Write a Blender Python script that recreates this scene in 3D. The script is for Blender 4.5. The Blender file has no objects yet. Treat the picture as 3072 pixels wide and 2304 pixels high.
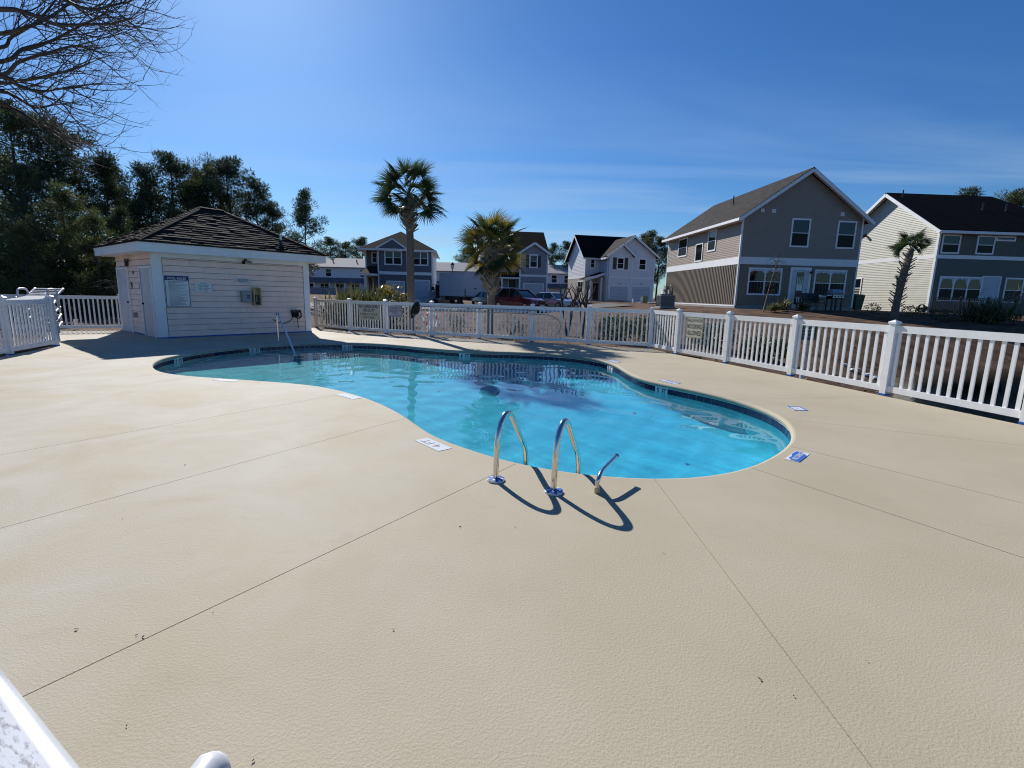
import bpy, math, random
import numpy as np
from mathutils import Vector, Matrix, Quaternion
from mathutils.geometry import tessellate_polygon
random.seed(7)
S = bpy.context.scene
COL = S.collection
R = math.radians

# ------------------------------------------------------------------ camera, sky, sun, exposure
CAM_H, FPX, PITCH, ROLL = 1.52, 1495.8, 0.176915, 0.023131
FW = Vector((0, math.cos(PITCH), -math.sin(PITCH)))
_u0 = Vector((0, math.sin(PITCH), math.cos(PITCH))); _r0 = Vector((1, 0, 0))
RT = math.cos(ROLL) * _r0 + math.sin(ROLL) * _u0
UP = -math.sin(ROLL) * _r0 + math.cos(ROLL) * _u0
EYE = Vector((0, 0, CAM_H))
cam = bpy.data.cameras.new('camera'); camo = bpy.data.objects.new('camera', cam); COL.objects.link(camo)
cam.sensor_fit = 'HORIZONTAL'; cam.sensor_width = 36.0; cam.lens = 36.0 * FPX / 3072
cam.clip_start = 0.05; cam.clip_end = 3000
camo.matrix_world = Matrix(((RT.x, UP.x, -FW.x, 0), (RT.y, UP.y, -FW.y, 0), (RT.z, UP.z, -FW.z, CAM_H), (0, 0, 0, 1)))
S.camera = camo

SUN_AZ, SUN_EL = 27.0, 33.0            # degrees left of +Y, above the horizon
SUN_DIR = Vector((-math.sin(R(SUN_AZ)) * math.cos(R(SUN_EL)), math.cos(R(SUN_AZ)) * math.cos(R(SUN_EL)), math.sin(R(SUN_EL))))
sl = bpy.data.lights.new('sun', 'SUN'); sl.energy = 4.8; sl.angle = R(0.53); sl.color = (1.0, 0.955, 0.89)
so = bpy.data.objects.new('sun', sl); COL.objects.link(so)
so.rotation_mode = 'QUATERNION'; so.rotation_quaternion = SUN_DIR.to_track_quat('Z', 'Y')

W = bpy.data.worlds.new('World'); S.world = W; W.use_nodes = True
nt = W.node_tree; nt.nodes.clear()
def wn(t, **k):
    n = nt.nodes.new(t)
    for a, b in k.items(): setattr(n, a, b)
    return n
out = wn('ShaderNodeOutputWorld'); bg = wn('ShaderNodeBackground'); bg.inputs['Strength'].default_value = 0.073
sky = wn('ShaderNodeTexSky', sky_type='NISHITA', sun_disc=False, sun_elevation=R(SUN_EL), sun_rotation=R(-SUN_AZ), altitude=0.0, air_density=1.0, dust_density=0.34, ozone_density=3.0)
hs = wn('ShaderNodeHueSaturation'); hs.inputs['Saturation'].default_value = 1.2; hs.inputs['Value'].default_value = 1.0
nt.links.new(sky.outputs[0], hs.inputs['Color'])
# thin cirrus: a high flat layer seen along the view direction
tc = wn('ShaderNodeTexCoord'); sep = wn('ShaderNodeSeparateXYZ'); nt.links.new(tc.outputs['Generated'], sep.inputs[0])
def math_(op, a, b=None, c=None):
    n = wn('ShaderNodeMath', operation=op)
    for i, v in enumerate((a, b, c)):
        if v is None: continue
        if isinstance(v, (int, float)): n.inputs[i].default_value = v
        else: nt.links.new(v, n.inputs[i])
    return n.outputs[0]
zz = math_('ADD', math_('MAXIMUM', sep.outputs[2], 0.0), 0.06)
cx = math_('DIVIDE', sep.outputs[0], zz); cy = math_('DIVIDE', sep.outputs[1], zz)
comb = wn('ShaderNodeCombineXYZ'); nt.links.new(cx, comb.inputs[0]); nt.links.new(cy, comb.inputs[1])
mp = wn('ShaderNodeMapping'); mp.inputs['Rotation'].default_value = (0, 0, R(-24)); mp.inputs['Scale'].default_value = (0.22, 0.80, 1); mp.inputs['Location'].default_value = (0.9, 2.3, 0)
nt.links.new(comb.outputs[0], mp.inputs[0])
nz = wn('ShaderNodeTexNoise'); nz.inputs['Scale'].default_value = 1.15; nz.inputs['Detail'].default_value = 7; nz.inputs['Roughness'].default_value = 0.52; nz.inputs['Distortion'].default_value = 0.7
nt.links.new(mp.outputs[0], nz.inputs['Vector'])
cr = wn('ShaderNodeValToRGB'); cr.color_ramp.elements[0].position = 0.47; cr.color_ramp.elements[1].position = 0.72
nt.links.new(nz.outputs['Fac'], cr.inputs[0])
mr = wn('ShaderNodeMapRange', clamp=True); mr.inputs[1].default_value = 0.02; mr.inputs[2].default_value = 0.10; nt.links.new(sep.outputs[2], mr.inputs[0])
mr2 = wn('ShaderNodeMapRange', clamp=True); mr2.inputs[1].default_value = 0.40; mr2.inputs[2].default_value = 0.16; nt.links.new(sep.outputs[2], mr2.inputs[0])
mask = math_('MULTIPLY', math_('MULTIPLY', cr.outputs[0], mr2.outputs[0]), math_('MULTIPLY', mr.outputs[0], 0.5))
mix = wn('ShaderNodeMix', data_type='RGBA'); nt.links.new(mask, mix.inputs[0]); tint = wn('ShaderNodeMix', data_type='RGBA', blend_type='MULTIPLY'); tint.inputs[0].default_value = 1.0; tint.inputs[7].default_value = (0.49, 0.735, 1.0, 1)      # the phone's white balance leans the whole sky blue
nt.links.new(hs.outputs[0], tint.inputs[6]); nt.links.new(tint.outputs[2], mix.inputs[6]); mix.inputs[7].default_value = (4.6, 6.0, 8.0, 1)
nt.links.new(mix.outputs[2], bg.inputs['Color']); nt.links.new(bg.outputs[0], out.inputs[0])

S.view_settings.view_transform = 'Standard'; S.view_settings.look = 'None'
S.view_settings.exposure = 0.42; S.view_settings.gamma = 1.0; S.view_settings.use_curve_mapping = False
S.render.engine = 'CYCLES'
S.cycles.max_bounces = 8; S.cycles.transparent_max_bounces = 24; S.cycles.use_denoising = True; S.cycles.denoising_prefilter = 'ACCURATE'
S.cycles.caustics_reflective = False; S.cycles.caustics_refractive = True; sl.cycles.is_caustics_light = True; S.cycles.filter_width = 1.1; S.cycles.sample_clamp_indirect = 4.0

# ------------------------------------------------------------------ measuring helpers: photo pixel -> place in the world
def ray(x, y): return RT * (x - 1536) - UP * (y - 1152) + FW * FPX
def gp(x, y, z=0.0):
    d = ray(x, y); return EYE + d * ((z - CAM_H) / d.z)
def at_y(x, y, Y):
    d = ray(x, y); return EYE + d * (Y / d.y)
def on_plane(x, y, P0, n):
    d = ray(x, y); return EYE + d * ((Vector(P0) - EYE).dot(n) / d.dot(n))
def z_at(P, x, y):
    """height at which the vertical line over P meets picture row y"""
    lo, hi = -5.0, min(60.0, max(3.0, P[1] * 2))
    for _ in range(50):
        m = (lo + hi) / 2; d = Vector((P[0], P[1], m)) - EYE
        if 1152 - FPX * d.dot(UP) / d.dot(FW) > y: lo = m
        else: hi = m
    return lo
def crop(x0, y0, s): return lambda x, y: (x0 + x / s, y0 + y / s)

# ------------------------------------------------------------------ materials
def mat(name, col, rough=0.6, var=0.12, scale=6.0, bump=0.0, bscale=60.0, metal=0.0, spec=0.5, col2=None, world=False, trans=0.0, detail=4, coat=0.0, stretch=None):
    m = bpy.data.materials.new(name); m.use_nodes = True
    t = m.node_tree; N = t.nodes; L = t.links
    p = N['Principled BSDF']
    p.inputs['Roughness'].default_value = rough; p.inputs['Metallic'].default_value = metal
    p.inputs['Specular IOR Level'].default_value = spec
    if coat: p.inputs['Coat Weight'].default_value = coat; p.inputs['Coat Roughness'].default_value = 0.05
    if world: src = N.new('ShaderNodeNewGeometry').outputs['Position']
    else: src = N.new('ShaderNodeTexCoord').outputs['Object']
    if stretch:
        mp = N.new('ShaderNodeMapping'); mp.inputs['Scale'].default_value = stretch; L.new(src, mp.inputs[0]); src = mp.outputs[0]
    if var > 0 or col2:
        n = N.new('ShaderNodeTexNoise'); n.inputs['Scale'].default_value = scale; n.inputs['Detail'].default_value = detail
        n.inputs['Roughness'].default_value = 0.6
        L.new(src, n.inputs['Vector'])
        r = N.new('ShaderNodeValToRGB'); r.color_ramp.elements[0].position = 0.32; r.color_ramp.elements[1].position = 0.68
        a = tuple(c * (1 - var) for c in col); b = tuple(min(1, c * (1 + var)) for c in (col2 or col))
        r.color_ramp.elements[0].color = (*a, 1); r.color_ramp.elements[1].color = (*b, 1)
        L.new(n.outputs['Fac'], r.inputs[0]); L.new(r.outputs[0], p.inputs['Base Color'])
    else: p.inputs['Base Color'].default_value = (*col, 1)
    if bump:
        n2 = N.new('ShaderNodeTexNoise'); n2.inputs['Scale'].default_value = bscale; n2.inputs['Detail'].default_value = 3
        L.new(src, n2.inputs['Vector'])
        bp = N.new('ShaderNodeBump'); bp.inputs['Distance'].default_value = bump; bp.inputs['Strength'].default_value = 1.0
        L.new(n2.outputs['Fac'], bp.inputs['Height']); L.new(bp.outputs[0], p.inputs['Normal'])
    if trans:
        # thin leaves let some light through
        o = N['Material Output']; tr = N.new('ShaderNodeBsdfTranslucent'); mx = N.new('ShaderNodeMixShader'); mx.inputs[0].default_value = trans
        c = p.inputs['Base Color']
        if c.is_linked: L.new(c.links[0].from_socket, tr.inputs[0])
        else: tr.inputs[0].default_value = c.default_value
        L.new(p.outputs[0], mx.inputs[1]); L.new(tr.outputs[0], mx.inputs[2]); L.new(mx.outputs[0], o.inputs[0])
    return m

def deck_material():
    m = bpy.data.materials.new('painted_concrete'); m.use_nodes = True
    t = m.node_tree; N = t.nodes; L = t.links; p = N['Principled BSDF']
    p.inputs['Roughness'].default_value = 0.8; p.inputs['Specular IOR Level'].default_value = 0.25
    pos = N.new('ShaderNodeNewGeometry').outputs['Position']
    def noise(sc, det, ro=0.55, st=None, dist=0.0):
        v = pos
        if st:
            mp = N.new('ShaderNodeMapping'); mp.inputs['Scale'].default_value = st; L.new(pos, mp.inputs[0]); v = mp.outputs[0]
        n = N.new('ShaderNodeTexNoise'); n.inputs['Scale'].default_value = sc; n.inputs['Detail'].default_value = det; n.inputs['Roughness'].default_value = ro; n.inputs['Distortion'].default_value = dist
        L.new(v, n.inputs['Vector']); return n.outputs['Fac']
    def ramp(f, a, b, ca=(0, 0, 0, 1), cb=(1, 1, 1, 1)):
        r = N.new('ShaderNodeValToRGB'); r.color_ramp.elements[0].position = a; r.color_ramp.elements[1].position = b
        r.color_ramp.elements[0].color = ca; r.color_ramp.elements[1].color = cb; L.new(f, r.inputs[0]); return r.outputs[0]
    def mixc(f, a, b):
        x = N.new('ShaderNodeMix'); x.data_type = 'RGBA'
        if isinstance(f, float): x.inputs[0].default_value = f
        else: L.new(f, x.inputs[0])
        for i, c in ((6, a), (7, b)):
            if isinstance(c, tuple): x.inputs[i].default_value = c
            else: L.new(c, x.inputs[i])
        return x.outputs[2]
    base = ramp(noise(0.9, 5), 0.3, 0.7, (0.385, 0.338, 0.240, 1), (0.435, 0.387, 0.284, 1))
    # chalky, scuffed paint where people walk: most of the left half
    sx = N.new('ShaderNodeSeparateXYZ'); L.new(pos, sx.inputs[0])
    side = N.new('ShaderNodeMapRange'); side.clamp = True; side.inputs[1].default_value = 0.5; side.inputs[2].default_value = -3.0; L.new(sx.outputs[0], side.inputs[0])
    chalk = ramp(noise(0.8, 6, 0.62, dist=0.6), 0.38, 0.66)
    mm = N.new('ShaderNodeMath'); mm.operation = 'MULTIPLY'; L.new(chalk, mm.inputs[0]); L.new(side.outputs[0], mm.inputs[1])
    m2 = N.new('ShaderNodeMath'); m2.operation = 'MULTIPLY'; L.new(mm.outputs[0], m2.inputs[0]); m2.inputs[1].default_value = 0.85
    c = mixc(m2.outputs[0], base, (0.48, 0.458, 0.405, 1))
    scuff = ramp(noise(2.4, 7, 0.7, (0.5, 1.4, 1), 1.2), 0.60, 0.80)
    s2 = N.new('ShaderNodeMath'); s2.operation = 'MULTIPLY'; L.new(scuff, s2.inputs[0]); s2.inputs[1].default_value = 0.8
    c = mixc(s2.outputs[0], c, (0.34, 0.295, 0.225, 1))
    fine = ramp(noise(130, 2), 0.3, 0.75, (0.92, 0.92, 0.92, 1), (1.06, 1.06, 1.06, 1))
    f2 = N.new('ShaderNodeMix'); f2.data_type = 'RGBA'; f2.blend_type = 'MULTIPLY'; f2.inputs[0].default_value = 1.0; L.new(c, f2.inputs[6]); L.new(fine, f2.inputs[7])
    L.new(f2.outputs[2], p.inputs['Base Color'])
    # knock-down texture: flattened splatter
    kd = ramp(noise(80, 4, 0.55), 0.44, 0.62)
    kd2 = noise(160, 2)
    ad = N.new('ShaderNodeMath'); ad.operation = 'MULTIPLY_ADD'; L.new(kd2, ad.inputs[0]); ad.inputs[1].default_value = 0.35; L.new(kd, ad.inputs[2])
    lo = noise(1.3, 3)
    ad2 = N.new('ShaderNodeMath'); ad2.operation = 'MULTIPLY_ADD'; L.new(lo, ad2.inputs[0]); ad2.inputs[1].default_value = 4.0; L.new(ad.outputs[0], ad2.inputs[2])
    bp = N.new('ShaderNodeBump'); bp.inputs['Distance'].default_value = 0.0005; L.new(ad2.outputs[0], bp.inputs['Height']); L.new(bp.outputs[0], p.inputs['Normal'])
    return m

def water_material(name, absorb, density, ripple, rscale, rough=0.0):
    m = bpy.data.materials.new(name); m.use_nodes = True
    t = m.node_tree; N = t.nodes; L = t.links; N.clear()
    o = N.new('ShaderNodeOutputMaterial')
    pos = N.new('ShaderNodeNewGeometry').outputs['Position']
    mp = N.new('ShaderNodeMapping'); mp.inputs['Scale'].default_value = (1.0, 1.6, 1); L.new(pos, mp.inputs[0])
    n1 = N.new('ShaderNodeTexNoise'); n1.inputs['Scale'].default_value = rscale; n1.inputs['Detail'].default_value = 3; n1.inputs['Distortion'].default_value = 0.6; L.new(mp.outputs[0], n1.inputs['Vector'])
    n2 = N.new('ShaderNodeTexNoise'); n2.inputs['Scale'].default_value = 0.35; n2.inputs['Detail'].default_value = 2; L.new(pos, n2.inputs['Vector'])
    r = N.new('ShaderNodeMapRange'); r.clamp = True; r.inputs[1].default_value = 0.40; r.inputs[2].default_value = 0.62; r.inputs[3].default_value = 0.25; r.inputs[4].default_value = 1.0; L.new(n2.outputs['Fac'], r.inputs[0])
    mu = N.new('ShaderNodeMath'); mu.operation = 'MULTIPLY'; L.new(n1.outputs['Fac'], mu.inputs[0]); L.new(r.outputs[0], mu.inputs[1])
    bp = N.new('ShaderNodeBump'); bp.inputs['Distance'].default_value = ripple; L.new(mu.outputs[0], bp.inputs['Height'])
    fr = N.new('ShaderNodeFresnel'); fr.inputs['IOR'].default_value = 1.33; L.new(bp.outputs[0], fr.inputs['Normal'])
    gl = N.new('ShaderNodeBsdfGlossy'); gl.inputs['Roughness'].default_value = rough; L.new(bp.outputs[0], gl.inputs['Normal'])
    tr = N.new('ShaderNodeBsdfTransparent')
    geo = N.new('ShaderNodeNewGeometry'); inv = N.new('ShaderNodeMath'); inv.operation = 'SUBTRACT'; inv.inputs[0].default_value = 1.0; L.new(geo.outputs['Backfacing'], inv.inputs[1])
    fm = N.new('ShaderNodeMath'); fm.operation = 'MULTIPLY'; L.new(fr.outputs[0], fm.inputs[0]); L.new(inv.outputs[0], fm.inputs[1])
    mx = N.new('ShaderNodeMixShader'); L.new(fm.outputs[0], mx.inputs[0]); L.new(tr.outputs[0], mx.inputs[1]); L.new(gl.outputs[0], mx.inputs[2]); L.new(mx.outputs[0], o.inputs['Surface'])
    va = N.new('ShaderNodeVolumeAbsorption'); va.inputs['Color'].default_value = (*absorb, 1); va.inputs['Density'].default_value = density; L.new(va.outputs[0], o.inputs['Volume'])
    return m

M = {}
M['deck'] = deck_material()
def pool_water_material():
    """clear water: refracts, mirrors by Fresnel, and takes out red over the depth of water below"""
    m = bpy.data.materials.new('pool_water'); m.use_nodes = True; t = m.node_tree; N = t.nodes; L = t.links; N.clear()
    o = N.new('ShaderNodeOutputMaterial'); geo = N.new('ShaderNodeNewGeometry'); sx = N.new('ShaderNodeSeparateXYZ'); L.new(geo.outputs['Position'], sx.inputs[0])
    mr = N.new('ShaderNodeMapRange'); mr.clamp = True; mr.inputs[1].default_value = -7.0; mr.inputs[2].default_value = 1.5; L.new(sx.outputs[0], mr.inputs[0])
    r = N.new('ShaderNodeMix'); r.data_type = 'RGBA'; L.new(mr.outputs[0], r.inputs[0]); r.inputs[6].default_value = (0.45, 0.85, 0.89, 1); r.inputs[7].default_value = (0.245, 0.79, 0.97, 1)
    fr = N.new('ShaderNodeFresnel'); fr.inputs['IOR'].default_value = 1.333; inv = N.new('ShaderNodeMath'); inv.operation = 'SUBTRACT'; inv.inputs[0].default_value = 1.0; L.new(geo.outputs['Backfacing'], inv.inputs[1])
    fm = N.new('ShaderNodeMath'); fm.operation = 'MULTIPLY'; L.new(fr.outputs[0], fm.inputs[0]); L.new(inv.outputs[0], fm.inputs[1])
    rf = N.new('ShaderNodeBsdfRefraction'); rf.inputs['IOR'].default_value = 1.333; rf.inputs['Roughness'].default_value = 0.0; L.new(r.outputs[2], rf.inputs['Color'])
    gl = N.new('ShaderNodeBsdfGlossy'); gl.inputs['Roughness'].default_value = 0.0; gl.inputs['Color'].default_value = (1, 1, 1, 1)
    mx = N.new('ShaderNodeMixShader'); L.new(fm.outputs[0], mx.inputs[0]); L.new(rf.outputs[0], mx.inputs[1]); L.new(gl.outputs[0], mx.inputs[2]); L.new(mx.outputs[0], o.inputs[0]); return m
M['water'] = pool_water_material()
M['pond'] = water_material('pond_water', (0.25, 0.45, 0.35), 2.5, 0.004, 7.0, 0.02)
M['plaster'] = mat('pool_plaster', (0.84, 0.86, 0.84), 0.7, 0.06, 7.0, 0.004, 12, world=True, detail=6)
M['wtile'] = mat('navy_tile', (0.008, 0.012, 0.05), 0.12, 0.25, 3.0, world=True)
M['grout'] = mat('white_grout', (0.55, 0.58, 0.56), 0.7, 0.05)
M['dtile'] = mat('white_tile', (0.72, 0.74, 0.74), 0.2, 0.04)
M['ink'] = mat('black_ink', (0.012, 0.012, 0.02), 0.5, 0.0)
M['navyink'] = mat('navy_ink', (0.02, 0.03, 0.14), 0.5, 0.05)
M['vinyl'] = mat('white_vinyl', (0.85, 0.85, 0.84), 0.35, 0.06, 5.0, spec=0.5)
M['tape'] = mat('blue_tape', (0.02, 0.11, 0.48), 0.55, 0.12, 20)
M['steel'] = mat('stainless_steel', (0.72, 0.70, 0.66), 0.13, 0.06, 30, metal=1.0)
M['pinkpaint'] = mat('pink_paint', (0.90, 0.69, 0.60), 0.6, 0.06, 3.0, 0.001, 40, world=True)
M['gapshade'] = mat('gap_shade_backing', (0.10, 0.08, 0.07), 0.9, 0.1)  # backing wall darkened so the gaps between boards read as shade lines
M['whitepaint'] = mat('white_paint', (0.83, 0.84, 0.85), 0.5, 0.05, 2.5, 0.0006, 60)
M['oldpaint'] = mat('scuffed_white_paint', (0.60, 0.60, 0.62), 0.55, 0.10, 4.0)
M['shinglegrey'] = mat('grey_shingle', (0.026, 0.024, 0.024), 0.9, 0.30, 3.0, 0.003, 90, col2=(0.042, 0.039, 0.038), spec=0.06, world=True)
M['shingleblack'] = mat('black_shingle', (0.010, 0.009, 0.010), 0.95, 0.2, 8.0, 0.004, 70, spec=0.06, world=True)
M['shinglebrown'] = mat('weathered_shingle', (0.032, 0.028, 0.027), 0.9, 0.2, 6.0, 0.004, 60, spec=0.06, world=True)
M['palegreyroof'] = mat('pale_roof_shingle', (0.27, 0.27, 0.28), 0.9, 0.1, 5.0, world=True)
M['tanlap'] = mat('taupe_vinyl', (0.30, 0.24, 0.19), 0.5, 0.05, 2.0)
M['tanbatten'] = mat('brown_vinyl', (0.20, 0.165, 0.125), 0.5, 0.05, 2.0)
M['sage'] = mat('sunlit_sage_vinyl', (0.52, 0.52, 0.44), 0.5, 0.05, 2.0)  # sage lightened in colour for the sunlit side wall
M['sageshade'] = mat('shaded_sage_vinyl', (0.085, 0.095, 0.08), 0.5, 0.05, 2.0)  # same sage with the front wall's shade put into the colour
M['slate'] = mat('slate_vinyl', (0.11, 0.115, 0.14), 0.55, 0.06, 1.5)
M['bluegrey'] = mat('blue_grey_vinyl', (0.26, 0.27, 0.32), 0.55, 0.05, 1.5)
M['housewhite'] = mat('white_vinyl_siding', (0.70, 0.71, 0.74), 0.5, 0.04, 1.5)
M['housetan'] = mat('beige_vinyl_siding', (0.40, 0.36, 0.31), 0.55, 0.05, 1.5)
M['garage'] = mat('grey_garage_door', (0.48, 0.53, 0.60), 0.5, 0.05, 1.0)
M['fence_grey'] = mat('grey_fence_vinyl', (0.30, 0.30, 0.33), 0.6, 0.05, 1.0)
M['glass'] = mat('window_glass', (0.006, 0.007, 0.008), 0.04, 0.0, spec=0.5)
M['screen'] = mat('insect_screen', (0.010, 0.011, 0.013), 0.35, 0.0, spec=0.15)
M['blind'] = mat('white_blind', (0.55, 0.60, 0.68), 0.6, 0.05)
M['blackpaint'] = mat('black_paint', (0.012, 0.012, 0.014), 0.4, 0.05)
M['rubber'] = mat('black_rubber', (0.015, 0.015, 0.016), 0.7, 0.1)
M['foundation'] = mat('concrete_foundation', (0.28, 0.27, 0.26), 0.85, 0.12, 4, world=True)
M['asphalt'] = mat('asphalt', (0.055, 0.055, 0.058), 0.9, 0.2, 3.0, 0.004, 80, world=True)
M['concrete'] = mat('pale_concrete', (0.42, 0.40, 0.37), 0.85, 0.1, 3.0, world=True)
M['lawn'] = mat('dormant_lawn', (0.062, 0.037, 0.024), 0.95, 0.30, 1.1, 0.03, 14, col2=(0.125, 0.080, 0.053), world=True, detail=9, spec=0.1)
M['mulch'] = mat('brown_mulch', (0.07, 0.04, 0.028), 0.95, 0.4, 16.0, 0.03, 30, col2=(0.15, 0.09, 0.06), world=True, spec=0.1)
M['litter'] = mat('dry_leaf_litter', (0.16, 0.10, 0.06), 0.9, 0.4, 9.0, col2=(0.20, 0.135, 0.09), world=True)
M['bark'] = mat('pine_bark', (0.075, 0.055, 0.045), 0.95, 0.3, 8.0, 0.02, 18)
M['palmbark'] = mat('palm_trunk', (0.17, 0.135, 0.105), 0.95, 0.25, 9.0, 0.012, 22, stretch=(1, 1, 3.5))
M['boot'] = mat('palm_boot', (0.26, 0.215, 0.175), 0.9, 0.3, 7.0, world=True)
M['twig'] = mat('grey_twig', (0.055, 0.045, 0.042), 0.8, 0.25, 6.0, world=True)
M['needle'] = mat('pine_needles', (0.034, 0.050, 0.018), 0.65, 0.35, 0.8, col2=(0.075, 0.098, 0.036), world=True, trans=0.25)
M['needle_b'] = mat('olive_needles', (0.050, 0.068, 0.018), 0.65, 0.35, 0.8, col2=(0.10, 0.115, 0.034), world=True, trans=0.3)
M['shrubleaf'] = mat('shrub_leaf', (0.035, 0.055, 0.018), 0.55, 0.4, 4.0, col2=(0.07, 0.10, 0.03), world=True, trans=0.25)
M['palmleaf'] = mat('palm_leaf', (0.032, 0.055, 0.018), 0.42, 0.3, 1.6, col2=(0.055, 0.085, 0.028), world=True, trans=0.28)
M['palmgold'] = mat('yellowing_palm_leaf', (0.085, 0.10, 0.020), 0.42, 0.3, 1.8, col2=(0.22, 0.17, 0.03), world=True, trans=0.35)
M['yuccaleaf'] = mat('yucca_leaf', (0.055, 0.075, 0.030), 0.4, 0.3, 2.0, col2=(0.14, 0.14, 0.05), world=True, trans=0.25)
M['dryblade'] = mat('dry_blade', (0.25, 0.21, 0.15), 0.8, 0.3, 2.0, world=True, trans=0.2)
M['redpaint'] = mat('dark_red_car_paint', (0.13, 0.008, 0.018), 0.25, 0.0, coat=1.0)
M['silver'] = mat('silver_car_paint', (0.42, 0.46, 0.52), 0.28, 0.0, metal=0.6, coat=0.8)
M['bluecar'] = mat('dark_blue_car_paint', (0.02, 0.03, 0.07), 0.25, 0.0, coat=1.0)
M['chrome'] = mat('bright_trim', (0.8, 0.8, 0.82), 0.12, 0.0, metal=1.0)
M['lamp'] = mat('clear_headlamp', (0.6, 0.62, 0.65), 0.08, 0.0)
M['taillamp'] = mat('red_lamp', (0.35, 0.01, 0.01), 0.15, 0.0)
M['signcream'] = mat('cream_sign', (0.60, 0.58, 0.44), 0.5, 0.06, 6)
M['signgrey'] = mat('pale_grey_sign', (0.55, 0.54, 0.60), 0.5, 0.04, 6)
M['signgreen'] = mat('green_sign', (0.02, 0.075, 0.045), 0.5, 0.05, 6)
M['maroon'] = mat('maroon_ink', (0.13, 0.025, 0.04), 0.5, 0.0)
M['greybox'] = mat('grey_box', (0.27, 0.30, 0.29), 0.5, 0.08, 12)
M['creambox'] = mat('yellowed_plastic', (0.58, 0.47, 0.24), 0.45, 0.08, 10)
M['brownwood'] = mat('brown_door', (0.045, 0.028, 0.02), 0.5, 0.1)
M['truckwhite'] = mat('truck_box_panel', (0.55, 0.53, 0.58), 0.5, 0.05, 2.0)
M['netblack'] = mat('black_net', (0.010, 0.012, 0.012), 0.8, 0.2, 40)
M['ringred'] = mat('faded_red_ring', (0.42, 0.07, 0.05), 0.5, 0.1, 8)
M['rope'] = mat('white_rope', (0.75, 0.73, 0.70), 0.8, 0.08, 30)
M['resin'] = mat('white_resin', (0.50, 0.52, 0.55), 0.42, 0.03, 5)
M['resintop'] = mat('twig_shadow_resin', (0.66, 0.68, 0.72), 0.5, 0.0, 9.0)
M['transformer'] = mat('green_utility_box', (0.10, 0.17, 0.11), 0.5, 0.06)
M['stone'] = mat('pale_stone', (0.5, 0.5, 0.48), 0.8, 0.2, 8)
M['leafdark'] = mat('fallen_leaf', (0.045, 0.035, 0.03), 0.8, 0.3, 20)
M['grill'] = mat('brushed_lid', (0.45, 0.48, 0.55), 0.3, 0.05, metal=0.7)

# twig shadows painted as dark speckles into the table top's colour
def _twig_shadows():
    t = M['resintop'].node_tree; N = t.nodes; L = t.links; p = N['Principled BSDF']
    tcn = N.new('ShaderNodeTexCoord'); mp = N.new('ShaderNodeMapping'); mp.inputs['Scale'].default_value = (16, 60, 16); mp.inputs['Rotation'].default_value = (0, 0, R(-30)); L.new(tcn.outputs['Object'], mp.inputs[0])
    n = N.new('ShaderNodeTexNoise'); n.inputs['Scale'].default_value = 1.6; n.inputs['Detail'].default_value = 4; n.inputs['Roughness'].default_value = 0.7; L.new(mp.outputs[0], n.inputs['Vector'])
    r = N.new('ShaderNodeValToRGB'); r.color_ramp.elements[0].position = 0.50; r.color_ramp.elements[1].position = 0.66
    r.color_ramp.elements[0].color = (0.50, 0.53, 0.58, 1); r.color_ramp.elements[1].color = (0.13, 0.13, 0.15, 1)
    L.new(n.outputs['Fac'], r.inputs[0]); L.new(r.outputs[0], p.inputs['Base Color'])
_twig_shadows()

# ------------------------------------------------------------------ object helpers
def tag(o, label=None, cat=None, group=None, kind=None):
    if label: o['label'] = label
    if cat: o['category'] = cat
    if group: o['group'] = group
    if kind: o['kind'] = kind
    return o
def thing(name, label, cat, loc=(0, 0, 0), rz=0.0, group=None):
    o = bpy.data.objects.new(name, None); COL.objects.link(o); o.location = loc; o.rotation_euler = (0, 0, rz); o.empty_display_size = 0.2
    return tag(o, label, cat, group)
def copy_tree(o, parent=None, link=True):
    c = o.copy(); COL.objects.link(c); c.parent = parent
    for ch in o.children: copy_tree(ch, c)
    return c
def inst(name, me, parent, mw=None, loc=None, rot=None):
    o = bpy.data.objects.new(name, me); COL.objects.link(o); o.parent = parent
    if mw is not None: o.matrix_basis = mw
    if loc is not None: o.location = loc
    if rot is not None: o.rotation_euler = rot
    return o

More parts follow.
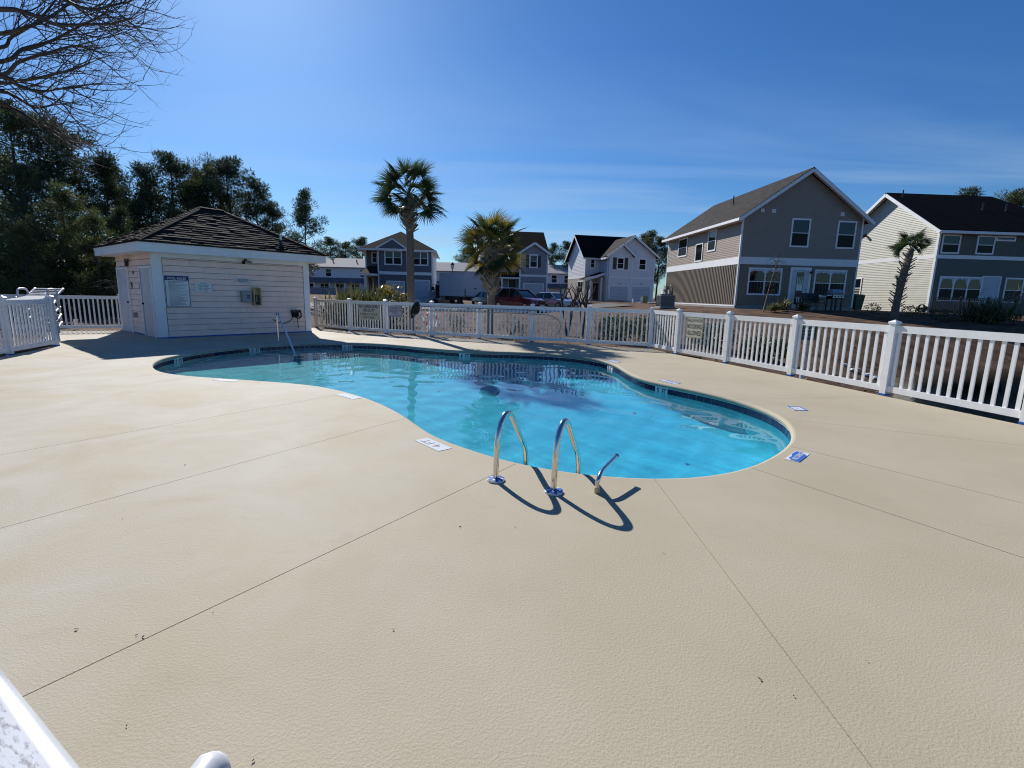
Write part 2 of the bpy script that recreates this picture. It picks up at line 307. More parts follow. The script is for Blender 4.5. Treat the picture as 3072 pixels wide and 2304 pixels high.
class MB:
    def __init__(s): s.v = []; s.f = []; s.mi = []; s.cur = 0
    def add(s, vs, fs):
        b = len(s.v); s.v += [tuple(p) for p in vs]; s.f += [tuple(b + i for i in f) for f in fs]; s.mi += [s.cur] * len(fs); return s
    def box(s, x0, x1, y0, y1, z0, z1):
        return s.add([(x0, y0, z0), (x1, y0, z0), (x1, y1, z0), (x0, y1, z0), (x0, y0, z1), (x1, y0, z1), (x1, y1, z1), (x0, y1, z1)],
                     [(0, 3, 2, 1), (4, 5, 6, 7), (0, 1, 5, 4), (1, 2, 6, 5), (2, 3, 7, 6), (3, 0, 4, 7)])
    def hexa(s, a, b):
        """two quads a (bottom) and b (top), same winding"""
        return s.add(list(a) + list(b), [(0, 3, 2, 1), (4, 5, 6, 7), (0, 1, 5, 4), (1, 2, 6, 5), (2, 3, 7, 6), (3, 0, 4, 7)])
    def beam(s, p, q, w, h, up=(0, 0, 1)):
        p, q = Vector(p), Vector(q); d = (q - p).normalized(); u = Vector(up)
        if abs(d.dot(u)) > 0.99: u = Vector((1, 0, 0))
        r = d.cross(u).normalized() * (w / 2); t = r.cross(d).normalized() * (h / 2)
        return s.hexa([p - r - t, p + r - t, q + r - t, q - r - t], [p - r + t, p + r + t, q + r + t, q - r + t])
    def tube(s, pts, rad, n=6, cap=True):
        pts = [Vector(p) for p in pts]; k = len(pts); rad = [rad] * k if isinstance(rad, (int, float)) else rad
        b = len(s.v); prev = None; fs = []
        for i, p in enumerate(pts):
            d = (pts[min(i + 1, k - 1)] - pts[max(i - 1, 0)])
            d = d.normalized() if d.length > 1e-9 else Vector((0, 0, 1))
            if prev is None:
                u = Vector((0, 0, 1)) if abs(d.z) < 0.9 else Vector((1, 0, 0)); r = d.cross(u).normalized()
            else:
                r = prev - d * prev.dot(d); r = r.normalized() if r.length > 1e-6 else d.orthogonal().normalized()
            prev = r; t = d.cross(r)
            for j in range(n):
                a = 2 * math.pi * j / n; s.v.append(tuple(p + (r * math.cos(a) + t * math.sin(a)) * rad[i]))
        for i in range(k - 1):
            for j in range(n):
                j2 = (j + 1) % n; fs.append((b + i * n + j, b + i * n + j2, b + (i + 1) * n + j2, b + (i + 1) * n + j))
        if cap: fs.append(tuple(b + j for j in range(n))[::-1]); fs.append(tuple(b + (k - 1) * n + j for j in range(n)))
        s.f += fs; s.mi += [s.cur] * len(fs); return s
    def lathe(s, prof, n=12, c=(0, 0, 0)):
        b = len(s.v); k = len(prof); fs = []
        for r, z in prof:
            for j in range(n):
                a = 2 * math.pi * j / n; s.v.append((c[0] + r * math.cos(a), c[1] + r * math.sin(a), c[2] + z))
        for i in range(k - 1):
            for j in range(n):
                j2 = (j + 1) % n; fs.append((b + i * n + j, b + i * n + j2, b + (i + 1) * n + j2, b + (i + 1) * n + j))
        fs.append(tuple(b + j for j in range(n))[::-1]); fs.append(tuple(b + (k - 1) * n + j for j in range(n)))
        s.f += fs; s.mi += [s.cur] * len(fs); return s
    def prism(s, poly, z0, z1):
        """poly: 2D list (may be concave); flat top and bottom, tessellated"""
        n = len(poly); b = len(s.v)
        s.v += [(p[0], p[1], z0) for p in poly] + [(p[0], p[1], z1) for p in poly]
        fs = []
        area = sum(poly[i][0] * poly[(i + 1) % n][1] - poly[(i + 1) % n][0] * poly[i][1] for i in range(n))
        for tri in tessellate_polygon([[Vector((p[0], p[1], 0)) for p in poly]]):
            a, c, d = [poly[i] for i in tri]
            ccw = (c[0] - a[0]) * (d[1] - a[1]) - (c[1] - a[1]) * (d[0] - a[0]) > 0
            t = tri if ccw else tri[::-1]
            fs.append(tuple(b + n + i for i in t)); fs.append(tuple(b + i for i in t)[::-1])
        for i in range(n):
            j = (i + 1) % n
            fs.append((b + i, b + j, b + n + j, b + n + i) if area > 0 else (b + j, b + i, b + n + i, b + n + j))
        s.f += fs; s.mi += [s.cur] * len(fs); return s
    def mesh(s, name, mats, smooth=False):
        me = bpy.data.meshes.new(name); me.from_pydata(s.v, [], s.f)
        for m in (mats if isinstance(mats, (list, tuple)) else [mats]): me.materials.append(m)
        if isinstance(mats, (list, tuple)): me.polygons.foreach_set('material_index', s.mi)
        if smooth: me.polygons.foreach_set('use_smooth', [True] * len(me.polygons))
        me.update(); return me
    def build(s, name, mats, parent=None, smooth=False, **k):
        o = bpy.data.objects.new(name, s.mesh(name, mats, smooth)); COL.objects.link(o)
        if parent is not None: o.parent = parent
        return tag(o, **k) if k else o
def smooth_by_angle(o, ang=35):
    me = o.data
    me.polygons.foreach_set('use_smooth', [True] * len(me.polygons))
    try: me.set_sharp_from_angle(angle=R(ang))
    except Exception: pass

def bezier_pts(pts, n=8):
    """Catmull-Rom through the points"""
    P = [Vector(p) for p in pts]; out_ = []
    for i in range(len(P) - 1):
        p0 = P[max(i - 1, 0)]; p1 = P[i]; p2 = P[i + 1]; p3 = P[min(i + 2, len(P) - 1)]
        for k in range(n):
            t = k / n; out_.append(0.5 * ((2 * p1) + (p2 - p0) * t + (2 * p0 - 5 * p1 + 4 * p2 - p3) * t * t + (3 * p1 - p0 - 3 * p2 + p3) * t ** 3))
    out_.append(P[-1]); return out_

_tcache = {}
def text_obj(body, w, h, parent, loc, material, flat=False, name='lettering', bold=0.0, rot=None):
    """lettering fitted into w x h, standing in the XZ plane (or lying flat), centred on loc"""
    c = bpy.data.curves.new('lettering', 'FONT'); c.body = body; c.size = 1; c.extrude = 0.0; c.offset = bold; c.resolution_u = 3; c.align_x = 'CENTER'; c.space_line = 0.95
    tmp = bpy.data.objects.new('tmp_lettering', c); me = bpy.data.meshes.new_from_object(tmp); bpy.data.objects.remove(tmp); bpy.data.curves.remove(c)
    n = len(me.vertices); co = np.empty(n * 3); me.vertices.foreach_get('co', co); co = co.reshape(n, 3)
    lo, hi = co.min(0), co.max(0); co = (co - (lo + hi) / 2) / np.maximum(hi - lo, 1e-6)
    o3 = np.zeros_like(co); o3[:, 0] = co[:, 0] * w
    if flat: o3[:, 1] = co[:, 1] * h
    else: o3[:, 2] = co[:, 1] * h
    me.vertices.foreach_set('co', o3.ravel()); me.materials.clear(); me.materials.append(material); me.name = 'lettering'; me.update()
    o = bpy.data.objects.new(name, me); COL.objects.link(o); o.parent = parent; o.location = loc
    if rot is not None: o.rotation_euler = rot
    return o

def smoothstep(a, b, x):
    t = min(1.0, max(0.0, (x - a) / (b - a))); return t * t * (3 - 2 * t)
def interp(x, xs, ys): return float(np.interp(x, xs, ys))

# ------------------------------------------------------------------ pool outline (world metres, clockwise seen from above)
RIM0 = "-7.04,9.62;-7.26,9.95;-7.45,10.34;-7.59,10.74;-7.61,11.28;-7.59,12.25;-7.36,12.97;-7.08,13.70;-6.45,14.40;-5.76,14.87;-5.21,14.96;-4.74,14.92;-4.10,14.86;-3.54,14.67;-2.95,14.30;-2.28,13.88;-1.66,13.57;-1.20,13.42;-0.80,13.40;-0.35,13.41;0.32,13.41;0.76,13.28;1.19,13.14;1.60,12.89;1.97,12.49;2.21,12.03;2.32,11.61;2.38,11.21;2.37,10.66;2.39,10.17;2.40,9.78;2.54,9.23;2.72,8.88;2.97,8.52;3.20,8.17;3.36,7.88;3.51,7.51;3.58,7.23;3.61,6.92;3.62,6.67;3.59,6.40;3.48,6.05;3.31,5.67;3.15,5.39;3.00,5.19;2.83,5.00;2.65,4.81;2.41,4.59;2.25,4.45;2.05,4.31;1.81,4.18;1.57,4.11;1.25,4.06;0.90,4.08;0.62,4.15;0.38,4.22;0.08,4.37;-0.19,4.58;-0.55,4.92;-0.77,5.12;-0.89,5.29;-1.10,5.68;-1.26,5.98;-1.56,6.44;-1.80,6.75;-2.12,7.13;-2.52,7.50;-2.82,7.73;-3.20,7.99;-3.68,8.14;-4.33,8.30;-4.97,8.43;-5.47,8.54;-5.92,8.66;-6.28,8.85;-6.64,9.15"
def resample(P, n):
    P = np.array(P); Q = np.vstack([P, P[:1]]); d = np.r_[0, np.cumsum(np.hypot(*(np.diff(Q, axis=0).T)))]
    s = np.linspace(0, d[-1], n, endpoint=False); return np.c_[np.interp(s, d, Q[:, 0]), np.interp(s, d, Q[:, 1])], d[-1]
_r = np.array([[float(a) for a in q.split(',')] for q in RIM0.split(';')])
RIM, _ = resample(_r, 420)
for _ in range(26): RIM = 0.5 * RIM + 0.25 * (np.roll(RIM, 1, 0) + np.roll(RIM, -1, 0))
RIM, RIMLEN = resample(RIM, 200)
def offset(P, d):
    t = np.roll(P, -1, 0) - np.roll(P, 1, 0); t /= np.hypot(t[:, 0], t[:, 1])[:, None]
    return P + np.c_[-t[:, 1], t[:, 0]] * d          # clockwise ring: the left-hand normal points away from the pool
NR = len(RIM)
WATER_Z = -0.165

# ------------------------------------------------------------------ deck outline (clockwise) and ground
FP = [(-8.15, 20.72), (-6.28, 19.28), (-4.69, 18.42), (-2.90, 17.80), (-1.16, 17.19), (0.62, 16.56), (2.42, 15.95), (4.20, 15.33)]   # posts of the back fence
FR = [(4.20, 15.33), (4.56, 13.86), (5.20, 12.10), (5.77, 10.24), (6.28, 8.28), (6.76, 6.38), (7.23, 4.50)]                           # posts of the pond-side fence
DECK = [(-9.3, -5.0), (-9.3, 5.0), (-10.1, 8.6), (-10.78, 10.6), (-11.45, 12.4), (-15.6, 16.3), (-13.42, 17.5), (-10.60, 14.94), (-7.60, 18.70), (-8.6, 19.9), (-8.15, 20.62)] \
    + [(x, y - 0.02) for x, y in FP[1:-1]] + [(4.16, 15.27)] + [(x - 0.10, y) for x, y in FR[1:]] + [(8.6, -1.0), (9.2, -5.0)]
DK = np.array(DECK)
def in_poly(x, y, P):
    c = False; n = len(P); j = n - 1
    for i in range(n):
        if (P[i][1] > y) != (P[j][1] > y) and x < (P[j][0] - P[i][0]) * (y - P[i][1]) / (P[j][1] - P[i][1]) + P[i][0]: c = not c
        j = i
    return c
def dist_poly(x, y, P):
    A = np.asarray(P); B = np.roll(A, -1, 0); d = B - A; q = np.array([x, y]) - A
    t = np.clip((q * d).sum(1) / (d * d).sum(1), 0, 1); r = q - d * t[:, None]; return float(np.sqrt((r * r).sum(1).min()))
def pond_d(x, y):
    """metres (roughly) outside the pond's edge"""
    u = ((x - 22.5) / 12.2, (y - 8.0) / 10.2); r = math.hypot(*u)
    return (r - 1) * 10.5
POND_Z = -0.78
def ground_z(x, y):
    tl = interp(y, [14, 18, 27, 36, 50, 56, 66, 100, 200], [-0.07, -0.05, 0.06, 0.18, 0.30, 0.45, 0.85, 1.0, 1.2])
    tr = interp(y, [4, 12, 17, 29, 40, 66, 100, 200], [-0.10, -0.10, 0.12, 1.0, 0.98, 0.95, 1.0, 1.2])
    t = tl + (tr - tl) * smoothstep(1, 12, x)
    if x > 5:
        d = pond_d(x, y)
        if d < 7: t = -1.3 + (t + 1.3) * smoothstep(-2.2, 6.0, d) if d > -2.2 else -1.3
        rx = x - interp(y, [4.5, 15.3], [7.23, 4.2])                        # the bank starts right at the fence
        if rx < 1.2: t = max(t, -0.16 - 0.10 * max(0, rx))
    return t
xs = np.r_[-400, -250, -150, -100, -75, np.arange(-60, -18, 3.0), np.arange(-18, 16, 0.45), np.arange(16, 45, 1.2), np.arange(45, 75, 4), 90, 120, 180, 280, 420]
ys = np.r_[-200, -100, -50, -25, -12, np.arange(-7, 24, 0.45), np.arange(24, 70, 1.2), np.arange(70, 120, 5), 140, 180, 260, 400, 700]
mb = MB(); gv = []
for yy in ys:
    for xx in xs:
        zg = ground_z(xx, yy)
        if in_poly(xx, yy, DECK):
            dd = dist_poly(xx, yy, DK); zg = min(zg, -0.10) if dd < 0.5 else -2.6
        else: zg += 0.03 * math.sin(xx * 1.7 + yy) * math.sin(yy * 1.3)
        gv.append((xx, yy, zg))
nx = len(xs); gf = [(j * nx + i, j * nx + i + 1, (j + 1) * nx + i + 1, (j + 1) * nx + i) for j in range(len(ys) - 1) for i in range(nx - 1)]
mb.add(gv, gf); go = mb.build('ground', M['lawn'], smooth=True); tag(go, 'dormant brown lawn and banks around the pool and houses', 'ground', kind='structure')

# pond
mb = MB(); pts = [(22.5 + 14 * math.cos(a), 8.0 + 11.5 * math.sin(a)) for a in np.linspace(0, 2 * math.pi, 48, endpoint=False)]
mb.prism(pts, POND_Z - 1.2, POND_Z); tag(mb.build('pond', M['pond']), 'dark green pond behind the white fence', 'pond', kind='structure')

# parking lot and street
def sheet(name, x0, x1, y0, y1, m, dz, label, cat, nx_=24, ny_=6):
    mb = MB(); v = []
    for j in range(ny_ + 1):
        for i in range(nx_ + 1):
            x = x0 + (x1 - x0) * i / nx_; y = y0 + (y1 - y0) * j / ny_; v.append((x, y, ground_z(x, y) + dz))
    mb.add(v, [(j * (nx_ + 1) + i, j * (nx_ + 1) + i + 1, (j + 1) * (nx_ + 1) + i + 1, (j + 1) * (nx_ + 1) + i) for j in range(ny_) for i in range(nx_)])
    return tag(mb.build(name, m), label, cat, kind='structure')
sheet('parking_lot', -34, 9.5, 39.5, 50, M['asphalt'], 0.06, 'asphalt parking lot behind the lawn', 'parking lot', 40, 10)
sheet('driveway', 13.2, 20.5, 52, 65, M['concrete'], 0.07, 'pale driveway before the white house', 'driveway', 8, 10)
sheet('mulch_strip', 4.6, 9.6, 2.0, 15.2, M['mulch'], -3.0, 'brown mulch strip', 'mulch') if False else None

# ------------------------------------------------------------------ deck slabs split at the saw cuts
# each cut: (picture point far from the pool, picture point at the pool edge)
CUTS = [((0, 1365), (1040, 1177)), ((0, 1585), (1229, 1258)), ((83, 2083), (1546, 1388)), ((2618, 2304), (1962, 1438)), ((3072, 1674), (2257, 1398)), ((3072, 1510), (2390, 1345)),
        ((3072, 1337), (2352, 1256)), ((2644, 1189), (2320, 1197)), ((2050, 1090), (1852, 1098)), ((0, 1172), (475, 1122))]
cutw = []
for a, b in CUTS:
    A = gp(*a); B = gp(*b); cutw.append((np.array(A[:2]), np.array(B[:2])))
cutw.append((np.array((-11.3, 12.25)), np.array((-7.5, 10.6))))
cutw.append((np.array((-9.5, 16.0)), np.array((-6.5, 14.35))))
cutw.append((np.array((-5.3, 18.8)), np.array((-4.6, 14.9))))
cutw.append((np.array((-1.0, 17.2)), np.array((-0.45, 13.4))))
def ray_poly(o, d, P):
    best = None; n = len(P)
    for i in range(n):
        a = np.array(P[i]); e = np.array(P[(i + 1) % n]) - a; den = d[0] * e[1] - d[1] * e[0]
        if abs(den) < 1e-9: continue
        q = a - o; t = (q[0] * e[1] - q[1] * e[0]) / den; u = (q[0] * d[1] - q[1] * d[0]) / den
        if t > 1e-4 and 0 <= u < 1 and (best is None or t < best[0]): best = (t, i + u)
    return best
RIMS = offset(RIM, 0.045)                                                    # where flat deck turns into the rounded nose
cuts = []
for far, near in cutw:
    k = int(np.argmin(((RIMS - near) ** 2).sum(1))); o = RIMS[k]; d = far - o; d /= np.linalg.norm(d)
    t, s_ = ray_poly(o, d, DECK); cuts.append((k, o, o + d * t, s_, np.array((-d[1], d[0]))))
cuts.sort(key=lambda c: c[0])
deck_root = tag(thing('pool_deck', 'cream painted concrete pool deck with saw cut joints', 'pool deck'), kind='structure')
basin = tag(thing('pool_basin', 'kidney shaped in-ground swimming pool', 'swimming pool'), kind='structure')
GAP = 0.003; nD = len(DECK)
def nose(ks):
    """rounded coping nose along the rim indices ks"""
    prof = [(0.045, 0.0), (0.022, -0.004), (0.006, -0.016), (0.0, -0.034), (0.002, -0.055), (0.014, -0.072), (0.05, -0.078), (0.05, -0.03)]
    t = np.roll(RIM, -1, 0) - np.roll(RIM, 1, 0); t /= np.hypot(t[:, 0], t[:, 1])[:, None]; nn = np.c_[-t[:, 1], t[:, 0]]
    mb = MB(); v = []
    for k in ks:
        for d, z in prof: v.append((RIM[k][0] + nn[k][0] * d, RIM[k][1] + nn[k][1] * d, z))
    q = len(prof); f = [(i * q + j, i * q + j + 1, (i + 1) * q + j + 1, (i + 1) * q + j) for i in range(len(ks) - 1) for j in range(q - 1)]
    f += [tuple(range(q)), tuple(range((len(ks) - 1) * q, len(ks) * q))[::-1]]
    return mb.add(v, f)
for i in range(len(cuts)):
    k0, o0, e0, s0, n0 = cuts[i]; k1, o1, e1, s1, n1 = cuts[(i + 1) % len(cuts)]
    ks = list(range(k0, k1 + 1)) if k1 > k0 else list(range(k0, NR)) + list(range(0, k1 + 1))
    ss = s1 if s1 > s0 else s1 + nD
    outer = [tuple(DECK[j % nD]) for j in range(math.floor(s0) + 1, math.floor(ss) + 1)]
    mid = RIMS[ks[len(ks) // 2]]
    g0 = n0 if n0.dot(mid - o0) > 0 else -n0; g1 = n1 if n1.dot(mid - o1) > 0 else -n1
    poly = [tuple(e0 + g0 * GAP)] + outer + [tuple(e1 + g1 * GAP), tuple(o1 + g1 * GAP)] + [tuple(RIMS[k]) for k in ks[1:-1]][::-1] + [tuple(o0 + g0 * GAP)]
    MB().prism(poly, -0.12, 0.0).build('slab', M['deck'], deck_root)
    o = nose(ks).build('coping', M['deck'], basin); smooth_by_angle(o, 50)

# ------------------------------------------------------------------ pool shell, tiles, steps, water
WALL = offset(RIM, 0.022)
def floor_z(x, y): return -interp(x, [-8, -4, 0, 4], [0.92, 1.02, 1.40, 1.55])
mb = MB(); v = []; f = []
rings = [(0.0, -0.05), (0.0, -0.24), (0.012, -0.245), (0.012, None), (-0.05, 'cove'), (-0.16, 'floor')]
for d, z in rings:
    P = offset(WALL, d)
    for p in P:
        fz = floor_z(*p); v.append((p[0], p[1], z if isinstance(z, float) else (fz + 0.16 if z is None else fz + 0.04 if z == 'cove' else fz - 0.005)))
for r_ in range(len(rings) - 1):
    for k in range(NR):
        k2 = (k + 1) % NR; f.append((r_ * NR + k, r_ * NR + k2, (r_ + 1) * NR + k2, (r_ + 1) * NR + k))
mb.add(v, f); o = mb.build('shell', M['plaster'], basin); smooth_by_angle(o, 60)
mb = MB(); gx = np.arange(-8.0, 4.01, 0.3); gy = np.arange(3.8, 15.3, 0.3)
mb.add([(x, y, floor_z(x, y)) for y in gy for x in gx], [(j * len(gx) + i, j * len(gx) + i + 1, (j + 1) * len(gx) + i + 1, (j + 1) * len(gx) + i) for j in range(len(gy) - 1) for i in range(len(gx) - 1)])
mb.build('pool_floor', M['plaster'], basin, smooth=True)
# entry steps below the handrail
sc_ = gp(*(873, 1030)); stc = Vector((-5.9, 14.95, 0))
for rr, zt in ((0.75, -0.40), (1.25, -0.60), (1.75, -0.78)):
    mb = MB(); seg = [(stc.x + rr * math.cos(a), stc.y + rr * math.sin(a)) for a in np.linspace(math.pi * 1.05, math.pi * 2.02, 28)]
    mb.prism(seg, -1.4, zt); st = mb.build('step', M['plaster'], basin)
    mb = MB()
    for a, b in zip(seg[:-1], seg[1:]): mb.beam((a[0], a[1], zt + 0.003), (b[0], b[1], zt + 0.003), 0.05, 0.012)
    mb.build('step_edge', M['wtile'], st)
# waterline tiles, one by one, with white depth tiles let in
mt = MB().box(-0.0735, 0.0735, -0.006, 0.010, -0.0735, 0.0735).mesh('tile', M['wtile'])
mwh = MB().box(-0.0735, 0.0735, -0.008, 0.010, -0.0735, 0.0735).mesh('depth_tile', M['dtile'])
marks = []
zC = crop(440, 1000, 3.95); zA = crop(1350, 1000, 4.0218); zB = crop(1900, 1080, 4.0218); zD = crop(940, 1000, 4.809)
for q, s_ in ((zC(345, 325), '2'), (zC(1345, 205), '3'), (zD(390, 200), '3'), (zA(110, 270), '4'), (zA(1895, 410), '5'), (zB(330, 360), '5')):
    w = gp(*q, -0.13); marks.append((np.array((w.x, w.y)), s_))
nt_ = int(RIMLEN / 0.153); TP, _ = resample(WALL, nt_)
tt = np.roll(TP, -1, 0) - np.roll(TP, 1, 0)
white = {}
for mpos, s_ in marks:
    k = int(np.argmin(((TP - mpos) ** 2).sum(1))); white[k % nt_] = s_; white[(k + 1) % nt_] = 'FT'
for k in range(nt_):
    a = math.atan2(tt[k][1], tt[k][0])            # clockwise ring: the pool is on the right, so local -Y looks at the water
    o = inst('tile', mwh if k in white else mt, basin, loc=(TP[k][0], TP[k][1], -0.157 - 0.001 * (k % 2)), rot=(0, 0, a))
    if k in white:
        o.name = 'depth_tile'; t_ = white[k]
        text_obj(t_, 0.055 if t_ != 'FT' else 0.095, 0.10, o, (0.0, -0.0095, 0.012), M['ink'], bold=0.025)
# water surface: a fine sheet with small waves, its rim hidden in the wall
def build_water():
    P = offset(WALL, 0.004); st = 0.05; gx = np.arange(-7.9, 4.0, st); gy = np.arange(3.9, 15.2, st); rng = np.random.RandomState(4); X, Y = np.meshgrid(gx, gy); Z = np.zeros_like(X)
    for k in range(40):
        lam = rng.uniform(0.16, 0.95); a = rng.uniform(0, 2 * np.pi); amp = 0.00095 * lam * rng.uniform(0.5, 1.0)
        Z += amp * np.sin(2 * np.pi / lam * (X * np.cos(a) + Y * np.sin(a)) + rng.uniform(0, 6.28) + 0.6 * np.sin(X * 0.9 + k) + 0.5 * np.cos(Y * 0.8 + 2 * k))
    Z *= np.clip(0.62 + 0.3 * np.sin(X * 0.55 + 1.0) * np.sin(Y * 0.5) + 0.55 * np.exp(-((X - 0.6) ** 2 / 4 + (Y - 5.6) ** 2 / 3)), 0.2, 1.2)      # livelier where the return jet stirs it, by the ladder
    inside = np.zeros(X.shape, bool); px, py = P[:, 0], P[:, 1]; j = len(P) - 1
    for i in range(len(P)):
        inside ^= ((py[i] > Y) != (py[j] > Y)) & (X < (px[j] - px[i]) * (Y - py[i]) / (py[j] - py[i] + 1e-12) + px[i]); j = i
    ins = inside.copy()
    for dx in (-1, 0, 1):
        for dy in (-1, 0, 1): ins |= np.roll(np.roll(inside, dx, 1), dy, 0)
    idx = -np.ones(X.shape, int); idx[ins] = np.arange(ins.sum()); v = np.c_[X[ins], Y[ins], Z[ins] + WATER_Z]
    f = [(int(idx[a, b]), int(idx[a, b + 1]), int(idx[a + 1, b + 1]), int(idx[a + 1, b])) for a in range(len(gy) - 1) for b in range(len(gx) - 1) if ins[a, b] and ins[a, b + 1] and ins[a + 1, b + 1] and ins[a + 1, b]]
    mb = MB(); mb.add(v.tolist(), f); o = mb.build('pool_water', M['water'], smooth=True); o.cycles.is_caustics_caster = True
    return tag(o, 'clear turquoise water in the kidney shaped pool', 'water', kind='structure')
build_water()
for o in basin.children:
    if o.name.split('.')[0] in ('shell', 'pool_floor', 'step'): o.cycles.is_caustics_receiver = True

# ------------------------------------------------------------------ white vinyl fences
POST = MB().box(-0.051, 0.051, -0.051, 0.051, -0.08, 1.20).mesh('post', M['vinyl'])
CAPM = MB().add([(-0.066, -0.066, 1.195), (0.066, -0.066, 1.195), (0.066, 0.066, 1.195), (-0.066, 0.066, 1.195), (-0.066, -0.066, 1.225), (0.066, -0.066, 1.225), (0.066, 0.066, 1.225), (-0.066, 0.066, 1.225), (0, 0, 1.262)],
                [(3, 2, 1, 0), (0, 1, 5, 4), (1, 2, 6, 5), (2, 3, 7, 6), (3, 0, 4, 7), (4, 5, 8), (5, 6, 8), (6, 7, 8), (7, 4, 8)]).mesh('cap', M['vinyl'])
TAPE = MB().box(-0.056, 0.056, -0.056, 0.056, 0.001, 0.03).mesh('tape', M['tape'])
PICK = MB().box(-0.023, 0.023, -0.012, 0.012, 0.13, 1.10).mesh('picket', M['vinyl'])
def fence(name, label, pts, npk=13, group=None, first=True, last=True, tape=True, zs=None, pickets=None):
    root = thing(name, label, 'fence', group=group)
    for i, (x, y) in enumerate(pts):
        if (i == 0 and not first) or (i == len(pts) - 1 and not last): pass
        else:
            a = pts[min(i + 1, len(pts) - 1)]; b = pts[max(i - 1, 0)]; ang = math.atan2(a[1] - b[1], a[0] - b[0])
            p = inst('post', POST, root, loc=(x, y, 0), rot=(0, 0, ang)); inst('cap', CAPM, p)
            if tape: inst('tape', TAPE, p)
        if i < len(pts) - 1:
            x2, y2 = pts[i + 1]; d = Vector((x2 - x, y2 - y, 0)); L_ = d.length; d.normalize(); ang = math.atan2(d.y, d.x)
            c = Vector((x, y, 0)) + d * (L_ / 2); h = L_ / 2 - 0.05
            for z0, z1 in ((0.065, 0.165), (1.055, 1.165)):
                inst('rail', MB().box(-h, h, -0.026, 0.026, z0, z1).mesh('rail', M['vinyl']), root, loc=c, rot=(0, 0, ang))
            n = pickets[i] if pickets else npk
            for k in range(n):
                q = Vector((x, y, 0)) + d * (0.05 + (L_ - 0.1) * (k + 0.5) / n); inst('picket', PICK, root, loc=q, rot=(0, 0, ang))
    return root
fence('picket_fence', 'white picket fence along the back of the pool with the cream lifeguard sign', FP, 13)
fence('picket_fence', 'white picket fence beside the dark pond, running from the back corner towards the viewer', FR, 13, first=False, pickets=[10, 13, 13, 13, 13, 13])
fence('picket_fence', 'white picket fence between the pool hut and the stacked loungers, pines behind', [(-13.66, 17.50), (-15.50, 16.62), (-17.35, 15.75)], 15)
fence('picket_fence', 'shaded white picket fence by the stacked loungers, seen almost end on', [(-11.42, 12.40), (-10.80, 10.62), (-10.15, 8.76), (-9.5, 6.9)], 14)

# ------------------------------------------------------------------ pool hut
class Frame:
    """local axes of a building: x along the front, y into its depth, z up"""
    def __init__(s, P0, az): s.o = Vector(P0); s.a = R(az); s.m = Matrix.Rotation(s.a, 3, 'Z'); s.mi = s.m.transposed()
    def loc(s, w): return s.mi @ (Vector(w) - s.o)
    def wor(s, l): return s.o + s.m @ Vector(l)
    def L(s, px, py, face='front', off=0.0):
        """where the sight line through a photo pixel meets a plane of the building"""
        n = s.m @ (Vector((0, 1, 0)) if face in ('front', 'back') else Vector((1, 0, 0)))
        p0 = s.wor((0, off, 0) if face in ('front', 'back') else (off, 0, 0)); return s.loc(on_plane(px, py, p0, n))
def fbox(mb, face, off, u0, u1, z0, z1, o0, o1):
    """box on a wall face: u along it, z up, o outwards"""
    if u0 > u1: u0, u1 = u1, u0
    if face == 'front': mb.box(u0, u1, off - o1, off - o0, z0, z1)
    elif face == 'back': mb.box(u0, u1, off + o0, off + o1, z0, z1)
    elif face == 'left': mb.box(off - o1, off - o0, u0, u1, z0, z1)
    else: mb.box(off + o0, off + o1, u0, u1, z0, z1)
    return mb
def fpt(face, off, u, z, o=0.0):
    return (u, off - o, z) if face == 'front' else (u, off + o, z) if face == 'back' else (off - o, u, z) if face == 'left' else (off + o, u, z)
def urect(fr, face, off, conv, tl, br):
    a = fr.L(*conv(*tl), face, off); b = fr.L(*conv(*br), face, off)
    ua, ub = (a.x, b.x) if face in ('front', 'back') else (a.y, b.y)
    return min(ua, ub), max(ua, ub), min(a.z, b.z), max(a.z, b.z)

HF = Frame((-10.495, 14.824, 0), 50.5); HW, HD, HH = 4.72, 3.90, 2.50
hut = thing('pool_hut', 'small pale pink pool house with a dark hip roof and white trim', 'pool house', HF.o, HF.a)
z3 = crop(280, 620, 3.16)
MB().box(0, HW, 0.0, HD, -0.1, HH).build('wall', M['gapshade'], hut)
# lapped boards, piece by piece
def board(face, off, u0, u1, z0, z1):
    mb = MB(); a, b = 0.024, 0.004
    q = [fpt(face, off, u0, z0, 0.001), fpt(face, off, u1, z0, 0.001), fpt(face, off, u1, z0, a), fpt(face, off, u0, z0, a)]
    t = [fpt(face, off, u0, z1, 0.001), fpt(face, off, u1, z1, 0.001), fpt(face, off, u1, z1, b), fpt(face, off, u0, z1, b)]
    mb.hexa(q, t); mb.build('plank', M['pinkpaint'], hut)
rb = random.Random(3); row = 0.176; nrow = 14
for i in range(nrow):
    z0 = 0.04 + i * row; z1 = min(z0 + row - 0.011, HH - 0.14)
    c = [0.22] + sorted(rb.uniform(0.8, HW - 0.8) for _ in range(rb.choice((1, 1, 2)))) + [HW - 0.20]
    for a, b in zip(c[:-1], c[1:]): board('front', 0.0, a + 0.002, b - 0.004, z0, z1)
    board('left', 0.0, 0.10, HD - 0.02, z0, min(z0 + row - 0.011, HH - 0.003))
mb = MB(); mb.box(-0.032, 0.20, -0.034, 0.0, 0, HH - 0.002).box(HW - 0.19, HW + 0.022, -0.034, 0.0, 0, HH - 0.002).box(-0.036, 0.0, 0.001, 0.12, 0, HH - 0.003).box(0.20, HW - 0.19, -0.033, 0.0, HH - 0.13, HH - 0.003)
mb.build('trim', M['whitepaint'], hut)
